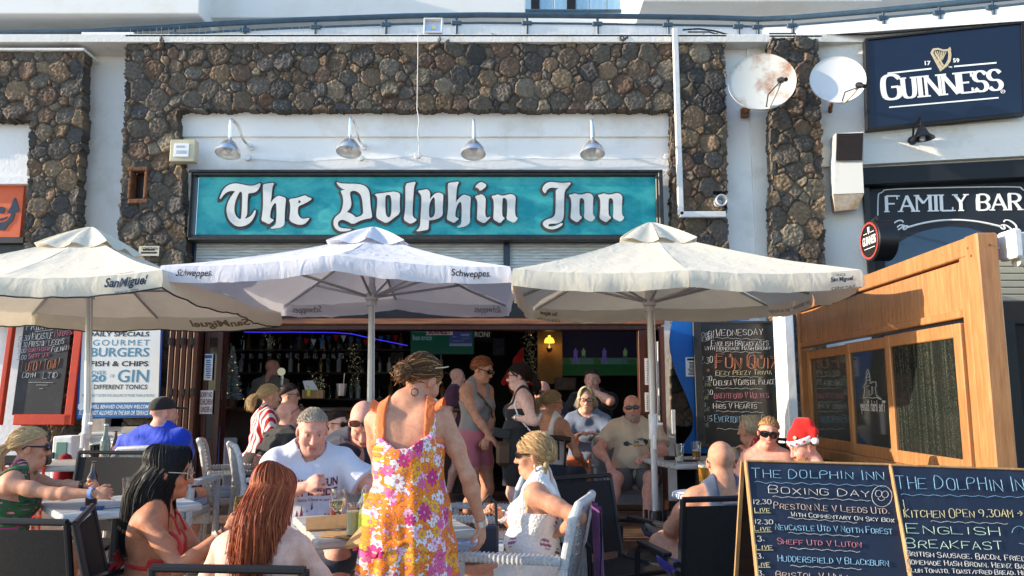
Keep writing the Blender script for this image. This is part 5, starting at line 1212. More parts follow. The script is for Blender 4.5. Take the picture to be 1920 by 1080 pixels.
def weave(mb,F,u0,u1,v0,v1,step,w,amp=.004,curve=0.0):
    nu=int((u1-u0)/step); nv=int((v1-v0)/step); hw=step*(.36 if step>.028 else .43)
    for i in range(nu):
        u=u0+(i+.5)*(u1-u0)/nu; rows=[]
        for j in range(nv*2+1):
            v=v0+(v1-v0)*j/(nv*2); ww=w+amp*math.cos(math.pi*(j+i*2)/2)*(1 if i%2==0 else -1)+curve*((u-(u0+u1)/2)/(u1-u0)*2)**2
            rows.append([F.p(u-hw,v,ww),F.p(u+hw,v,ww)])
        mb.grid(rows)
    for j in range(nv):
        v=v0+(j+.5)*(v1-v0)/nv; rows=[]
        for i in range(nu*2+1):
            u=u0+(u1-u0)*i/(nu*2); ww=w-amp*math.cos(math.pi*(i+j*2)/2)*(1 if j%2==0 else -1)+curve*((u-(u0+u1)/2)/(u1-u0)*2)**2
            rows.append([F.p(u,v+hw,ww),F.p(u,v-hw,ww)])
        mb.grid(rows)
def wicker_chair(name,label,loc,rz,mt,group,cushion=True,open_weave=False):
    t=thing(name,label,'chair',loc,rz,group); W2=.27
    Fb=Fr((0,-.23,.40),(-1,0,0),(0,-.20,1))
    m_=MB(); weave(m_,Fb,-W2+.02,W2-.02,.02,.46,.030 if open_weave else .024,.0,.0035,.03); bk=m_.build('backrest',mt,t)
    if False:
        m_=MB(); g=[[Fb.p(u,v,-.008+.03*(u/W2)**2) for u in np.linspace(-W2+.02,W2-.02,7)] for v in (.02,.24,.46)]; m_.grid(g); m_.build('back_lining',mt,bk)
    m_=MB(); pth=[Fb.p(-W2,0,.03),Fb.p(-W2,.42,.03),Fb.p(-W2+.05,.485,.02),Fb.p(0,.50,0),Fb.p(W2-.05,.485,.02),Fb.p(W2,.42,.03),Fb.p(W2,0,.03)]; m_.tube(pth,.022,10); m_.build('back_frame',mt,t)
    m_=MB(); m_.box((0,.0,.40),(.50,.50,.06),b=.02); m_.box((0,.24,.33),(.5,.03,.10),b=.01); m_.build('seat',mt,t)
    for sx in (-1,1):
        x=sx*(W2+.02); m_=MB(); m_.box((x,.03,.635),(.065,.52,.035),b=.014)
        Fa=Fr((x,0,0),(0,1,0)); 
        m_.tube([V((x,.26,0)),V((x,.26,.4)),V((x,.25,.62))],.024,8)
        # ridges of the binding
        for k in range(22): m_.box((x,-.21+k*.022,.637),(.072,.009,.040),b=.004)
        m_.build('arm',mt,t)
        m_=MB(); m_.tube([V((x,-.27,0)),V((x,-.25,.4)),Fb.p(-x,.2,.03)],.024,8); m_.build('leg',mt,t)
    if cushion: 
        m_=MB(); m_.box((0,.01,.455),(.46,.46,.055),b=.025); m_.build('seat_cushion',m_cushion,t)
    return t
def cast_table(name,label,c,rz,ztop,size,mt,base=0.0,group='terrace tables',legs=4):
    t=thing(name,label,'table',(c[0],c[1],base),rz,group); h=ztop-base; s=size/2
    m_=MB(); m_.box((0,0,h-.021),(size,size,.042),b=.012); m_.build('tabletop',mt,t)
    m_=MB(); m_.tube([V((0,0,.03)),V((0,0,h-.05))],.035,12); m_.box((0,0,h-.05),(.36,.05,.03)); m_.box((0,0,h-.05),(.05,.36,.03)); m_.build('pedestal',m_frame,t)
    for k in range(legs):
        a=math.pi/4+k*math.pi/2; m_=MB(); m_.tube([V((.02*math.cos(a),.02*math.sin(a),.12)),V((.2*math.cos(a),.2*math.sin(a),.06)),V((.36*math.cos(a),.36*math.sin(a),.02))],[.025,.022,.018],8); m_.build('foot',m_frame,t)
    return t
TA=cast_table('terrace_table','white wood effect plank table at the left with a beer bottle and phone on it',(-2.36,4.78),R(40),.755,.74,m_tabletop)
TB=cast_table('terrace_table','weathered plank table in the front centre with drinks and paper envelopes',(-.66,4.02),R(23),.755,.76,m_tabletop_warm)
TC=cast_table('terrace_table','grey plank table at the right behind the umbrella pole with pint glasses',(1.60,6.78),R(14),.85,.80,m_tabletop,PLAT)
TD=cast_table('terrace_table','plank table before the menu board with a stout glass and green bottle',(-3.33,6.3),R(10),.87,.72,m_tabletop_warm,PLAT)
TE=cast_table('terrace_table','small plank table behind the floral dress with a lager glass',(-1.12,5.9),R(0),.90,.6,m_tabletop,PLAT)
def cxy(px,Y): return (px-960)/FPX*Y*1.0
# chairs
sling_chair('mesh_armchair','empty black mesh armchair in the left front corner seen from behind',(cxy(58,3.15),3.42,0),R(-6),tilt=12)
sling_chair('mesh_armchair','black mesh armchair under the dark haired woman in a red bikini',(cxy(322,3.35),3.42,0),R(-68))
sling_chair('mesh_armchair','black mesh armchair under the red haired woman seen from behind',(cxy(500,2.8),2.83,0),R(-4),s=.93,tilt=8)
sling_chair('mesh_armchair','empty black mesh armchair beyond the left plank table, facing it',(cxy(205,5.45),5.35,0.0),R(174),s=1.10,tilt=8)
sling_chair('mesh_armchair','black mesh armchair with a sunlit corner right of the woman with a braid',(cxy(1120,4.75)+.02,4.55,0),R(212),tilt=12)
sling_chair('mesh_armchair','black mesh armchair of the bald man at the right, beside the folding chalkboards',(cxy(1335,3.75)+.02,3.95,0),R(12),s=1.02,tilt=9)
sling_chair('mesh_armchair','black mesh armchair of the older woman before the wall chalkboard',(cxy(1412,6.4),6.45,PLAT),R(112))
g='white wicker terrace armchairs'
wicker_chair('wicker_armchair','white open weave wicker armchair beside the door, behind the other white one',(cxy(458,6.8),6.8,PLAT),R(-72),m_wicker,g,open_weave=True)
wicker_chair('wicker_armchair','white wicker armchair directly behind the man in the white printed shirt',(cxy(512,6.2),6.3,PLAT),R(-64),m_wicker,g)
wicker_chair('wicker_armchair','white wicker armchair leaning behind the floral dress, seen edge on',(cxy(905,5.1),5.2,0),R(80),m_wicker,g)
wicker_chair('wicker_armchair','white wicker armchair under the woman with the braid, its front arm in view',(cxy(985,4.0),4.02,0),R(76),m_wicker,g,cushion=False)
wicker_chair('wicker_armchair','white open weave wicker armchair under the man in blue',(cxy(322,5.9),5.95,PLAT),R(0),m_wicker,g,open_weave=True)
wicker_chair('wicker_armchair','white open weave wicker armchair against the wall beside the plank table with the green bottle',(cxy(170,7.5),7.55,PLAT),R(180),m_wicker,g,open_weave=True)
wicker_chair('wicker_armchair','grey wicker armchair under the man in the beige car shirt',(cxy(1168,7.45),7.5,PLAT),R(178),m_wickergrey,g)
# wooden spindle chair
t=thing('spindle_chair','dark wooden spindle back chair under the woman in the white lace top','chair',(cxy(1040,7.5),7.55,PLAT),R(-20))
m_=MB(); m_.lathe([(0,.42),(.2,.42),(.215,.44),(.2,.46),(0,.455)],(0,0,0),20); m_.build('seat',m_darkbrown,t)
for k,x in enumerate(np.linspace(-.17,.17,6)):
    m_=MB(); m_.tube([V((x*.8,-.16,.45)),V((x,-.24,.86))],.011,6); m_.build('spindle',m_darkbrown,t)
m_=MB(); m_.tube([V((-.21,-.2,.86)),V((-.1,-.245,.88)),V((.1,-.245,.88)),V((.21,-.2,.86))],.026,8); m_.build('top_rail',m_darkbrown,t)
for sx in (-1,1):
    for sy in (-1,1):
        m_=MB(); m_.tube([V((sx*.13,sy*.12,.43)),V((sx*.19,sy*.18,0))],.017,6); m_.build('leg',m_darkbrown,t)
# little round table with the striped cloth near the bald man
t=thing('round_table','small round table with a blue and white striped cover carrying a full pint','table',(cxy(1318,5.0),5.0,0))
m_=MB(); m_.lathe([(0,.745),(.20,.745),(.225,.76),(.22,.785),(0,.79)],(0,0,0),28); m_.build('striped_cover',wave_mat('striped_cover',rgb(52,76,130),rgb(196,204,220),13,'Y',lo=.4,hi=.6),t)
m_=MB(); m_.lathe([(0,0),(.2,0),(.2,.02),(.03,.05),(.03,.74),(0,.745)],(0,0,0),20); m_.build('pedestal',m_frame,t)
# A-frame chalkboards in the front right corner
def aframe(label,TLp,TRp,BLp,items,Yt,Yb,Yr):
    A=P(TLp[0],TLp[1],Yt); B=P(TRp[0],TRp[1],Yr); Cb=P(BLp[0],BLp[1],Yb)
    t=thing('folding_chalkboard',label,'chalkboard',((A.x+B.x)/2,Yb-.1,0))
    F=Fr(A,B-A,A-Cb); w=(B-A).length; k=A.z/F.v.z
    m_=MB(); m_.fbox(F,0,w,-k,0,-.02,0,.002); bd=m_.build('board',m_blackboard_navy,t,world=True)
    m_=MB(); m_.fbox(F,-.008,w+.002,.0,.008,-.024,.006,.002); m_.fbox(F,-.008,0,-k,.0,-.024,.006,.002); m_.build('front_frame',m_lightwood,t,world=True)
    b0=A-F.n*.03; foot=V((A.x-.005,A.y+.34,0))
    m_=MB(); 
    for e,q in ((A,0),(B,0)):
        m_.tube([V((e.x-.004,e.y+.045,e.z)),V((e.x-.006,e.y+.42,0))],.010,4)
    m_.build('rear_leg',m_lightwood,t,world=True)
    m_=MB(); m_.add([V((A.x,A.y+.05,A.z-.01)),V((B.x,B.y+.05,B.z-.01)),V((B.x,B.y+.40,.03)),V((A.x,A.y+.40,.03))],[(0,1,2,3)]); m_.build('rear_board',m_darkbrown,t,world=True,smooth=False)
    by={}
    F2_=Fr(F.p(0,0,.003),F.u,F.v)
    board_text(F2_,bd,items,.0015)
    return t
q=lambda x,y:(1380+x/3.556,840+y/3.556)
def ch(mt,tx,x0,y0,x1,y1,h): return (mt,tx,q(x0,y0),q(x1,y1),h*.84/3.556)
def wv(mt,x0,y0,x1,y1,n=6): return (mt,'~',q(x0,y0),q(x1,y1),n)
I1=[ch(ck_b,'THE DOLPHIN INN',100,196,1000,212,58),wv(ck_b,125,228,1000,255,9),ch(ck_w,'BOXING DAY',210,300,905,330,48),wv(ck_w,245,325,895,352,8),(ck_w,'o',q(972,322),19),(ck_w,'o',q(950,305),6),(ck_w,'o',q(993,310),6),(ck_w,'o',q(968,325),7,.5,2.7),
 ch(ck_w,'12.30',112,374,240,376,36),ch(ck_y,'LIVE',122,428,228,428,30),(ck_y,'_',q(125,434),q(232,434)),ch(ck_s,'PRESTON N.E V LEEDS UTD.',250,404,1030,440,40),ch(ck_w,'WITH COMMENTARY ON SKY BOX',365,455,1060,498,26),wv(ck_w,345,466,805,498,6),
 ch(ck_w,'12.30',122,505,250,510,36),ch(ck_y,'LIVE',122,552,238,554,30),(ck_y,'_',q(125,562),q(240,560)),ch(ck_b,'NEWCASTLE UTD V NOTTM FOREST',260,545,1048,574,38),wv(ck_w,350,566,820,590,6),
 ch(ck_w,'3.',140,622,195,622,38),ch(ck_y,'LIVE',132,675,248,678,32),(ck_y,'_',q(135,682),q(250,682)),ch(ck_p,'SHEFF UTD V LUTON',272,640,842,662,36),wv(ck_w,360,668,825,692,6),
 ch(ck_w,'3.',140,738,190,738,38),ch(ck_y,'LIVE',135,790,228,792,30),(ck_y,'_',q(138,797),q(230,797)),ch(ck_b,'HUDDERSFIELD V BLACKBURN',275,755,1025,788,42),wv(ck_w,362,786,835,808,6),
 ch(ck_w,'3.',145,850,195,850,36),ch(ck_s,'BRISTOL V HULL',262,862,780,886,42)]
I2=[ch(ck_b,'THE DOLPHIN INN',1065,270,2010,290,88),wv(ck_b,1100,312,2000,330,9),ch(ck_y,'KITCHEN OPEN 9.30AM >',1118,465,1920,460,54),(ck_y,'_',q(1112,345),q(1135,465)),wv(ck_w,1298,490,1810,505,6),
 ch(ck_g,'ENGLISH',1130,565,1775,590,60),ch(ck_g,'BREAKFAST',1130,665,1790,680,58),(ck_b,'o',q(1885,570),13,3.2,6.6),(ck_b,'_',q(1885,635),q(1930,645)),
 ch(ck_w,'BRITISH SAUSAGE, BACON, FRIED EGG',1135,720,2050,760,34),ch(ck_w,'HOMEMADE HASH BROWN, HEINZ BAKED',1135,775,2010,808,32),ch(ck_w,'PLUM TOMATO, TOAST/FRIED BREAD, HEINZ',1140,828,2000,850,28)]
aframe('navy folding chalkboard headed BOXING DAY with football fixtures',(1401,866),(1668,873),(1417,1080),I1,3.05,2.92,3.03)
aframe('navy folding chalkboard advertising the kitchen and English breakfast at the right edge',(1672,874),(1965,884),(1701,1080),I2,3.02,2.89,3.0)
# ---------------- glasses, bottles and small things ----------------
def pint(label,p,fill,hgt=.15,r=.042,foam=True,mt=None,name='pint_glass',cat='glass'):
    t=thing(name,label,cat,tuple(p))
    m_=MB(); pr=[(r*.72,0),(r*.74,.012),(r*.86,hgt*.5),(r,hgt),(r*.95,hgt),(r*.81,hgt*.5),(r*.68,.016),(0,.014)]; m_.lathe(pr,(0,0,0),24,caps=False); m_.add([V((r*.72*math.cos(a*math.pi/12),r*.72*math.sin(a*math.pi/12),0)) for a in range(24)],[tuple(range(24))[::-1]]); m_.build('glass',m_glass,t)
    if fill>0:
        ft=hgt*fill; rr=lambda z:(r*.68+(r*.95-r*.68)*z/hgt)*.97
        m_=MB(); m_.lathe([(0,.017),(rr(.017),.017),(rr(ft*.5),ft*.5),(rr(ft),ft),(0,ft)],(0,0,0),22); m_.build('drink',mt or m_beer,t)
        if foam: m_=MB(); m_.lathe([(0,ft+.0005),(rr(ft),ft+.0005),(rr(ft+.012),ft+.012),(0,ft+.014)],(0,0,0),22); m_.build('foam',m_foam,t)
    return t
def on(px,Y,z): return (cxy(px,Y),Y,z)
pint('full lager pint with a foam collar on the striped round table',on(1312,4.98,.792),.80,.19,.043)
pint('nearly empty pint glass on the grey table at the right',on(1267,6.45,.852),.22,.15,.043,mt=m_foam)
pint('half finished pint of dark ale on the grey table by the blue board',on(1299,6.80,.852),.45,.15,.043)
pint('tall lager glass hidden behind the right umbrella pole beside the beige shirt',on(1222,6.95,.852),.9,.17,.034)
pint('lager glass on the small table between the seated woman and the bent bald man',on(671,5.85,.902),.62,.16,.046)
pint('empty ribbed glass on the left plank table beside the black haired woman',on(262,4.72,.757),.22,.15,.045,mt=m_stout)
pint('dark stout pint with a cream head on the table by the blue shirt',on(193,6.15,.872),.86,.165,.046,mt=m_stout)
def bottle(label,p,mt,h=.23,r=.032,label_m=None,cap=None,name='bottle'):
    t=thing(name,label,'bottle',tuple(p)); m_=MB()
    m_.lathe([(0,0),(r*.92,0),(r,.006),(r,h*.55),(r*.9,h*.63),(r*.45,h*.76),(r*.38,h*.97),(r*.44,h*.975),(r*.44,h),(0,h)],(0,0,0),20); m_.build('glass',mt,t)
    if label_m: m_=MB(); m_.lathe([(r*1.01,h*.16),(r*1.02,h*.16),(r*1.02,h*.46),(r*1.01,h*.46)],(0,0,0),20,caps=False); m_.build('label',label_m,t)
    if cap: m_=MB(); m_.lathe([(0,h),(r*.48,h),(r*.48,h+.012),(0,h+.013)],(0,0,0),12); m_.build('cap',cap,t)
    return t
m_redlab=mat('red_label',(.5,.02,.02),.5)
bottle('brown beer bottle with a red label by the clasped hands',on(193,4.66,.757),m_brownglass,.25,.032,m_redlab)
bottle('tall pale green glass water bottle on the table before the blue shirt',on(211,6.12,.872),m_greenglass,.29,.036,cap=m_whitemetal)
bottle('small dark bottle beside the green water bottle',on(229,6.3,.872),m_brownglass,.24,.03,m_gold)
bottle('clear bottle of yellow soft drink on the front centre table',on(694,3.53,.757),m_lime,.20,.032,mat('lime_label',(.55,.62,.05),.5))
bottle('clear bottle with white and red label behind the yellow drink',on(690,3.85,.757),m_glass,.2,.03,m_redlab)
t=pint('tall tumbler of cloudy lemonade with ice on the front centre table',on(672,3.58,.757),.78,.15,.037,False,m_lemon,'tumbler')
t=thing('wine_glass','stemmed wine glass half full of white wine on the front centre table','glass',on(643,3.80,.757))
m_=MB(); m_.lathe([(.034,0),(.034,.003),(.005,.008),(.0045,.075),(.02,.088),(.036,.115),(.039,.145),(.034,.19),(.0325,.19),(.0375,.145),(.0345,.116),(.018,.091),(0,.088)],(0,0,0),26,caps=False); m_.build('glass',m_glass,t)
m_=MB(); m_.lathe([(0,.090),(.018,.0925),(.0335,.117),(.0362,.138),(0,.138)],(0,0,0),24); m_.build('drink',m_wine,t)
t=pint('dark red soft drink glass behind the wine glass',on(640,3.95,.757),.7,.11,.035,False,mat('red_drink',(.3,.02,.015),.1,coat=.4),'tumbler')
# paper and small items
def flat_box(name,label,cat,p,sz,rz,mt,b=.002):
    m_=MB(); m_.box((0,0,sz[2]/2),sz,b=b); o=m_.build(name,mt,loc=tuple(p)); o.rotation_euler=(0,0,rz); return tag(o,label,cat)
def envelope(label,p,rz,w,d,open_=False):
    t=thing('paper_envelope',label,'envelope',tuple(p),rz); m_=MB(); m_.box((0,0,.004),(w,d,.006),b=.002); m_.build('body',m_kraft,t)
    m_=MB(); h=.055 if open_ else .014; m_.add([(-w/2,-d/2,.008),(w/2,-d/2,.008),(w/2,d*.1,.008+h),(-w/2,d*.1,.008+h*.8),(w/2,d/2,.008),(-w/2,d/2,.008)],[(0,1,2,3),(3,2,4,5)]); m_.build('flap',m_kraft,t,smooth=False); return t
envelope('tented brown kraft paper packet beside the lemonade tumbler',on(625,3.84,.757),R(15),.20,.13,True)
envelope('flat brown kraft paper packet on the near edge of the front centre table',on(650,3.62,.757),R(-22),.17,.09)
flat_box('phone','flat silver phone lying on the left plank table','phone',on(222,4.55,.757),(.075,.15,.009),R(-55),m_greymetal)
flat_box('napkin','crumpled white napkin under the clasped hands on the left plank table','napkin',on(196,4.48,.757),(.12,.08,.012),R(20),m_denimblue,.005)
flat_box('menu_card','dark menu card lying on the grey table at the right','menu',on(1285,6.62,.852),(.20,.13,.008),R(10),m_ink)
flat_box('paper_sheet','folded white paper sheet under the full pint','paper',on(1290,4.92,.792),(.16,.1,.006),R(30),m_paper)
t=thing('ashtray','small dark ashtray on the grey table behind the nearly empty pint','ashtray',on(1250,6.75,.852)); m_=MB(); m_.lathe([(0,0),(.05,0),(.055,.03),(.045,.03),(.04,.01),(0,.01)],(0,0,0),20,caps=False); m_.build('bowl',m_black,t)
# green meter door on the wall at the left, bags, lattice leg
t=thing('meter_cabinet','green metal meter cabinet door in a white rendered plinth behind the left tables','cabinet',tuple(P(118,930,7.2)))
FQ=Fr((0,7.6,0),(1,0,0)); m_=MB(); fb(m_,FQ,88,818,135,960,-.25,0,.01); m_.build('plinth',m_plaster,t,world=True)
m_=MB(); fb(m_,FQ,103,829,127,882,0,.015); m_.build('door',mat('green_metal',rgb(96,132,120),.5),t,world=True)
m_=MB(); fb(m_,FQ,99,848,103,860,0,.02); m_.build('latch',m_black,t,world=True)
t=thing('backpack','red cloth bag hanging over a chair at the table by the left umbrella pole','bag',on(140,6.6,.7))
m_=MB(); m_.lathe([(0,-.12),(.06,-.11),(.085,-.02),(.075,.12),(.04,.2),(0,.22)],(0,0,0),18); m_.build('body',m_blanket,t); m_=MB(); m_.tube([(.07,-.03,.12),(.10,-.03,.0),(.09,-.03,-.12),(.04,-.04,-.2)],.010,6); m_.build('strap',m_black,t)
t=thing('handbag','small navy handbag hanging from the hand of the woman with the braid','bag',tuple(P(916,1010,3.95)))
m_=MB(); m_.box((0,0,-.02),(.10,.05,.17),b=.02); m_.build('body',mat('navy_leather',(.012,.018,.04),.4),t); m_=MB(); m_.tube([(-.04,0,.06),(-.035,0,.17),(.0,0,.21),(.035,0,.17),(.04,0,.06)],.008,6); m_.build('strap',m_frame,t)
t=thing('lattice_screen','low terracotta lattice screen with a black top rail in the left corner','screen',on(20,5.9,PLAT))
m_=MB()
Fl=Fr((cxy(-60,5.9),5.9,0),(1,0,0))
for i in range(14):
    m_.fbox(Fl,i*.05,i*.05+.015,.13,.88,-.01,.01); m_.fbox(Fl,0,.68,.2+i*.05,.215+i*.05,.0101,.02)
m_.build('lattice',m_redframe,t,world=True); m_=MB(); m_.fbox(Fl,-.1,.7,.88,.95,-.04,.04,.015); m_.build('top_rail',m_black,t,world=True)
m_=MB(); random.seed(11)
base=on(1095,3.98,0)
tw=thing('towel','purple towel hanging over the outside of the wicker chair back','towel',on(1106,3.92,.5))
m_=MB(); rows=[]
for i in range(10):
    z=.36-.62*i/9; rows.append([V((.02+.015*math.sin(j*1.1+i*.5)+.03*i/9,.10-.2*j/7,z)) for j in range(8)])
m_.grid(rows); m_.grid([[p+V((-.012,0,0)) for p in r[::-1]] for r in rows]); m_.build('cloth',cloth('purple_terry',(.16,.03,.17),.95,fold=.01),tw)
# ---------------- people: one smooth blended surface per body ----------------
def euler(yaw=0,pitch=0,roll=0):
    "yaw left +, pitch forward/down +, roll towards own right +"
    return np.array(MX.Rotation(R(yaw),3,'Z')@MX.Rotation(-R(pitch),3,'X')@MX.Rotation(R(roll),3,'Y'))
class Field:
    def __init__(s,lo,hi,h):
        s.lo=np.array(lo,float); s.h=h; s.n=np.maximum(4,((np.array(hi)-s.lo)/h).astype(int)+2)
        s.ax=[(s.lo[i]+h*np.arange(s.n[i])).astype(np.float32) for i in range(3)]; s.F=np.full(s.n,.15,np.float32)
    def sl(s,lo,hi):
        a=np.clip(((np.array(lo)-s.lo)/s.h).astype(int),0,s.n-1); b=np.clip(((np.array(hi)-s.lo)/s.h).astype(int)+2,0,s.n)
        if (b-a<=0).any(): return None
        q=tuple(slice(int(i),int(j)) for i,j in zip(a,b))
        X=s.ax[0][q[0]][:,None,None]; Y=s.ax[1][q[1]][None,:,None]; Z=s.ax[2][q[2]][None,None,:]
        return q,X,Y,Z
    def put(s,q,d,k,sub):
        f=s.F[q]
        if sub:
            d=-d; h=np.maximum(k-np.abs(f-d),0)/k; s.F[q]=np.maximum(f,d)+h*h*k*.25
        else:
            h=np.maximum(k-np.abs(f-d),0)/k; s.F[q]=np.minimum(f,d)-h*h*k*.25
    def cone(s,a,b,ra,rb,k=.02,sub=False):
        a=np.array(a,float);b=np.array(b,float); m=max(ra,rb)+k+2*s.h
        g=s.sl(np.minimum(a,b)-m,np.maximum(a,b)+m)
        if g is None: return
        q,X,Y,Z=g; d=b-a; dd=max(d@d,1e-9); X=X-np.float32(a[0]);Y=Y-np.float32(a[1]);Z=Z-np.float32(a[2])
        t=np.clip((X*np.float32(d[0])+Y*np.float32(d[1])+Z*np.float32(d[2]))/np.float32(dd),0,1)
        D=np.sqrt((X-t*np.float32(d[0]))**2+(Y-t*np.float32(d[1]))**2+(Z-t*np.float32(d[2]))**2)-(np.float32(ra)+np.float32(rb-ra)*t)
        s.put(q,D,k,sub)
    def ell(s,c,r,Rm=None,k=.02,sub=False):
        c=np.array(c,float); r=np.array(r,float); Rm=np.eye(3) if Rm is None else Rm; m=r.max()+k+2*s.h
        g=s.sl(c-m,c+m)
        if g is None: return
        q,X,Y,Z=g; X=X-np.float32(c[0]);Y=Y-np.float32(c[1]);Z=Z-np.float32(c[2]); M=Rm.T.astype(np.float32)
        p=[(M[i,0]*X+M[i,1]*Y+M[i,2]*Z)/np.float32(r[i]) for i in range(3)]
        k0=np.sqrt(p[0]**2+p[1]**2+p[2]**2)+1e-6
        k1=np.sqrt((p[0]/np.float32(r[0]))**2+(p[1]/np.float32(r[1]))**2+(p[2]/np.float32(r[2]))**2)+1e-6
        s.put(q,k0*(k0-1)/k1,k,sub)
    def prof(s,P0,Rt,pr,k=.02,pleat=0,np_=14):
        "elliptical profile [(z,a,b,yc)] in the frame P0,Rt"
        g=s.sl(s.lo,s.lo+s.n*s.h); q,X,Y,Z=g; M=Rt.T.astype(np.float32); X=X-np.float32(P0[0]);Y=Y-np.float32(P0[1]);Z=Z-np.float32(P0[2])
        x,y,z=[M[i,0]*X+M[i,1]*Y+M[i,2]*Z for i in range(3)]
        zs=[p[0] for p in pr][::-1]; A=np.interp(z,zs,[p[1] for p in pr][::-1]).astype(np.float32); B=np.interp(z,zs,[p[2] for p in pr][::-1]).astype(np.float32); C=np.interp(z,zs,[p[3] for p in pr][::-1]).astype(np.float32)
        y=y-C
        if pleat:
            th=np.arctan2(y,x); ram=np.clip((pr[0][0]-z)/(pr[0][0]-pr[-1][0]),0,1); wv=1+pleat*ram*(np.sin(np_*th)+.5*np.sin(np_*1.7*th+1)); A=A*wv;B=B*wv
        d=(np.sqrt((x/A)**2+(y/B)**2)-1)*np.minimum(A,B)
        d=np.maximum(d,np.maximum(z-pr[0][0],pr[-1][0]-z)); s.put(q,d,k,False)
    def cut(s,P0,Rt,fn):
        g=s.sl(s.lo,s.lo+s.n*s.h); q,X,Y,Z=g; M=Rt.T.astype(np.float32); X=X-np.float32(P0[0]);Y=Y-np.float32(P0[1]);Z=Z-np.float32(P0[2])
        x,y,z=[M[i,0]*X+M[i,1]*Y+M[i,2]*Z for i in range(3)]
        s.F=np.maximum(s.F,fn(x,y,z).astype(np.float32))
    def folds(s,amp,f=26,seed=0):
        q,X,Y,Z=s.sl(s.lo,s.lo+s.n*s.h)
        w=np.sin(f*(X*.7+Z*.9)+3*np.sin(9*Y+5*Z+seed))+.7*np.sin(f*1.3*(Z*.8-X*.9)+2.5*np.sin(7*X+11*Z+seed*2))+.5*np.sin(f*2.1*(Y+Z*.4)+2*np.sin(13*X+seed))
        s.F+= (amp*.5*w).astype(np.float32)
    def mesh(s):
        F=s.F; S_=F<0; nx,ny,nz=F.shape
        cnt=np.zeros((nx-1,ny-1,nz-1),np.int8)
        for i in (0,1):
            for j in (0,1):
                for k in (0,1): cnt+=S_[i:nx-1+i,j:ny-1+j,k:nz-1+k]
        act=(cnt>0)&(cnt<8); ids=np.argwhere(act); idx=np.full(act.shape,-1,np.int64); idx[act]=np.arange(len(ids))
        acc=np.zeros((len(ids),3)); w=np.zeros(len(ids)); I,J,K=ids.T
        cs=[(i,j,k) for i in (0,1) for j in (0,1) for k in (0,1)]
        for a in cs:
            for ax in range(3):
                if a[ax]: continue
                b=list(a); b[ax]=1
                fa=F[I+a[0],J+a[1],K+a[2]]; fb=F[I+b[0],J+b[1],K+b[2]]; c=(fa<0)!=(fb<0)
                t=np.where(c,fa/np.where(c,fa-fb,1),0); p=np.array(a,float)[None,:].repeat(len(ids),0); p[:,ax]+=t
                acc+=p*c[:,None]; w+=c
        v=s.lo+s.h*(ids+acc/np.maximum(w,1)[:,None]); fs=[]
        for ax in range(3):
            o=[0,1,2]; o.remove(ax)
            sl0=[slice(None)]*3; sl1=[slice(None)]*3; sl0[ax]=slice(0,-1); sl1[ax]=slice(1,None)
            a=S_[tuple(sl0)]; b=S_[tuple(sl1)]; ch=a!=b; E=np.argwhere(ch); 
            E=E[(E[:,o[0]]>0)&(E[:,o[1]]>0)&(E[:,o[0]]<F.shape[o[0]]-1)&(E[:,o[1]]<F.shape[o[1]]-1)]
            if not len(E): continue
            def g(d0,d1):
                q=E.copy(); q[:,o[0]]-=d0; q[:,o[1]]-=d1; return idx[q[:,0],q[:,1],q[:,2]]
            Q=np.stack([g(1,1),g(0,1),g(0,0),g(1,0)],1); fl=a[E[:,0],E[:,1],E[:,2]]
            if ax==1: fl=~fl
            Q[~fl]=Q[~fl][:,::-1]; fs.append(Q)
        f=np.concatenate(fs) if fs else np.zeros((0,4),int); f=f[(f>=0).all(1)]
        return v,f
def relax(v,f,it=1,lam=.5):
    n=len(v)
    for _ in range(it):
        acc=np.zeros_like(v); c=np.zeros(n)
        for i in range(4):
            a=f[:,i]; b=f[:,(i+1)%4]
            for d in range(3): acc[:,d]+=np.bincount(a,v[b,d],n)+np.bincount(b,v[a,d],n)
            c+=np.bincount(a,minlength=n)+np.bincount(b,minlength=n)
        v=v*(1-lam)+lam*acc/np.maximum(c,1)[:,None]
    return v
m_skin=mat('skin',(.6,.4,.3),.6,attr=True,c2=(.80,.73,.70),ns=34,bump=.0013,bs=220,sss=.12,spec=.34)
m_hair=mat('hair',(.1,.05,.02),.5,attr=True,c2=(.8,.78,.76),ns=60,spec=.28)
def tubes(paths,rad,rng,nseg=3):
    "paths (n,m,3) -> triangular tubes"
    n,m,_=paths.shape; t=np.gradient(paths,axis=1); t/=np.linalg.norm(t,axis=2,keepdims=True)+1e-9
    ref=rng.normal(size=(n,1,3)); x=np.cross(t,ref); x/=np.linalg.norm(x,axis=2,keepdims=True)+1e-9; y=np.cross(t,x)
    tap=np.interp(np.linspace(0,1,m),[0,.1,.7,1],[.6,1,.9,.15])[None,:,None]*rad
    vs=[paths+x*tap*math.cos(2*math.pi*k/nseg)+y*tap*math.sin(2*math.pi*k/nseg) for k in range(nseg)]
    v=np.stack(vs,2).reshape(-1,3); fs=[]
    base=(np.arange(n)[:,None]*m+np.arange(m-1)[None,:])*nseg
    for k in range(nseg):
        k2=(k+1)%nseg; fs.append(np.stack([base+k,base+k2,base+nseg+k2,base+nseg+k],2).reshape(-1,4))
    return v,np.concatenate(fs)
def slerp_path(a,b,rad,m=9):
    "a,b unit-ish directions scaled by ellipsoid radii"
    a=a/rad;b=b/rad; ts=np.linspace(0,1,m)[:,None]; p=a*(1-ts)+b*ts; ln=np.linalg.norm(a)*(1-ts)+np.linalg.norm(b)*ts
    return p/np.linalg.norm(p,axis=1,keepdims=True)*ln*rad
SK={'fair':rgb(226,178,158),'pink':rgb(218,160,142),'tan':rgb(200,146,118),'deep':rgb(186,124,92),'pale':rgb(232,190,176)}
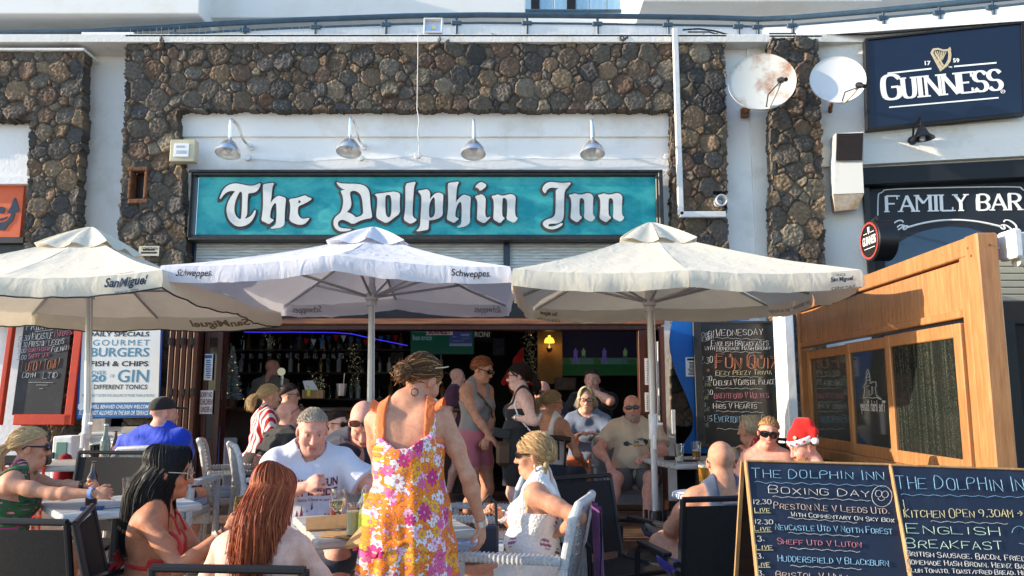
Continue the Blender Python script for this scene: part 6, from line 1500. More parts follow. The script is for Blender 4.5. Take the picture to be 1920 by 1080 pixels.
def person(label,head,Y,floor,rz,sit=True,lean=4,side=0,twist=0,hd=(0,0,0),arms={},legs={},sex='m',wt=0.0,skin='fair',hair=None,hcol=(.1,.06,.03),clothes=(),glasses=None,h=.007,bust=1.0,smin=.86,smax=1.14,extra=None,face=None,hipz=None,beard=None,hand_curl=.6,stub=None,group='people on the terrace',lips=None,hands=True,brow=(.12,.07,.04)):
    rng=np.random.default_rng(abs(hash(label))%10000 if False else sum(map(ord,label)))
    f_=sex=='f'
    hz=hipz or (.53 if sit else .93); P0=np.array((0,0,hz)); Rt=euler(twist,lean,side)
    T=lambda x,y,z:P0+Rt@np.array((x,y,z),float)
    Rh=euler(*hd); nb=T(0,-.005,.535); HC=nb+Rh@np.array((0,.022,.135)); Hd=lambda x,y,z:HC+Rh@np.array((x,y,z),float)
    ht=HC+Rh@np.array((0,-.01,.122))
    wt_=P(head[0],head[1],Y); s=min(smax,max(smin,(wt_.z-floor)/ht[2])); rzr=R(rz)
    Rz=np.array(MX.Rotation(rzr,3,'Z')); off=Rz@(s*ht); loc=(wt_.x-off[0],wt_.y-off[1],wt_.z-off[2])
    t=thing('person',label,'person',loc,rzr,group)
    def loc_(p):
        if len(p)==3 and isinstance(p,tuple) and abs(p[0])>5: p=P(*p)      # photo point + depth
        else: return np.array(p,float)
        return Rz.T@(np.array(p)-np.array(loc))/s
    sw=.165 if f_ else .188
    prim=[]
    def C(tag,a,b,ra,rb,k=.03): prim.append((tag,'c',np.array(a,float),np.array(b,float),ra,rb,k))
    def E(tag,c,r,M,k=.03): prim.append((tag,'e',np.array(c,float),np.array(r,float),M,k))
    w=wt
    if f_:
        E('torso',T(0,-.005,.03),(.172+.05*w,.125+.05*w,.125),Rt,.04); E('torso',T(0,.005+.03*w,.17),(.128+.07*w,.098+.07*w,.14),Rt,.06); E('torso',T(0,0,.33),(.142+.045*w,.102+.03*w,.16),Rt,.05)
        for sx in (-1,1): E('torso',T(sx*.07,.082+.02*w,.325),(.062*bust+.01*w,.058*bust,.062*bust+.01*w),Rt,.03); E('torso',T(sx*.075,-.06,-.01),(.09+.02*w,.085+.02*w,.095),Rt,.04)
    else:
        E('torso',T(0,0,.03),(.162+.04*w,.12+.05*w,.125),Rt,.04); E('torso',T(0,.01+.05*w,.17),(.145+.06*w,.105+.085*w,.15),Rt,.06); E('torso',T(0,.005,.34),(.168+.03*w,.115+.04*w,.17),Rt,.05)
        for sx in (-1,1): E('torso',T(sx*.085,.075+.015*w,.37),(.085,.045,.07),Rt,.05); E('torso',T(sx*.075,-.05,-.01),(.085,.08,.09),Rt,.04)
    C('torso',T(-sw+.035,0,.462),T(sw-.035,0,.462),.056+.012*w,.056+.012*w,.05)
    for sx in (-1,1):
        C('torso',T(sx*(sw-.06),-.008,.475),T(sx*.03,-.012,.555),.042+.008*w,.046,.05)
        E('torso',T(sx*.085,-.062,.40),(.065,.04,.085),Rt,.05)
    nr=(.049 if f_ else .059)+.01*w
    C('neck',T(0,-.008,.50),HC+Rh@np.array((0,-.008,-.05)),nr,nr*.95,.03)
    # head
    jw=.9 if f_ else 1.0; hp=[]
    E('head',Hd(0,-.014,.032),(.076,.096,.086),Rh,.02); E('head',Hd(0,.022,-.03),(.060*jw+.006*w,.068,.082),Rh,.03); E('head',Hd(0,.038,-.085),(.044*jw+.010*w,.042,.03+.004*w),Rh,.03)
    C('head',Hd(0,.074,-.098),Hd(0,.078,-.098),.016,.014,.03)
    if w>.4: E('head',Hd(0,.02,-.115),(.055,.05,.03),Rh,.03)
    for sx in (-1,1):
        E('head',Hd(sx*.04,.062,-.032),(.024,.022,.024),Rh,.03)
        C('head',Hd(sx*.016,.086,.026),Hd(sx*.045,.072,.024),.010,.008,.018)
        E('head',Hd(sx*.078,-.008,-.012),(.010,.021,.033),Rh@np.array(MX.Rotation(R(sx*-18),3,'Z')),.006)
    prim.append(('head','s',Hd(-.032,.098,.002),.0165,.012)); prim.append(('head','s',Hd(.032,.098,.002),.0165,.012))
    for sx in (-1,1): E('head',Hd(sx*.032,.078,.002),(.0125,.0125,.0115),Rh,.002)
    C('head',Hd(0,.090,.008),Hd(0,.109,-.036),.008,.0125,.012); C('head',Hd(-.012,.098,-.038),Hd(.012,.098,-.038),.0085,.0085,.010)
    C('head',Hd(-.018,.088,-.066),Hd(.018,.088,-.066),.0075,.0075,.008); C('head',Hd(-.016,.087,-.077),Hd(.016,.087,-.077),.0085,.0085,.008)
    # arms
    ends={}
    def ik(A,Tg,l1,l2,hint):
        d=Tg-A; L=np.linalg.norm(d); L2=min(L,(l1+l2)*.995); d=d/(L+1e-9); Tg=A+d*L2
        a=(l1*l1-l2*l2+L2*L2)/(2*L2); hh=math.sqrt(max(l1*l1-a*a,0)); hint=np.array(hint,float); hint=hint-d*(hint@d); hint/=np.linalg.norm(hint)+1e-9
        return A+d*a+hint*hh,Tg
    ag=1.0+.28*w; ar=.80 if f_ else 1.0
    for sd,sx in (('L',-1),('R',1)):
        A=T(sx*sw,0,.452); a=arms.get(sd,{})
        tg=loc_(a.get('hand',(sx*.22,.28,hz+.12) if sit else (sx*.25,.04,hz-.08))); el,wr=ik(A,tg,.285,.255,a.get('elbow',(sx*.6,-.5,-.6)))
        ends[sd]=(A,el,wr); tw='uarm'+sd
        C(tw,A,A*.5+el*.5,.054*ar*ag,.047*ar*ag,.035); C(tw,A*.55+el*.45,el,.047*ar*ag,.039*ar*ag,.03)
        m_=el*.72+wr*.28; C('farm'+sd,el,m_,.039*ar*ag,.041*ar*ag,.025); C('farm'+sd,m_,wr,.041*ar*ag,.026*ar*(1+.1*w),.025)
        if not hands: continue
        f=(wr-el)/np.linalg.norm(wr-el); f=np.array(a.get('dir',f),float); f/=np.linalg.norm(f)
        nrm=np.array(a.get('palm',(-sx*.3,.1,-1)),float); nrm=nrm-f*(nrm@f); nrm/=np.linalg.norm(nrm)+1e-9; ac=np.cross(f,nrm); 
        # across axis points to the thumb side
        th=a.get('thumb',None); ts=1.0
        if (np.cross(f,nrm)@np.array((1,0,0)))*(-sx)<0: ts=-1.0
        if th: ts*=th
        hs=.9 if f_ else 1.0; M3=np.stack([ac,f,nrm],1)
        E('hand',wr+f*.045*hs,(.040*hs,.054*hs,.0165*hs),M3,.012)
        cu=a.get('curl',hand_curl)
        for i,(o,Ln) in enumerate(((-.031,.058),(-.0105,.072),(.0105,.078),(.031,.070))):
            o=o*ts; b=wr+f*(.082-.004*abs(i-2))*hs+ac*o*hs; dcur=f+ac*o*2.0; dcur/=np.linalg.norm(dcur); p=b-dcur*.02; q=b; c0=cu*(1+.12*(i-1.5))
            rr=.0088*hs
            C('hand',p,q,rr,rr,.006)
            for seg,kk in ((.46,1.0),(.30,1.15),(.24,.9)):
                cc=c0*kk; dn=dcur*math.cos(cc)+nrm*math.sin(cc); nrm2=nrm*math.cos(cc)-dcur*math.sin(cc); q2=q+dn*Ln*hs*seg
                C('hand',q,q2,rr,rr*.92,.004); q=q2; rr*=.93; dcur=dn; nrm=nrm2
            nrm=np.array(a.get('palm',(-sx*.3,.1,-1)),float); nrm=nrm-f*(nrm@f); nrm/=np.linalg.norm(nrm)+1e-9
        b=wr+f*.022*hs+ac*ts*.028*hs; d1=f*.62+ac*ts*.62+nrm*.45; d1/=np.linalg.norm(d1); q=b+d1*.042*hs; d2=f*.9+ac*ts*.15+nrm*.5; d2/=np.linalg.norm(d2)
        C('hand',b,q,.0125*hs,.0105*hs,.012); C('hand',q,q+d2*.032*hs,.0102*hs,.0085*hs,.005)
    # legs
    lg=1+.22*w; lr=.95 if f_ else 1.0
    for sd,sx in (('L',-1),('R',1)):
        A=P0+euler(twist if not sit else 0,0,0)@np.array((sx*.09,0,-.02)); l=legs.get(sd,{})
        ft=loc_(l.get('foot',(sx*.13,.40,.085) if sit else (sx*.10,-.02,.085)))
        kn,an=ik(A,ft,.43,.42,l.get('knee',(sx*.15,.8,.7) if sit else (0,1,0)))
        ends['leg'+sd]=(A,kn,an); tg='thigh'+sd
        C(tg,A,A*.5+kn*.5,.090*lg*(1.06 if f_ else 1),.075*lg,.05); C(tg,A*.5+kn*.5,kn,.075*lg,.055*lr*lg,.03)
        m_=kn*.68+an*.32; bk=np.array((0,-.015,0)); C('calf'+sd,kn,m_+bk,.053*lr*lg,.054*lr*lg,.03); C('calf'+sd,m_+bk,an,.054*lr*lg,.035*lr,.03)
        fd=np.array(l.get('dir',(sx*.15,1,-.05)),float); fd/=np.linalg.norm(fd); dn=np.array(l.get('down',(0,0,-1.)),float); dn-=fd*(dn@fd); dn/=np.linalg.norm(dn); acx=np.cross(fd,dn)
        C('foot'+sd,an-fd*.03+dn*.045,an+fd*.06+dn*.045,.034,.036,.02); E('foot'+sd,an+fd*.105+dn*.058,(.042,.075,.024),np.stack([acx,fd,-dn],1),.03); C('foot'+sd,an,an+fd*.03+dn*.03,.034,.034,.02)
    allp=[]
    for p in prim:
        if p[1]=='c': allp+= [p[2]-p[4],p[2]+p[4],p[3]-p[5],p[3]+p[5]]
        elif p[1]=='e': m_=p[3].max(); allp+= [p[2]-m_,p[2]+m_]
    allp=np.array(allp); lo=allp.min(0)-.03; hi=allp.max(0)+.03
    def emit(Fd,p,g=0,kf=1,frac=None,flare=0):
        if p[1]=='c':
            a,b,ra,rb=p[2],p[3],p[4],p[5]
            Fd.cone(a,b,ra+g,rb+g,p[6]*kf)
        elif p[1]=='e': Fd.ell(p[2],p[3]+g,p[4],p[5]*kf)
        elif p[1]=='s' and g==0: Fd.ell(p[2],(p[3],)*3,None,p[4],sub=True)
    Fd=Field(lo,hi,h)
    for p in prim: emit(Fd,p)
    v,f=Fd.mesh(); v=relax(v,f,1,.35)
    # skin colour painted per vertex (lips, brows, eyes, stubble, blush)
    base=np.array(SK[skin] if isinstance(skin,str) else skin); col=np.tile(base,(len(v),1))
    hv=(v-HC)@Rh
    def blob(c,r,cl,st=1.0,soft=.35):
        d=np.sqrt((((hv-np.array(c))/np.array(r))**2).sum(1)); m_=np.clip((1-d)/soft,0,1)*st; col[:]=col*(1-m_[:,None])+np.array(cl)*m_[:,None]
    redder=base*np.array((1.0,.74,.70))
    for sx in (-1,1): blob((sx*.045,.07,-.03),(.04,.04,.035),redder,.45,.9); blob((sx*.08,-.01,-.01),(.02,.03,.04),redder,.5,.6)
    blob((0,.11,-.03),(.022,.025,.022),redder,.5,.8); blob((0,.09,-.105),(.03,.03,.02),redder,.25,.9)
    if stub is not None: blob((0,.05,-.08),(.075,.09,.052),stub,.55,.5)
    if stub is not None: blob((0,-.03,.0),(.09,.085,.055),stub,.4,.5)
    lp=np.array(lips) if lips else base*np.array((.80,.42,.42)); blob((0,.096,-.0715),(.026,.016,.0125),lp,.9,.4); blob((0,.1,-.0715),(.024,.016,.0022),lp*.35,.8,.5)
    for sx in (-1,1):
        blob((sx*.031,.088,.026),(.024,.02,.0065),brow,.75,.6); blob((sx*.032,.088,.003),(.020,.016,.0115),base*.62,.6,.8)
        blob((sx*.032,.091,.002),(.0135,.012,.0062),(.62,.58,.55),.9,.4); blob((sx*.032,.092,.002),(.0062,.012,.0062),(.05,.03,.02),1,.3); blob((sx*.032,.09,.0085),(.017,.014,.0028),base*.22,.8,.6)
        blob((sx*.009,.106,-.047),(.006,.01,.004),base*.3,.8,.6)
    if extra and 'paint' in extra: extra['paint'](v,hv,col,blob,dict(T=T,P0=P0,Rt=Rt,ends=ends))
    body=npmesh('body',v*s,f,m_skin,t,col=col); 
    # clothing
    tors=None
    for cl in clothes:
        g=cl.get('g',.014); tags=cl['tags']; Fc=Field(lo-.06,hi+.06,cl.get('h',h*1.05))
        for p in prim:
            for tg in tags:
                if p[0]==tg: emit(Fc,p,g*cl.get('gk',{}).get(tg,1))
        for lim,(fr,rs,re) in cl.get('limbs',{}).items():
            if lim[:3]=='leg': A,B,Cc=ends[lim]; 
            else: A,B,Cc=ends[lim[-1]]
            if fr<=1: Fc.cone(A,A+(B-A)*fr,rs,re,.03)
            else: Fc.cone(A,B,rs,(rs+re)/2,.03); Fc.cone(B,B+(Cc-B)*(fr-1),(rs+re)/2,re,.02)
        if 'prof' in cl: Fc.prof(P0,cl.get('pR',Rt),cl['prof'],.03,cl.get('pleat',0),cl.get('np',14))
        if 'fold' in cl: Fc.folds(cl['fold'],cl.get('ff',26),rng.integers(0,9))
        if 'cut' in cl: Fc.cut(P0,Rt,cl['cut'])
        for lim,(fr) in cl.get('limbcut',{}).items():
            A,B,Cc=ends[lim] if lim in ends else ends[lim[-1]]; d=(B-A)/np.linalg.norm(B-A); e=A+(B-A)*fr
            rad=cl.get('lcr',.13)
            def fn(x,y,z,e=e,d=d,A=A,rad=rad):
                ax=(x-e[0])*d[0]+(y-e[1])*d[1]+(z-e[2])*d[2]; r=np.sqrt((x-e[0]-ax*d[0])**2+(y-e[1]-ax*d[1])**2+(z-e[2]-ax*d[2])**2); return np.minimum(ax,rad-r)
            Fc.cut(np.zeros(3),np.eye(3),fn)
        cv,cf=Fc.mesh()
        if not len(cf): continue
        cv=relax(cv,cf,1,.35); cc=None
        if 'paint' in cl: cc=cl['paint']((cv-P0)@Rt)
        o=npmesh(cl['name'],cv*s,cf,cl['mat'],t,col=cc)
        if 'prints' in cl:
            bv=BVHTree.FromPolygons([tuple(p) for p in cv],[tuple(q) for q in cf.tolist()])
            for (vs,fs,mt,nm) in cl['prints']:
                out=[]
                for p in vs:
                    o_=T(p[0],.6,p[1]); hit=bv.ray_cast(V(o_),V(Rt@np.array((0,-1.,0))),1.5)
                    q=hit[0] if hit[0] is not None else V(T(p[0],.14,p[1])); out.append((q+V(Rt@np.array((0,.0035+p[2],0))))*s)
                m_=MB(); m_.add(out,fs); m_.build(nm,mt,o,smooth=False)
    # hair
    hair_v=[];hair_f=[];hair_c=[]; nv=[0]
    def addh(v_,f_,c_):
        hair_v.append(v_); hair_f.append(f_+nv[0]); hair_c.append(c_); nv[0]+=len(v_)
    rad=np.array((.080,.102,.091)); cen=np.array((0,-.014,.030)); hc=np.array(hcol)
    def W_(p): return HC+(cen+p)@Rh.T
    def strands(paths,r,var=.22,hl=None,ph=None):
        n,m,_=paths.shape; v_,f_=tubes(paths,r,rng); k=rng.uniform(1-var,1+var,(n,1))*(1.25 if ph is None else 1.2+.10*np.sin(np.array(ph)*37)[:,None]+.10*np.sin(np.array(ph)*83+1)[:,None]); c_=hc*k
        if hl is not None: mm=rng.random((n,1))<hl[1]; c_=np.where(mm,np.array(hl[0])*k,c_)
        addh(v_,f_,np.repeat(c_,m*3,0))
    if hair:
        ty=hair['type']; hl=hair.get('hl'); 
        if ty!='fringe':
            lo2=HC-.20; hi2=HC+.2; Fh=Field(lo2,hi2,.006); gr=hair.get('g',.004)
            Fh.ell(HC+Rh@np.array((0,-.014,.032)),np.array((.078,.098,.089))+gr-.004,Rh,.02)
            a0,a1=hair.get('line',(.018,.62))
            Fh.cut(HC,Rh,lambda x,y,z:(a0+a1*y+hair.get('side',0)*np.abs(x)*8-z)*.8)
            if 'bun' in hair:
                b=np.array(hair['bun']); br=hair.get('bunr',.045); Fh.ell(HC+Rh@b,(br,br*.9,br),Rh,.02)
            v_,f2=Fh.mesh(); v_=relax(v_,f2,1,.5); addh(v_,f2,np.tile(hc*1.0,(len(v_),1)))
        if ty in ('pulled','pony','bunned'):
            knot=np.array(hair.get('knot',(0,-.115,.02))); N=hair.get('n',1000); ps=[]; phs=[]
            for i in range(N):
                ph=rng.uniform(-1,1)*2.5; phs.append(ph)
                yl=math.cos(ph); y0=.098*yl*.95; z0=a0+a1*y0+rng.uniform(-.002,.004)-cen[2]
                x0=math.sin(ph); dr=np.array((x0*.08,y0+.0,z0)); dr=dr/np.linalg.norm(dr/rad)*rng.uniform(1.0,1.07)
                if i%5>1:
                    for _ in range(40):
                        q=rng.normal(size=3); q=q/np.linalg.norm(q/rad)
                        if (cen+q)[2]>a0+a1*(cen+q)[1]+.004: break
                    dr=q*rng.uniform(1.02,1.085)
                if i%12==0: dr=dr*1.04
                kn=(knot-cen)+rng.normal(0,.010,3); ps.append(W_(slerp_path(dr,kn,rad,10)+rng.normal(0,.0012,(10,3))))
            strands(np.array(ps),.0020,hl=hl,ph=phs)
        if ty=='pony':
            L=hair.get('len',.25); N=340; ps=[]; kn=HC+Rh@np.array(hair.get('knot',(0,-.115,.02)))
            bk=Rh@np.array((0,-1,0)); 
            for i in range(N):
                o=rng.normal(0,.010,3); tt=np.linspace(0,1,12)[:,None]; sp=rng.normal(0,.02,3)
                p=kn+o+bk*(.06*np.sin(np.minimum(tt*2,1)*1.57))*hair.get('out',1)+np.array((0,0,-1))*L*rng.uniform(.75,1.05)*tt**1.3+sp*np.sin(tt*2.2)*.8+rng.normal(0,.001,(12,3)); ps.append(p)
            strands(np.array(ps),.0020,hl=hl)
            Ft=Field(kn-.08,kn+.08,.006); Ft.ell(kn+bk*.008,(.02,.02,.02),None,.01); v_,f2=Ft.mesh(); addh(v_,f2,np.tile(hc*.5,(len(v_),1)))
        if ty=='bunned':
            N=380; ps=[]; b=np.array(hair['bun']); br=hair.get('bunr',.045)
            for i in range(N):
                ax=rng.normal(size=3); ax/=np.linalg.norm(ax); u=np.cross(ax,rng.normal(size=3)); u/=np.linalg.norm(u); w2=np.cross(ax,u); th=np.linspace(0,rng.uniform(1.5,3.2),9)[:,None]
                p=b+(u*np.cos(th)+w2*np.sin(th))*br*rng.uniform(.95,1.12)*np.array((1,.9,1)); 
                if rng.random()<.18: p[-3:]+=rng.normal(0,.012,(3,3))+np.array((0,-.01,-.012))
                ps.append(HC+p@Rh.T)
            strands(np.array(ps),.0018,hl=hl)
        if ty in ('long','bob'):
            L=hair.get('len',.42); N=hair.get('n',900); ps=[]; m=16; part=hair.get('part',0); dv=hair.get('drift',-.10); fr=hair.get('front',.9); phs=[]
            for i in range(N):
                ph=rng.uniform(fr,2*math.pi-fr); phs.append(ph); r_=rng.uniform(1.0,1.10); y0=rng.uniform(-.06,.075)
                th=np.linspace(.06,1.62,8)[:,None]; d=np.concatenate([np.sin(ph)*np.sin(th),np.cos(ph)*np.sin(th),np.cos(th)],1)
                p=d*rad*r_; p[:,1]+=y0*np.linspace(1,.0,8); p[:,0]+=part*np.linspace(1,0,8)
                top=W_(p); u=np.linspace(1/(m-8),1,m-8)[:,None]; Li=L*rng.uniform(.8,1.05)
                sdx=np.array((np.sin(ph)*.02,0,0)); cw=hair.get('wave',.006)
                fall=top[-1]+np.array((0,0,-1))*Li*u+np.array((0,1,0))*dv*np.sin(np.minimum(u*2.4,1)*1.57)*(.7+.3*rng.random())+sdx*u+rng.normal(0,.012,3)*u+cw*np.concatenate([np.sin(u*9+i),np.cos(u*7+i*2),u*0],1)
                ps.append(np.concatenate([top,fall]))
            strands(np.array(ps),hair.get('r',.0036),hl=hl,ph=phs)
            if hair.get('back',True):
                Fb_=Field(HC-np.array((.16,.26,L+.12)),HC+np.array((.16,.12,.08)),.010)
                for k in range(9):
                    u0,u1=k/9,(k+1)/9; g_=lambda u:HC+np.array((0,-.045+dv*math.sin(min(u*2.4,1)*1.57),.02-L*.93*u))
                    for sx in (-1,0,1): Fb_.cone(g_(u0)+np.array((sx*.048,0,0)),g_(u1)+np.array((sx*(.048+.012*u1),0,0)),.038-.012*u0,.038-.014*u1,.02)
                v_,f2=Fb_.mesh(); v_=relax(v_,f2,1,.5); addh(v_,f2,np.tile(hc*.6,(len(v_),1)))
        if ty in ('short','fringe'):
            N=hair.get('n',420); ps=[]; L=hair.get('len',.022)
            for i in range(N):
                while True:
                    d=rng.normal(size=3); d/=np.linalg.norm(d); p=d*rad*.98
                    if (cen+p)[2]>a0+a1*(cen+p)[1]+.004 if ty!='fringe' else ((cen+p)[2]>-.05 and (cen+p)[2]<.02 and p[1]<.03): break
                dr=d*.75+np.array((rng.normal(0,.3),.15,rng.normal(0,.3)))+np.array(hair.get('comb',(0,.3,0))); dr/=np.linalg.norm(dr)
                tt=np.linspace(0,1,4)[:,None]; q=p+dr*L*tt*rng.uniform(.6,1.2)+np.array((0,0,-1))*.006*tt**2; ps.append(W_(q))
            if ty=='fringe': a0,a1=0,0
            strands(np.array(ps),.0026,hl=hl)
        if 'curls' in hair:
            ps=[]
            for i in range(hair['curls']):
                d=rng.normal(size=3); d/=np.linalg.norm(d); 
                if d[1]>.55 and d[2]<.3: continue
                p=d*rad*1.02; 
                if d[2]<-.6: continue
                u=np.cross(d,rng.normal(size=3)); u/=np.linalg.norm(u); w2=np.cross(d,u); th=np.linspace(0,4,8)[:,None]
                q=p+(u*np.cos(th)+w2*np.sin(th))*.016+d*.012*np.sin(th*.7)+np.array((0,0,-.006))*th; ps.append(W_(q))
            strands(np.array(ps),.0035,hl=hl)
    if beard is not None:
        ps=[]
        bc=np.array(beard['c'])
        for i in range(beard.get('n',420)):
            a=rng.uniform(-1.35,1.35); zz=rng.uniform(-.118,-.045); 
            if abs(a)<.32 and zz>-.083 and zz<-.058: continue
            yy=.02+.062*math.cos(a)+(.010 if zz<-.09 else .004); xx=.062*math.sin(a)*(1 if zz>-.09 else .85); p=np.array((xx,yy,zz)); d=np.array((math.sin(a)*.5,math.cos(a)*.6,-1.0))+rng.normal(0,.25,3); d/=np.linalg.norm(d)
            tt=np.linspace(0,1,4)[:,None]; ps.append(HC+(p+d*beard.get('len',.022)*rng.uniform(.6,1.2)*tt)@Rh.T)
        hc2=hc; hc=bc; strands(np.array(ps),.0030); hc=hc2
    if hair_v: npmesh('hair',np.concatenate(hair_v)*s,np.concatenate(hair_f),m_hair,t,col=np.concatenate(hair_c))
    if glasses:
        g=glasses; m_=MB(); lm=MB(); oz=g.get('oz',0); top=g.get('top',False); lw,lh=g.get('w',.031),g.get('h',.021)
        Ro=np.array(MX.Rotation(R(38 if top else 0),3,'X')); org=np.array((0,0,.0)); 
        def G(x,y,z):
            p=np.array((x,y,z+oz))
            if top: p=Ro@(p-np.array((0,-.01,.03)))+np.array((0,-.012,.045))
            return V(Hd(*p)*s)
        for sx in (-1,1):
            rows=[]; ring=[]
            for k in range(16):
                a=2*math.pi*k/16; x=sx*.034+lw*math.copysign(abs(math.cos(a))**.8,math.cos(a)); z=.002+lh*math.copysign(abs(math.sin(a))**.8,math.sin(a)); y=.107-2.6*x*x-.2*abs(z); ring.append((x,y,z))
            vs=[G(*p) for p in ring]; lm.add([G(sx*.034,.109-2.6*.034**2,.002)]+vs,[(0,1+(k+1)%16,1+k) for k in range(16)]); lm.add([G(sx*.034,.106-2.6*.034**2,.002)]+[G(p[0],p[1]-.003,p[2]) for p in ring],[(0,1+k,1+(k+1)%16) for k in range(16)])
            m_.tube(vs+[vs[0]],g.get('rim',.0028)*s,5)
            m_.tube([G(sx*(.034+lw),.107-2.6*(.034+lw)**2,.008),G(sx*.083,.04,.008),G(sx*.084,-.015,.006),G(sx*.082,-.035,-.012)],g.get('arm',.0032)*s,5)
        m_.tube([G(-.008,.112,.006),G(0,.114,.008),G(.008,.112,.006)],.0025*s,5)
        fr=m_.build('glasses_frame',g.get('fm',m_black),t); lm.build('lens',g.get('lm',m_lens),fr,smooth=True)
    info=dict(t=t,s=s,Hd=Hd,T=T,Rh=Rh,Rt=Rt,HC=HC,P0=P0,ends=ends,loc=loc,body=body,W=lambda p:V(np.array(loc)+Rz@(np.array(p)*s)))
    return info
# garment outlines in the torso frame
def neckcut(r=.085,zn=.452,hem=-.10,dy=0.0): return lambda x,y,z:np.maximum(hem-z,np.minimum(r-np.sqrt(x*x+(y-dy)**2),z-zn))
def tankcut(front=.40,back=.42,si=.055,so=.115,hem=-.10,arm=.36): return lambda x,y,z:np.maximum(np.maximum(np.minimum(si-np.abs(x),z-np.where(y>0,front,back)),np.minimum(np.abs(x)-so,z-arm)),hem-z)
def strapless(top=.40,hem=-.1): return lambda x,y,z:np.maximum(z-top,hem-z)
TOR=('torso',)
def shirt(mt,sl=.62,g=.018,name='t_shirt',hem=-.12,w=0.0,fold=.013,r=.088,zn=.46,**k):
    d=dict(name=name,mat=mt,tags=('torso','uarmL','uarmR'),g=g,limbs={'armL':(sl,.064+.014*w,.076+.016*w),'armR':(sl,.064+.014*w,.076+.016*w)},limbcut={'L':sl,'R':sl},lcr=.12,cut=neckcut(r,zn,hem),fold=fold); d.update(k); return d
def shorts(mt,fr=.62,g=.02,re=.10,top=.10,name='shorts',**k):
    d=dict(name=name,mat=mt,tags=('torso',),g=g,limbs={'legL':(fr,.105,re),'legR':(fr,.105,re)},cut=lambda x,y,z:z-top,fold=.005); d.update(k); return d
def shoes(mt,name='shoe',sides='LR'):
    return [dict(name=name,mat=mt,tags=('foot'+c,),g=.008,h=.007) for c in sides]
c_white=cloth('white_tshirt',(.60,.61,.68),.85,fold=.022,fs=8)
c_blue=cloth('royal_blue_tshirt',rgb(12,58,186),.8,fold=.022,fs=8)
c_black=cloth('black_cotton',(.012,.012,.014),.85,fold=.010,fs=8); c_navy=cloth('navy_cotton',(.016,.022,.045),.85); c_denim=cloth('dark_denim',(.03,.045,.075),.9)
c_grey=cloth('grey_tank',rgb(138,130,128),.85); c_pink=cloth('pink_shorts',rgb(196,110,120),.85); c_beige=cloth('beige_tshirt',rgb(208,184,158),.85,fold=.02,fs=8)
c_shortgrey=cloth('grey_shorts',rgb(88,86,88),.9); c_lace=cloth('white_lace',(.72,.70,.68),.85,weave=70); c_bluegrey=cloth('blue_grey_blouse',rgb(104,116,140),.85)
c_waffle=cloth('white_waffle_knit',(.74,.73,.72),.85,fold=.006,weave=85); c_taupe=cloth('taupe_shirt',rgb(120,108,100),.85); c_red=cloth('red_bikini_cloth',(.50,.015,.012),.6,fold=.003)
c_orange=cloth('orange_ruffle',(.80,.16,.03),.7,fold=.01,fs=20); c_santa=cloth('red_felt',(.58,.012,.010),.95,fold=.008,fs=14); c_fluff=mat('white_fluff',(.80,.78,.78),.95,bump=.006,bs=120)
c_tankblue=cloth('slate_tank',rgb(70,80,100),.85); c_violet=cloth('violet_trunks',rgb(70,60,170),.8); c_stripe=wave_mat('red_white_stripes',(.50,.015,.025),(.70,.70,.74),6.2,'X',lo=.44,hi=.54,bump=.0)
c_purple=cloth('plum_shirt',rgb(90,50,70),.85)
def pieces(name,mt,t,fn,h=.006,world=False,lo=None,hi=None,it=1):
    Fx=Field(lo,hi,h); fn(Fx); v,f=Fx.mesh(); v=relax(v,f,it,.5); return v,f
def hat_piece(i,name,mt,fn,h=.006,r=.24):
    Fx=Field(i['HC']-r,i['HC']+r,h); fn(Fx,i); v,f=Fx.mesh(); v=relax(v,f,1,.5); return npmesh(name,v*i['s'],f,mt,i['t'])
def band(i,name,mt,A,B,fr,rad,wd=.02):
    m_=MB(); A=np.array(A);B=np.array(B); c=A+(B-A)*fr; d=V((B-A)/np.linalg.norm(B-A)); q=d.to_track_quat('Z','Y').to_matrix(); s=i['s']
    m_.lathe([(rad,-wd/2),(rad+.004,-wd/2),(rad+.004,wd/2),(rad,wd/2)],(0,0,0),18,q,caps=False); m_.v=[tuple(V(c)*s+V(p)*s) for p in m_.v]; return m_.build(name,mt,i['t'])
def tee(lines,mt,nm,bold=.03):
    "lines: (text,x0,x1,z0,z1) as read by a viewer facing the chest"
    vs=[];fs=[]
    for (tx,x0,x1,z0,z1) in lines:
        v,f=fonttext(tx,bold); a,b=v[:,0].min(),v[:,0].max(); c,d=v[:,1].min(),v[:,1].max(); n=len(vs)
        vs+=[(-(x0+(x1-x0)*(p[0]-a)/(b-a)),z0+(z1-z0)*(p[1]-c)/(d-c),0) for p in v]; fs+=[tuple(q+n for q in p) for p in f]
    return (vs,fs,mt,nm)
def tee_poly(polys,mt,nm,off=0.0):
    vs=[];fs=[]
    for p in polys: n=len(vs); vs+=[(-x,z,off) for x,z in p]; fs.append(tuple(range(n,n+len(p))))
    return (vs,fs,mt,nm)
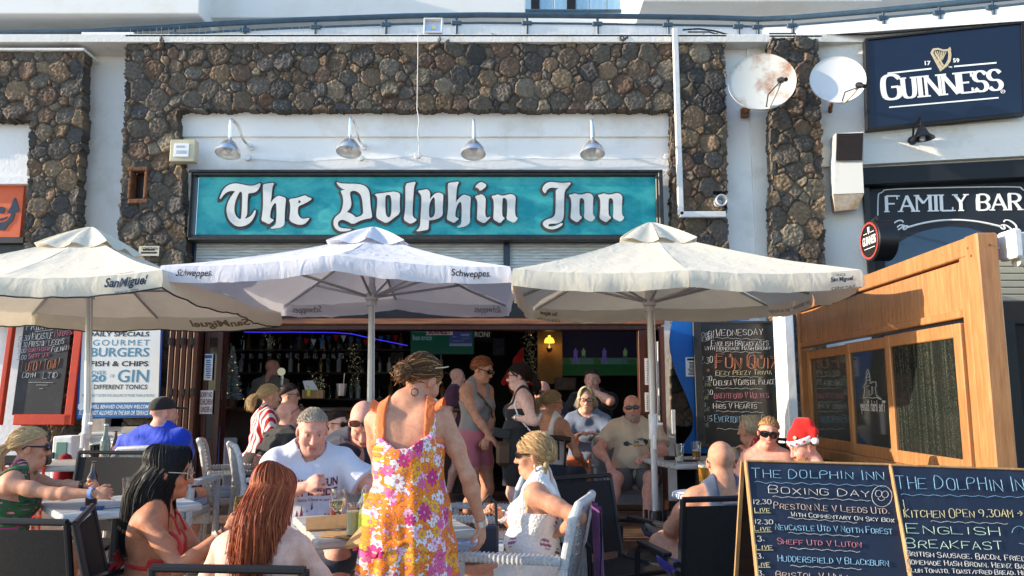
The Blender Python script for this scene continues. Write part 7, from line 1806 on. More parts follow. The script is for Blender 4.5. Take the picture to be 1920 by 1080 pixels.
# 1 blonde woman at the left table
i=person('blonde woman with a ponytail and dark sunglasses, hands clasped on the left table',(60,801),4.62,0,-72,lean=16,hd=(8,4,0),sex='f',wt=.45,skin='tan',h=.006,
 hair=dict(type='pony',knot=(0,-.115,-.005),len=.20,line=(.030,.55)),hcol=(.50,.36,.20),glasses=dict(w=.034,h=.019,arm=.005),
 clothes=[dict(name='floral_top',mat=m_floral_green,tags=TOR,g=.009,cut=tankcut(.42,.46,.06,.13)),shorts(c_denim,.8)],
 arms={'R':{'hand':(178,925,4.42),'elbow':(.3,.2,-1),'curl':.85,'palm':(-1,0,-.3)},'L':{'hand':(186,912,4.55),'elbow':(-.4,.1,-1),'curl':.9,'palm':(1,0,-.3)}})
band(i,'wrist_watch',m_black,i['ends']['L'][1],i['ends']['L'][2],.88,.031,.03); band(i,'wristband',mat('blue_wristband',rgb(120,160,220),.6),i['ends']['R'][1],i['ends']['R'][2],.93,.029,.022)
# 2 man in blue with cap
i=person('man in a royal blue t-shirt and black cap sitting with his back to the viewer',(308,745),6.0,PLAT,-10,lean=8,hd=(-38,2,0),wt=.95,skin='pink',clothes=[shirt(c_blue,w=1,g=.02),shorts(c_navy)],arms={'L':{'hand':(200,858,6.35)},'R':{'hand':(345,880,6.35)}},h=.008,stub=(.30,.22,.18))
def cap_(F,i):
    F.ell(i['HC']+i['Rh']@np.array((0,-.014,.035)),(.087,.108,.095),i['Rh'],.01)
    F.cut(i['HC'],i['Rh'],lambda x,y,z:np.maximum(.028+.12*y-z,np.minimum(.042-np.sqrt(x*x+(z-.028)**2),y+.05)))
    F.ell(i['HC']+i['Rh']@np.array((0,.125,.040)),(.062,.065,.010),i['Rh'],.01)
hat_piece(i,'cap',c_black,cap_)
# 3 dark haired woman in the red bikini
i=person('long black haired woman in a red bikini holding a phone in profile',(322,837),3.42,0,-78,lean=8,hd=(0,6,0),sex='f',wt=.05,bust=1.15,skin='deep',h=.0058,lips=(.45,.10,.12),
 hair=dict(type='long',len=.41,n=4200,drift=-.075,front=.62,line=(.04,.5),r=.0015,wave=.002),hcol=(.010,.009,.010),
 glasses=dict(w=.03,h=.028,rim=.002,fm=m_gold,lm=mat('brown_gradient_lens',(.06,.03,.02),.08,coat=.5),arm=.0025),
 clothes=[dict(name='bikini_top',mat=c_red,tags=TOR,g=.006,cut=lambda x,y,z:np.minimum(np.maximum(np.maximum(np.abs(np.abs(x)-.072)-(.078-(z-.25)*.42),np.abs(z-.325)-.085),.02-y),np.abs(z-.245)-.010)),dict(name='bikini_bottom',mat=c_red,tags=TOR,g=.006,cut=lambda x,y,z:z-.06)],
 arms={'R':{'hand':(428,992,3.22),'elbow':(.4,-.3,-1),'curl':.9,'palm':(-.6,.3,-.1)},'L':{'hand':(436,985,3.42),'elbow':(-.3,-.2,-1),'curl':1.0,'palm':(.8,.3,0)}})
band(i,'bracelet',m_gold,i['ends']['R'][1],i['ends']['R'][2],.80,.029,.014); band(i,'hair_tie',m_black,i['ends']['R'][1],i['ends']['R'][2],.93,.027,.008)
m_=MB(); s_=i['s']
for a,b in (((.0,-.112,.245),(.035,-.155,.20)),((.0,-.112,.245),(-.03,-.16,.19)),((.0,-.112,.245),(.03,-.15,.275)),((.0,-.112,.245),(-.03,-.15,.28)),((.0,-.112,.245),(.02,-.15,.10)),((.0,-.112,.245),(-.015,-.15,.08))):
    A=V(i['T'](*a))*s_;B=V(i['T'](*b))*s_; m_.tube([A,A.lerp(B,.5)+V((0,-.012,.004)),B],[.006,.012,.007],6)
for sx in (-1,1): m_.tube([V(i['T'](sx*.07,.13,.40))*s_,V(i['T'](sx*.06,.085,.47))*s_,V(i['T'](sx*.045,-.02,.535))*s_,V(i['T'](0,-.07,.525))*s_],.005,6)
m_.build('bikini_ties',c_red,i['t'])
hp=i['W'](i['ends']['R'][2]); ph=thing('phone','phone in a gold glitter case held up by the dark haired woman','phone',tuple(P(453,962,3.30)))
FPh=Fr(P(453,962,3.3),(.75,.55,.0),(.35,-.2,1)); m_=MB(); m_.fbox(FPh,-.036,.036,-.078,.078,-.005,.005,.004); m_.build('case',mat('gold_glitter_case',(.42,.33,.14),.35,.6,c2=(.06,.05,.03),ns=90,bump=.001,bs=200),ph,world=True)
m_=MB(); m_.fbox(FPh,.008,.030,.045,.070,.005,.008,.002); m_.build('camera_bump',m_black,ph,world=True)
# 4 red haired woman, back view
i=person('bare shouldered woman with long auburn hair seen from behind in the foreground',(520,874),2.92,0,-6,lean=14,hd=(-4,18,0),sex='f',wt=.35,skin='fair',h=.0058,
 hair=dict(type='long',len=.46,n=5200,drift=-.12,front=.6,line=(.02,.5),r=.0016,wave=.004,hl=((.46,.14,.05),.25)),hcol=(.24,.050,.020),
 clothes=[dict(name='strapless_top',mat=c_black,tags=TOR,g=.008,cut=strapless(.30)),shorts(c_denim,.8)],
 arms={'L':{'hand':(-.12,.36,.66),'elbow':(-1,-.2,-.6)},'R':{'hand':(.12,.36,.66),'elbow':(1,-.2,-.6)}})
# 5 man in the printed white shirt
tx=mat('maroon_print',rgb(112,28,44),.8)
trees=[[(x-.016,z),(x+.016,z),(x,z+h_)] for x,z,h_ in ((-.10,.075,.06),(-.075,.075,.085),(-.045,.075,.07),(-.02,.075,.10))]+[[(.0,.07),(.02,.10),(.04,.09),(.05,.12),(.075,.11),(.095,.13),(.12,.10),(.13,.07),(.06,.062)],[(-.11,.065),(.13,.06),(.12,.052),(-.10,.056)]]
i=person('grey haired man in a white t-shirt printed WHAT FUN RIDE looking down at the table',(588,767),4.5,0,-166,lean=14,hd=(6,20,0),wt=.75,skin='pink',h=.006,stub=(.36,.26,.21),brow=(.34,.26,.20),
 hair=dict(type='short',line=(.046,.42),g=.002,n=1100,len=.018,comb=(0,.9,.3)),hcol=(.48,.42,.34),
 clothes=[shirt(c_white,w=.9,g=.022,fold=.013,prints=[tee([("WHAT FUN",-.06,.155,.385,.428),("RIDE",.045,.155,.335,.375),("IT IS",-.06,.03,.335,.375)],tx,'print'),tee([("Santa Claus is coming",-.06,.15,.302,.322)],tx,'print',.0),tee_poly([[(x+.04,z+.13) for x,z in p] for p in trees],tx,'print')]),shorts(c_denim,.92,re=.11)],
 arms={'R':{'hand':(574,912,4.22),'elbow':(1,-.2,-.7),'curl':1.0,'palm':(-.9,-.2,0),'dir':(-.6,.5,.35)},'L':{'hand':(700,945,4.3),'elbow':(-1,-.2,-.6),'curl':.7}},legs={'L':{'foot':(-.16,.45,.09)},'R':{'foot':(.2,.4,.09)}})
# 6,7 at the bar
i=person('blonde woman with a ponytail in a red and white striped shirt by the bar',(506,721),7.7,PLAT+.12,-62,lean=6,hd=(8,2,0),sex='f',wt=.4,skin='fair',h=.009,hair=dict(type='pony',knot=(0,-.12,.0),len=.14,out=1.2,line=(.026,.55)),hcol=(.58,.43,.24),clothes=[shirt(c_stripe,w=.3),shorts(c_black,.9)])
i=person('dark haired man with black glasses in profile beyond the striped shirt',(543,719),8.2,PLAT+.12,-85,lean=4,hd=(0,2,0),wt=.4,skin='fair',h=.009,hair=dict(type='short',line=(.03,.5),g=.006,n=300),hcol=(.03,.022,.018),glasses=dict(w=.028,h=.018,lm=m_glass),clothes=[shirt(c_navy,w=.4)])
# 8 bald man in black
i=person('bald man in a black t-shirt with sunglasses pushed over his head, back turned',(545,752),6.35,PLAT,-52,lean=10,hd=(-12,6,0),wt=.75,skin='pink',h=.008,stub=(.32,.24,.2),glasses=dict(w=.03,h=.018,top=True),clothes=[shirt(c_black,w=.8,g=.02),shorts(c_navy)],arms={'L':{'hand':(500,835,6.5)}})
m_=MB(); s_=i['s']; m_.tube([V(i['T'](-.14,-.02,.53))*s_,V(i['T'](-.12,-.12,.46))*s_,V(i['T'](.0,-.155,.33))*s_,V(i['T'](.12,-.16,.18))*s_,V(i['T'](.17,-.10,.08))*s_],.022,6,flat=(0,-1,.2)); m_.build('bag_strap',c_navy,i['t'])
# 9 woman in a beige top
i=person('dark haired woman in a beige top and sunglasses sitting behind the white printed shirt',(632,769),6.2,PLAT,-128,lean=6,hd=(12,4,0),sex='f',wt=.25,skin='fair',h=.008,hair=dict(type='pulled',line=(.03,.5)),hcol=(.03,.018,.014),glasses=dict(w=.032,h=.02),clothes=[dict(name='beige_top',mat=c_beige,tags=TOR,g=.008,cut=tankcut(.38,.36,.075,.095)),shorts(c_denim,.5)],arms={'R':{'hand':(655,845,5.95)},'L':{'hand':(672,838,5.95)}})
# 10 bent bald man
i=person('bald man bending forward over the table with sunglasses on his forehead',(680,762),5.0,0,172,lean=30,hd=(12,46,0),wt=.6,skin='pink',h=.007,stub=(.40,.28,.23),glasses=dict(w=.029,h=.017,top=True,lm=mat('amber_lens',(.10,.03,.015),.1,coat=.4)),clothes=[shirt(c_navy,w=.5,name='polo_shirt'),shorts(c_denim)],arms={'R':{'hand':(690,890,4.6)},'L':{'hand':(760,890,4.6)}})
# 11 woman in the floral dress
def dresscut(x,y,z):
    zn=np.where(y>0,.40,.305); a=np.minimum(.112-np.abs(x),z-(zn+.8*np.maximum(np.abs(x)-.03,0))); b=np.minimum(np.abs(x)-.140,z-.33)
    return np.maximum(np.maximum(a,b),-.285+.014*np.sin(x*55)+.010*np.sin(y*40)+.02*(x>.0)-z)
DP=[(.37,.150,.118,.004),(.30,.160,.125,.006),(.18,.158,.130,.004),(.05,.192,.165,-.008),(-.10,.212,.180,-.008),(-.20,.222,.188,0),(-.32,.238,.205,0)]
i=person('woman standing with her back turned in an orange and pink floral dress',(807,668),3.52,0,-3,sit=False,lean=10,side=-2,hd=(-34,26,4),sex='f',wt=.30,skin='tan',h=.0058,smin=.8,
 hair=dict(type='bunned',bun=(-.018,-.112,-.012),bunr=.046,knot=(-.018,-.10,-.005),line=(.008,.62),n=1100,hl=((.42,.20,.07),.25)),hcol=(.085,.046,.025),
 clothes=[dict(name='floral_dress',mat=m_floral,tags=TOR,g=.008,prof=DP,pR=euler(0,1,0),pleat=.07,np=9,cut=dresscut,fold=.006,ff=16),
          dict(name='dress_strap',mat=c_orange,tags=TOR,g=.013,cut=lambda x,y,z:np.maximum(tankcut(.40,.30,.090,.136,.33)(x,y,z),z-.60),fold=.004),
          dict(name='dress_flounce',mat=m_floral,tags=(),prof=[(-.055,.204,.180,-.008),(-.09,.222,.190,-.008),(-.15,.230,.198,-.004)],pR=euler(0,1,0),pleat=.07,np=12,h=.007,cut=lambda x,y,z:np.maximum(-.128+.02*np.sin(x*26+1)+.012*np.sin(x*60)-z,z+.058))],
 arms={'L':{'hand':(742,965,3.72),'elbow':(-1,-.55,-.1),'curl':.9},'R':{'hand':(903,985,3.45),'elbow':(.4,-1,0),'curl':.45,'palm':(-1,.3,0),'dir':(.02,.12,-1)}})
for sx in (-1,1):
    m_=MB(); s_=i['s']; rows=[]
    for k in range(61):
        u=k/60; y=.075-.165*u; z=.462+math.sqrt(max(.0,.068**2-(y*.75)**2))+.004; wv_=math.sin(u*58); p=V(i['T'](sx*.128,y,z)); hgt=.012*(.5+.5*math.sin(u*3.14))+.008
        rows.append([(p+V(i['Rt']@np.array((sx*(.004+q*.036),wv_*.006*q,hgt*q+wv_*.010*q*(1-.5*q)))))*s_ for q in (0,.35,.7,1)])
    m_.grid(rows); m_.build('shoulder_ruffle',c_orange,i['t'])
band(i,'bracelet',m_chrome,i['ends']['R'][1],i['ends']['R'][2],.93,.028,.03)
m_=MB(); c=i['T'](.035,-.062,.575)*i['s']; fx=V((.55,-.83,.05)).normalized(); u=V((0,0,1)).cross(fx).normalized(); w2=fx.cross(u); m_.tube([V(c)+fx*.002+(u*math.cos(a)+w2*math.sin(a))*.016 for a in np.linspace(0,6.28,16)],.002,5); m_.build('neck_tattoo',m_ink,i['t'])
m_=MB(); Hd=i['Hd']; s_=i['s']
m_.tube([V(Hd(.085,-.03,.05))*s_,V(Hd(.090,.02,.080))*s_,V(Hd(.082,.05,.10))*s_,V(Hd(.06,.07,.11))*s_],.003,5); m_.build('glasses_frame',m_gold,i['t'])
t=thing('menu_folder','brown kraft menu folder held under the arm of the woman in the floral dress','menu',tuple(P(700,980,3.55)))
FM2=Fr(P(706,975,3.42),(.46,.7,.55),(-.3,0,1)); m_=MB(); m_.fbox(FM2,-.16,.16,-.012,.012,-.06,.06,.004); m_.build('cover',m_kraft,t,world=True)
# 12, 13 standing women
i=person('standing woman with tied auburn hair, sunglasses and a grey tank top',(910,669),6.9,PLAT,-132,sit=False,lean=4,hd=(14,18,0),sex='f',wt=.3,skin='tan',h=.008,smin=.85,smax=1.2,hair=dict(type='pulled',line=(.028,.5),knot=(0,-.11,-.01)),hcol=(.26,.085,.035),glasses=dict(w=.032,h=.018,arm=.004),
 clothes=[dict(name='tank_top',mat=c_grey,tags=TOR,g=.010,cut=tankcut(.40,.43,.06,.115,-.12),fold=.006),shorts(c_pink,.42,g=.016)],arms={'R':{'hand':(930,832,6.75),'elbow':(.4,-.7,0)},'L':{'hand':(.06,.22,.95),'elbow':(-1,-.3,0)}})
m_=MB(); s_=i['s']; m_.tube([V(i['T'](.10,-.02,.525))*s_,V(i['T'](.06,.11,.42))*s_,V(i['T'](-.04,.16,.30))*s_,V(i['T'](-.14,.12,.14))*s_],.014,6,flat=(0,1,.2)); m_.build('bag_strap',mat('leopard_strap',(.16,.10,.05),.7,c2=(.01,.01,.01),ns=60,lo=.48,hi=.55),i['t'])
t=thing('shoulder_bag','brown leather bag at the hip of the woman in the grey tank top','bag',tuple(P(946,850,6.7))); m_=MB(); m_.box((0,0,0),(.14,.22,.2),b=.03); m_.build('body',mat('brown_leather',(.10,.045,.02),.5),t)
blackdress=[(.42,.140,.105,0),(.3,.150,.12,0),(.20,.200,.175,.02),(.02,.225,.20,0),(-.12,.235,.20,0),(-.36,.215,.185,.01)]
i=person('standing young woman in glasses and a short black sleeveless dress',(972,681),6.75,PLAT,96,sit=False,lean=2,hd=(-4,4,0),sex='f',wt=.75,bust=1.15,skin='pale',h=.008,smin=.85,smax=1.2,hair=dict(type='pony',line=(.028,.5),knot=(0,-.12,-.03),len=.16),hcol=(.025,.014,.010),glasses=dict(w=.029,h=.022,fm=mat('red_frame',(.14,.02,.03),.4),lm=m_glass,rim=.003),
 clothes=[dict(name='black_dress',mat=cloth('charcoal_dress',(.022,.022,.028),.85),tags=TOR,g=.009,cut=lambda x,y,z:np.maximum(tankcut(.40,.40,.07,.105,-.9)(x,y,z),.10-z),fold=.004),dict(name='black_skirt',mat=c_black,tags=(),prof=blackdress[2:],pR=euler(0,0,0),fold=.005,cut=lambda x,y,z:z-.19)],
 arms={'L':{'hand':(966,782,6.62),'elbow':(-.8,-.5,-.6),'curl':.8},'R':{'hand':(944,808,6.75),'elbow':(.6,-.2,-.8),'curl':.8}})
m_=MB(); s_=i['s']; m_.tube([V(i['T'](-.11,.03,.525))*s_,V(i['T'](-.15,.09,.40))*s_,V(i['T'](-.19,.05,.27))*s_,V(i['T'](-.20,-.05,.15))*s_],.007,6,flat=(-1,.3,.2)); m_.build('bag_strap',m_paper,i['t'])
band(i,'bracelet',m_chrome,i['ends']['L'][1],i['ends']['L'][2],.9,.03,.012)
t=thing('phone','dark phone in the hand of the young woman in the black dress','phone',tuple(P(940,812,6.6))); m_=MB(); m_.box((0,0,0),(.15,.012,.075),MX.Rotation(R(12),3,'Y'),.004); m_.build('body',m_black,t)
# 14..17 inside
i=person('woman with fair tied hair and a white lace top sitting with her back turned',(1036,732),7.5,PLAT,-38,lean=6,hd=(-20,4,0),sex='f',wt=.5,skin='tan',h=.009,hair=dict(type='pony',knot=(0,-.115,.03),len=.14,line=(.024,.55),out=1.3),hcol=(.36,.24,.12),glasses=dict(w=.03,h=.018,lm=m_glass),clothes=[dict(name='lace_top',mat=c_lace,tags=TOR,g=.010,cut=tankcut(.42,.40,.06,.115)),shorts(c_denim,.7)])
i=person('woman in glasses and a blue grey blouse facing out from the dim interior',(1099,726),8.2,PLAT,164,lean=6,hd=(10,6,0),sex='f',wt=.6,skin='fair',h=.009,hair=dict(type='bob',len=.10,n=420,line=(.03,.45),drift=-.01,back=False,front=.75),hcol=(.42,.36,.26),glasses=dict(w=.03,h=.017,lm=m_glass),clothes=[shirt(c_bluegrey,w=.5,sl=.7),shorts(mat('orange_cloth',(.45,.10,.02),.8),.8)],arms={'R':{'hand':(1085,815,7.9)},'L':{'hand':(1118,815,7.9)}})
i=person('man in the dark interior with a hand raised to his mouth',(1110,691),9.6,PLAT,168,lean=6,hd=(0,6,0),wt=.6,skin='fair',h=.011,hair=dict(type='short',line=(.04,.45),n=150),hcol=(.08,.06,.05),clothes=[shirt(c_black,w=.6)],arms={'L':{'hand':(-.02,.20,1.08),'elbow':(-1,0,-.6)}})
i=person('man in glasses half hidden in the dark behind the black dress',(1017,714),8.9,PLAT,160,lean=4,hd=(0,4,0),wt=.5,skin='pink',h=.011,glasses=dict(w=.03,h=.018),clothes=[shirt(c_navy,w=.5)])
i=person('barman standing with his back turned in the dim bar',(512,674),10.2,PLAT,-20,sit=False,lean=4,hd=(-8,4,0),wt=.9,skin='pink',h=.011,smin=.8,clothes=[shirt(c_taupe,w=.9)])
i=person('dim figure in a plum shirt at the bar behind the floral dress',(858,690),9.8,PLAT,-100,sit=False,lean=4,hd=(0,4,0),wt=.5,skin='fair',h=.012,smin=.75,clothes=[shirt(c_purple,w=.5)])
# 18 man with the car shirt
car=[[(-.105,.31),(-.085,.345),(-.03,.362),(.02,.37),(.06,.378),(.10,.365),(.12,.33),(.10,.305),(.0,.297)]]
i=person('heavy bald man with a grey goatee in a beige t-shirt printed with a racing car',(1183,740),7.35,PLAT,176,lean=-3,hd=(-3,2,4),wt=1.0,skin='pink',h=.008,stub=(.42,.36,.32),beard=dict(c=(.42,.38,.34),n=260,len=.018),glasses=dict(w=.03,h=.016,lm=mat('tinted_lens',(.05,.03,.03),.1,coat=.4)),
 clothes=[shirt(c_beige,w=1.2,g=.022,sl=.7,prints=[tee_poly(car,mat('car_grey',rgb(96,108,104),.8),'print'),tee_poly([[(-.115,.33),(-.108,.305),(-.07,.297),(-.06,.325),(-.085,.345)],[(.07,.345),(.09,.368),(.115,.358),(.118,.332),(.095,.315)]],mat('car_dark',rgb(44,50,50),.8),'print',.002),tee_poly([[(-.025,.292),(-.025,.315),(.035,.315),(.035,.293)]],mat('car_yellow',rgb(190,150,80),.8),'print',.003),tee([("29",-.02,.03,.325,.350)],m_ink,'print',.02)]),shorts(c_shortgrey,.72,g=.024,re=.115)]+shoes(mat('blue_trainers',(.02,.04,.10),.6)),
 arms={'R':{'hand':(1140,866,7.02),'elbow':(1,-.5,-.3),'curl':.25,'palm':(0,0,-1),'dir':(-.25,.6,-.7)},'L':{'hand':(1212,858,7.0),'elbow':(-1,-.5,-.3),'curl':.4}},legs={'L':{'foot':(1213,982,6.75)},'R':{'foot':(1138,985,6.85)}})
# 19 woman with the braid
def leafpaint(p):
    c=np.tile(np.array((.74,.73,.72)),(len(p),1))
    for (a,b_,r1,r2,cl) in ((-.09,.12,.035,.05,(.10,.05,.10)),(-.11,.33,.02,.045,(.45,.10,.16)),(.10,.3,.03,.05,(.2,.12,.2)),(-.02,.0,.04,.03,(.5,.2,.25)),(-.15,.20,.02,.03,(.3,.1,.2))):
        d=((p[:,0]-a)/r1)**2+((p[:,2]-b_)/r2)**2; c[(d<1)&(np.sin(p[:,2]*240+p[:,0]*90)>-.4)]=cl
    return c
c_leaf=cloth('white_waffle_leaf_print',(.74,.73,.72),.85,fold=.005,weave=85,attr=True,c2=(.9,.9,.9))
i=person('woman with a blond braid and sunglasses in a white sleeveless waffle knit outfit',(1002,811),4.12,0,82,lean=-2,hd=(0,4,0),sex='f',wt=.75,bust=1.15,skin='tan',h=.0058,hair=dict(type='pulled',line=(.020,.55),knot=(-.04,-.095,-.03),n=1100,hl=((.56,.40,.20),.35)),hcol=(.40,.25,.12),glasses=dict(w=.034,h=.018,arm=.0045),lips=(.42,.15,.13),
 clothes=[dict(name='waffle_top',mat=c_leaf,tags=TOR,g=.012,cut=lambda x,y,z:np.maximum(tankcut(.40,.46,.045,.150,-.10)(x,y,z),np.minimum(.02+.10*(z-.32)-np.abs(x)+0*y,np.minimum(z-.30,y))),fold=.006,paint=leafpaint),shorts(c_waffle,.40,g=.018,re=.105)],
 arms={'L':{'hand':(1048,1000,4.02),'elbow':(-.7,-1,-.1),'curl':.8,'dir':(.5,.7,-.4)},'R':{'hand':(934,962,4.18),'elbow':(.5,-.3,-1),'curl':1.0,'palm':(-.7,0,-.5)}},legs={'L':{'foot':(-.2,.62,.09)},'R':{'foot':(.06,.58,.09)}})
band(i,'wristband',m_paper,i['ends']['R'][1],i['ends']['R'][2],.86,.030,.025)
def braid(F):
    for k in range(13):
        u=k/12; p=i['HC']+i['Rh']@np.array((-.055-.035*u,-.085+.065*u,-.02))+np.array((0,0,-1))*(.24*u); F.ell(p+np.array(((.008 if k%2 else -.008),.0,0)),(.017,.016,.019),np.array(MX.Rotation(R(30 if k%2 else -30),3,'X')),.006)
v,f=pieces('b',None,None,braid,.005,lo=i['HC']-.32,hi=i['HC']+.2); npmesh('braid',v*i['s'],f,m_hair,i['t'],col=np.tile(np.array((.36,.28,.15)),(len(v),1)))
m_=MB(); s_=i['s']; m_.lathe([(0,-.012),(.009,-.006),(.009,.006),(0,.012)],V(i['Hd'](-.084,-.01,-.062))*s_,10); m_.lathe([(0,-.012),(.007,-.004),(.007,.004),(0,.012)],V(i['Hd'](-.084,-.01,-.085))*s_,10); m_.build('earring',m_gold,i['t'])
# 20 bald man on the right
i=person('bald man in a slate tank top seen from behind with one leg crossed over',(1350,826),4.15,0,8,lean=2,hd=(-14,8,0),wt=.45,skin='tan',h=.006,stub=(.34,.26,.21),glasses=dict(w=.03,h=.018),
 clothes=[dict(name='tank_top',mat=c_tankblue,tags=TOR,g=.012,cut=tankcut(.40,.44,.06,.125),fold=.006),shorts(c_violet,.7,re=.11)]+shoes(mat('grey_trainers',(.10,.10,.105),.7),sides='L'),
 arms={'L':{'hand':(1262,1012,4.45),'elbow':(-1,-.3,-.4)},'R':{'hand':(.25,.35,.66)}},legs={'L':{'foot':(1262,1000,4.70),'knee':(-1,.3,.5),'dir':(-.75,.25,.6),'down':(-.6,0,-.5)}})
# 21..23 on the right
i=person('older woman with short fair hair in a red and white top looking left',(1404,780),6.45,PLAT,98,lean=4,hd=(-6,4,0),sex='f',wt=.5,skin='tan',h=.008,hair=dict(type='bob',len=.055,n=520,line=(.026,.48),drift=-.012,back=False,front=.8,wave=.006),hcol=(.46,.38,.26),clothes=[dict(name='print_top',mat=m_floral_red,tags=TOR,g=.009,cut=tankcut(.42,.44,.06,.105)),shorts(c_denim,.8)],arms={'L':{'hand':(1402,846,6.2),'curl':.7}})
i=person('woman with reddish blond hair and large dark sunglasses beside the santa hat',(1444,783),5.6,0.13,158,lean=4,hd=(6,10,-8),sex='f',wt=.75,skin='pink',h=.007,hair=dict(type='pulled',line=(.040,.40),n=1000,hl=((.52,.34,.16),.35)),hcol=(.42,.23,.10),glasses=dict(w=.036,h=.025,rim=.004,arm=.005),clothes=[dict(name='strapless_top',mat=c_black,tags=TOR,g=.008,cut=strapless(.34)),shorts(c_denim,.7)])
i=person('bare chested ginger bearded man wearing a red santa hat with a white band',(1497,806),5.0,0.05,88,lean=12,hd=(8,20,0),wt=.95,skin='pink',h=.006,brow=(.45,.22,.10),beard=dict(c=(.40,.18,.07),n=600,len=.02),hair=dict(type='short',line=(.0,.2),n=350,g=.004),hcol=(.34,.17,.07),clothes=[shorts(c_navy)],arms={'L':{'hand':(-.2,.3,.66)},'R':{'hand':(.2,.3,.66)}})
def hat_red(F,i):
    A=lambda *p:i['HC']+i['Rh']@np.array(p)
    F.ell(A(0,-.012,.065),(.090,.108,.075),i['Rh'],.02); F.cone(A(0,-.01,.10),A(-.01,-.035,.155),.070,.045,.04); F.cone(A(-.01,-.035,.155),A(-.055,-.07,.150),.045,.034,.03); F.cone(A(-.055,-.07,.150),A(-.095,-.075,.09),.034,.024,.03); F.cone(A(-.095,-.075,.09),A(-.105,-.055,.055),.024,.018,.02)
    F.cut(i['HC'],i['Rh'],lambda x,y,z:.045-z)
hat_piece(i,'santa_hat',c_santa,hat_red)
def hat_band(F,i):
    F.ell(i['HC']+i['Rh']@np.array((0,-.012,.055)),(.097,.116,.075),i['Rh'],.01); F.cut(i['HC'],i['Rh'],lambda x,y,z:np.abs(z-.052+.05*y)-.024)
bd=hat_piece(i,'hat_band',c_fluff,hat_band)
def pom(F,i): F.ell(i['HC']+i['Rh']@np.array((-.112,-.048,.030)),(.026,.026,.026),i['Rh'],.01)
hat_piece(i,'pompom',c_fluff,pom)
m_=MB(); s_=i['s']
for a in (-100,-72,-45,-20,10):
    x=.099*math.sin(R(a)); y=-.012+.118*math.cos(R(a)); n_=V(i['Rh']@np.array((math.sin(R(a)),math.cos(R(a)),0))); c=V(i['Hd'](x,y,.052-.05*y))*s_; u=V((0,0,1)).cross(n_).normalized(); w2=n_.cross(u)
    m_.add([c+n_*.004+(u*math.cos(k*math.pi/5+math.pi/2)+w2*math.sin(k*math.pi/5+math.pi/2))*(.013 if k%2==0 else .0055) for k in range(10)],[tuple(range(10))])
m_.build('red_stars',c_santa,i['t'],smooth=False)
m_=MB(); n_=V(i['Rh']@np.array((-.75,.66,.3))).normalized(); u=V((0,0,1)).cross(n_).normalized(); w2=n_.cross(u); c=V(i['Hd'](-.064,.065,.092))*s_; m_.lathe([(0,0),(.011,.0),(.011,.006),(0,.008)],c,12,MX((u,w2,n_)).transposed()); m_.build('gold_bell',m_gold,i['t'])
# ---------------- dim interior of the bar ----------------
def emis(name,c,st): return mat(name,tuple(k*.8 for k in c),.5,emit=st*.3)
t=thing('bar_counter','long dark wooden bar counter deep inside the doorway','counter',tuple(P(600,850,9.95)))
m_=MB(); m_.box((-2.6,10.0,.68),(4.2,.5,1.05),b=.01); m_.build('front',m_darkbrown,t,world=True); m_=MB(); m_.box((-2.6,9.95,1.23),(4.4,.7,.06),b=.02); m_.build('counter_top',mat('bar_top',(.05,.025,.015),.25,coat=.4),t,world=True)
t=thing('bottle_shelf','back bar shelves behind the counter in the dark','shelf',(-3.2,12.0,.2)); m_=MB()
for z in (1.35,1.75,2.1): m_.box((-2.7,12.0,z),(3.6,.3,.03))
m_.build('shelf_board',m_darkbrown,t,world=True)
random.seed(5); bm_=[m_glass,m_greenglass,m_brownglass,mat('spirit_glass',(.35,.2,.06),.08,trans=.4),mat('clear_spirit',(.6,.65,.68),.06,trans=.3)]
for k in range(66):
    x=-4.35+.155*(k//3)+random.uniform(-.03,.03); z=(1.365,1.765,2.115)[k%3]; hh=random.uniform(.22,.30); m_=MB(); m_.lathe([(0,0),(.036,0),(.038,hh*.6),(.013,hh*.75),(.013,hh),(0,hh)],(0,0,0),12)
    tag(m_.build('spirit_bottle',bm_[k%5],loc=(x,11.95,z)),'spirit bottle on the dark shelves behind the bar','bottle','bottles on the back bar')
# television with a football match
def screen(name,label,F,box,parts,em):
    t=thing(name,label,'television',tuple(F.p(*F.px((box[0]+box[2])/2,box[3]))))
    m_=MB(); fb(m_,F,box[0]-1,box[1]-1,box[2]+1,box[3]+1,-.06,0,.006); m_.build('case',m_black,t,world=True)
    for k,(nm,mt,polys) in enumerate(parts):
        m_=MB()
        for p in polys: m_.prism(fp(F,*p),F,.001+.001*k,.002+.001*k)
        m_.build(nm,mt,t,world=True,smooth=False)
    return t
FT1=Fr((0,11.6,0),(1,0,0)); rect=lambda a,b,c,d:[(a,b),(c,b),(c,d),(a,d)]
def player(x,y,h,k=1):
    return [[(x-h*.12,y-h*.55),(x+h*.12,y-h*.55),(x+h*.16,y-h*.92),(x-h*.14,y-h*.92)],[(x-h*.06,y-h*.92),(x+h*.06,y-h*.92),(x+h*.05,y-h*1.08),(x-h*.05,y-h*1.08)]]
def legs_(x,y,h): return [[(x-h*.12,y-h*.55),(x+h*.0,y-h*.55),(x-h*.10,y),(x-h*.2,y)],[(x+h*.0,y-h*.55),(x+h*.12,y-h*.55),(x+h*.22,y-h*.05),(x+h*.12,y)]]
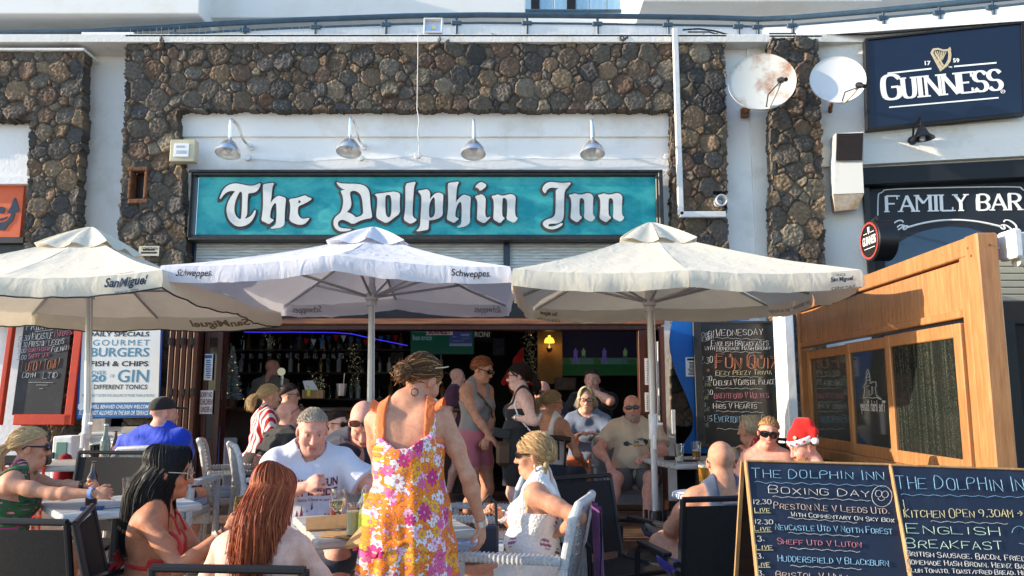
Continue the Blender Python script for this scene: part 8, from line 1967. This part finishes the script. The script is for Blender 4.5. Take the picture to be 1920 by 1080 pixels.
screen('television','large television inside showing a green football pitch with players',FT1,(1054,622,1202,704),[
 ('stand',emis('stadium_dark',(.004,.003,.008),1.0),[rect(1054,622,1202,672)]),('hoarding',emis('hoarding_glow',(.018,.045,.04),1.0),[rect(1054,671,1202,684)]),('pitch',emis('pitch_glow',(.002,.022,.006),1.0),[rect(1054,683,1202,704)]),
 ('hoarding_mark',emis('hoarding_green',(.01,.03,.008),1.0),[[(1056,672),(1068,672),(1072,682),(1058,683)],[(1112,672),(1124,672),(1128,682),(1114,683)],[(1176,673),(1192,674),(1194,682),(1178,682)]]),
 ('player',emis('claret_shirt',(.045,.03,.13),1.0),player(1079,683,28)+player(1133,683,28)+legs_(1079,683,28)+legs_(1133,683,28)),('player',emis('green_shirt',(.05,.10,.045),1.0),player(1094,681,26)+player(1172,682,27)),('player_legs',emis('dark_shorts',(.02,.03,.03),1.0),legs_(1094,681,26)+legs_(1172,682,27))],1)
FT2=Fr((0,10.6,0),(1,0,.0)); 
t=screen('television','hanging television with a green screen under the door beam',FT2,(770,612,888,664),[('screen',emis('tv_green',(.0,.022,.014),1.0),[rect(770,612,888,664)]),('window',emis('tv_navy',(.012,.018,.06),1.0),[rect(842,620,885,648)]),('text_lines',emis('tv_white',(.05,.07,.11),1.0),[rect(848,631,856,632.5),rect(864,626,880,630),rect(866,634,879,635),rect(848,639,870,640),rect(843,644,885,649)])],1)
m_=MB(); print_text(m_,FT2,"hat-trick",(774,628,811,638),.006,.02); print_text(m_,FT2,"Now a",(774,614,798,623),.006,.02); m_.build('screen_text',emis('tv_text',(.06,.10,.12),1.0),t,world=True,smooth=False)
t=thing('football_scarf','white scarf with dark lettering reading BURNLEY hanging under the door beam','scarf',tuple(P(824,628,9.4))); FSc=Fr((0,9.4,0),(1,0,0)); m_=MB(); fb(m_,FSc,800,614,849,628,-.01,0); m_.build('cloth',emis('scarf_white_glow',(.42,.38,.44),.25),t,world=True); m_=MB(); print_text(m_,FSc,"BURNLEY",(803,616,846,627),.003,.04); m_.build('lettering',m_redink,t,world=True,smooth=False)  # scarf cloth has a faint glow built into its colour
t=thing('beer_sign','small dark beer sign with pale letters RONI beside the hanging television','sign',tuple(P(905,640,10.9))); F5=Fr((0,10.9,0),(1,0,0)); m_=MB(); fb(m_,F5,884,614,922,642,-.03,0); m_.build('panel',m_dark,t,world=True); m_=MB(); print_text(m_,F5,"PERONI",(878,622,918,632),.004,.01); m_.build('lettering',emis('sign_letters_glow',(.12,.13,.11),.9),t,world=True,smooth=False)  # pale letters given a weak glow of their own
# wall lamp, lit
LP=P(1030,640,11.2)
t=thing('wall_lamp','lit brass wall lamp with a yellow glass shade inside','lamp',tuple(LP)); m_=MB(); m_.lathe([(.075,-.02),(.07,.02),(.05,.05),(.02,.06),(.02,.085),(0,.09)],LP+V((0,0,.0)),18,caps=False); m_.build('lamp_shade',mat('yellow_glass_lit',(.9,.50,.05),.4,emit=.7),t,world=True)
m_=MB(); m_.lathe([(0,-.16),(.03,-.15),(.045,-.1),(.02,-.06),(.025,-.03),(0,-.02)],LP,12); m_.build('bracket',m_black,t,world=True)
ld=bpy.data.lights.new('lamp_glow','POINT'); ld.energy=1.2; ld.color=(1,.6,.2); ld.shadow_soft_size=.06; lo_=bpy.data.objects.new('lamp_glow',ld); S.collection.objects.link(lo_); lo_.parent=t; lo_.location=(0,-.05,-.05)
FI=Fr((0,11.35,0),(1,0,0)); m_=MB(); fb(m_,FI,1008,600,1054,720,-.05,0); m_.build('inner_pillar',m_tan,pub,world=True)
# blue rope light
m_=MB(); m_.tube([P(x,y,10.3) for x,y in ((458,622.5),(510,623),(545,622.5),(580,623),(625,623.5),(660,626),(690,633),(715,638),(740,643),(764,648))],.006,6); tag(m_.build('rope_light',mat('blue_led',(.05,.04,1.0),.4,emit=.3)),'glowing blue LED rope sagging below the door beam inside','rope light')
# christmas tree
t=thing('christmas_tree','small frosted white christmas tree with warm lights beside the door','christmas tree',tuple(P(432,750,9.5)))
b0=P(432,748,9.5); m_=MB(); rng=np.random.default_rng(4); ps=[]
for k in range(900):
    u=rng.random()**.8; z=.62*u; r=.17*(1-u)+.012; a=rng.uniform(0,6.28); p0=np.array((b0.x,b0.y,b0.z+z)); d=np.array((math.cos(a),math.sin(a),-.25))*r*rng.uniform(.6,1.1); tt=np.linspace(0,1,4)[:,None]; ps.append(p0+d*tt+np.array((0,0,.03))*tt**2)
v,f=tubes(np.array(ps),.006,rng); npmesh('branches',v,f,mat('frosted_green',(.40,.48,.50),.8,c2=(.10,.16,.14),ns=30),t,world=True)
m_=MB(); m_.tube([b0,b0+V((0,0,.6))],.012,6); m_.lathe([(0,-.1),(.07,-.1),(.09,0),(0,0)],b0,14); m_.build('stem_pot',m_darkbrown,t,world=True)
m_=MB()
for k in range(16):
    a=k*2.4; u=k/17; m_.lathe([(0,-.008),(.008,0),(0,.008)],b0+V((math.cos(a)*.16*(1-u),math.sin(a)*.16*(1-u),.58*u)),6)
m_.build('fairy_light',emis('fairy_glow',(1,.55,.2),1.6),t,world=True)
# santa figure shape and tinsel columns
t=thing('santa_decoration','dim red stuffed santa hanging inside above the black dress','decoration',tuple(P(972,690,10.6))); Fx=Field((-.25,-.2,-.5),(.25,.2,.35),.014); Fx.ell((0,0,-.18),(.15,.12,.2),None,.05); Fx.ell((0,0,.07),(.075,.08,.085),None,.04); Fx.cone((0,0,.1),(.05,0,.26),.07,.02,.04); Fx.cone((-.1,0,-.05),(-.2,-.05,-.2),.05,.04,.04); Fx.cone((.1,0,-.05),(.2,-.05,-.2),.05,.04,.04); v,f=Fx.mesh(); npmesh('body',v,f,c_santa,t); m_=MB(); m_.lathe([(.12,-.20),(.16,-.20),(.16,-.17),(.12,-.17)],(0,0,0),18,caps=False); m_.build('belt',c_fluff,t)
def tinsel(label,pts,Y,n):
    rng=np.random.default_rng(n); m_=MB(); P_=[P(x,y,Y) for x,y in pts]
    for k in range(n):
        i_=rng.integers(0,len(P_)-1); c=P_[i_].lerp(P_[i_+1],rng.random())+V(rng.normal(0,.05,3)); d=V(rng.normal(0,1,3)).normalized()*.007; e=d.orthogonal().normalized()*.004; m_.add([c-d-e,c+d-e,c+d+e,c-d+e],[(0,1,2,3)])
    return tag(m_.build('tinsel',m_tins),label,'tinsel')
m_tins=mat('tinsel_foil_glow',(.75,.68,.42),.2,1.0,emit=.03)  # foil brightened by a slight glow of its own
tinsel('thick glittering tinsel column inside right of the hanging santa',[(993,625),(996,670),(1000,710)],10.4,320); tinsel('tinsel tuft on the bar counter inside',[(595,710),(600,728)],9.9,140); tinsel('tinsel wound round a bar post behind the middle umbrella pole',[(664,650),(668,730)],10.1,160); tinsel('thin tinsel hanging high above the barman',[(506,626),(507,650)],10.1,60)
t=thing('counter_caddy','wooden caddy with a menu stand and a soap pump on the bar counter','caddy',tuple(P(585,748,9.8))); F6=Fr((0,9.75,0),(1,0,0)); m_=MB(); fb(m_,F6,566,731,606,747,-.1,0); m_.build('box',m_lightwood,t,world=True); m_=MB(); m_.prism(fp(F6,(565,714),(584,713),(594,731),(570,731)),F6,-.08,-.06); m_.build('menu_sheet',m_paper,t,world=True,smooth=False); m_=MB(); fb(m_,F6,576,731,583,744,.005,.04,.01); m_.tube([F6.p(*F6.px(579.5,731),.02),F6.p(*F6.px(579.5,724),.02),F6.p(*F6.px(575,724),.02)],.006,6); m_.build('soap_pump',m_lime,t,world=True)
t=thing('ice_bucket','steel ice bucket with a handle standing on the bar counter','bucket',tuple(P(640,742,9.8))); m_=MB(); q=P(640,742,9.8); m_.lathe([(0,0),(.05,0),(.07,.15),(.065,.15),(.05,.01)],q,18,caps=False); m_.build('body',m_chrome,t,world=True); m_=MB(); m_.tube([q+V((.02,0,.1)),q+V((.03,0,.28))],.006,6); m_.build('spoon',m_chrome,t,world=True)
t=thing('drinks_fridge','small white fridge with a blue side just inside the left door','fridge',tuple(P(413,905,9.2))); m_=MB(); a=P(405,800,9.25); m_.box((a.x+.05,9.4,.52),(.18,.4,.75),b=.015); m_.build('cabinet',m_whitemetal,t,world=True); m_=MB(); F7=Fr((0,9.19,0),(1,0,0)); fb(m_,F7,402,800,418,912,0,.012); m_.build('door_panel',m_blueboard,t,world=True)
t=thing('beer_font','round lit beer badge glowing on the bar behind the barman','beer tap',tuple(P(528,700,10.4))); m_=MB(); q=P(528,697,10.0); m_.lathe([(0,0),(.05,0),(.05,.02),(0,.02)],q,18,MX.Rotation(R(90),3,'X')); m_.build('badge',emis('badge_glow',(.55,.55,.40),.8),t,world=True); m_=MB(); m_.tube([q+V((0,.03,-.35)),q+V((0,.03,0))],.02,8); m_.build('column',m_chrome,t,world=True)

# pictures, flags and hanging glasses that clutter the walls
random.seed(21)
pf=[(1060,720,40,24,11.3),(745,668,26,30,12.6),(700,660,22,28,12.6),(935,650,24,34,12.4),(905,680,30,22,12.4),(560,650,26,20,12.6),(655,655,20,26,12.6)]
for k,(x,y,w,h_,Y) in enumerate(pf):
    F_=Fr((0,Y,0),(1,0,0)); m_=MB(); fb(m_,F_,x-w/2,y-h_/2,x+w/2,y+h_/2,-.02,.02,.005); fr_=m_.build('picture',mat('frame_tone%d'%k,(.05,.03,.02),.5)); tag(fr_,'framed picture hanging on the dark inside wall','picture','pictures on the inside wall')
    TMq=fr_; m_=MB(); fb(m_,F_,x-w/2+2,y-h_/2+2,x+w/2-2,y+h_/2-2,.02,.024,.001); m_.build('print',mat('picture_tone%d'%k,random.choice([(.10,.11,.12),(.12,.05,.04),(.05,.08,.14),(.16,.14,.10)]),.4,c2=(.03,.03,.03),ns=14),fr_,world=True)
for k in range(14):
    x=560+k*14; F_=Fr((0,10.9,0),(1,0,0)); y=632+4*math.sin(k*.9); m_=MB(); m_.prism(fp(F_,(x-5,y),(x+5,y),(x,y+13)),F_,-.002,.002); tag(m_.build('pennant',(m_denimblue,c_santa,m_paper,m_menublue)[k%4],smooth=False),'small pennant in a string of flags under the bar ceiling','pennant','string of pennants inside')
for k in range(12):
    q=P(455+k*17,668,10.6); m_=MB(); m_.lathe([(.005,.12),(.004,.06),(.03,.04),(.034,-.03),(.032,-.03),(.028,.036),(0,.05)],q,12,caps=False); tag(m_.build('hanging_glass',m_glass),'upturned stemmed glass hanging above the bar counter','glass','glasses hanging over the bar')
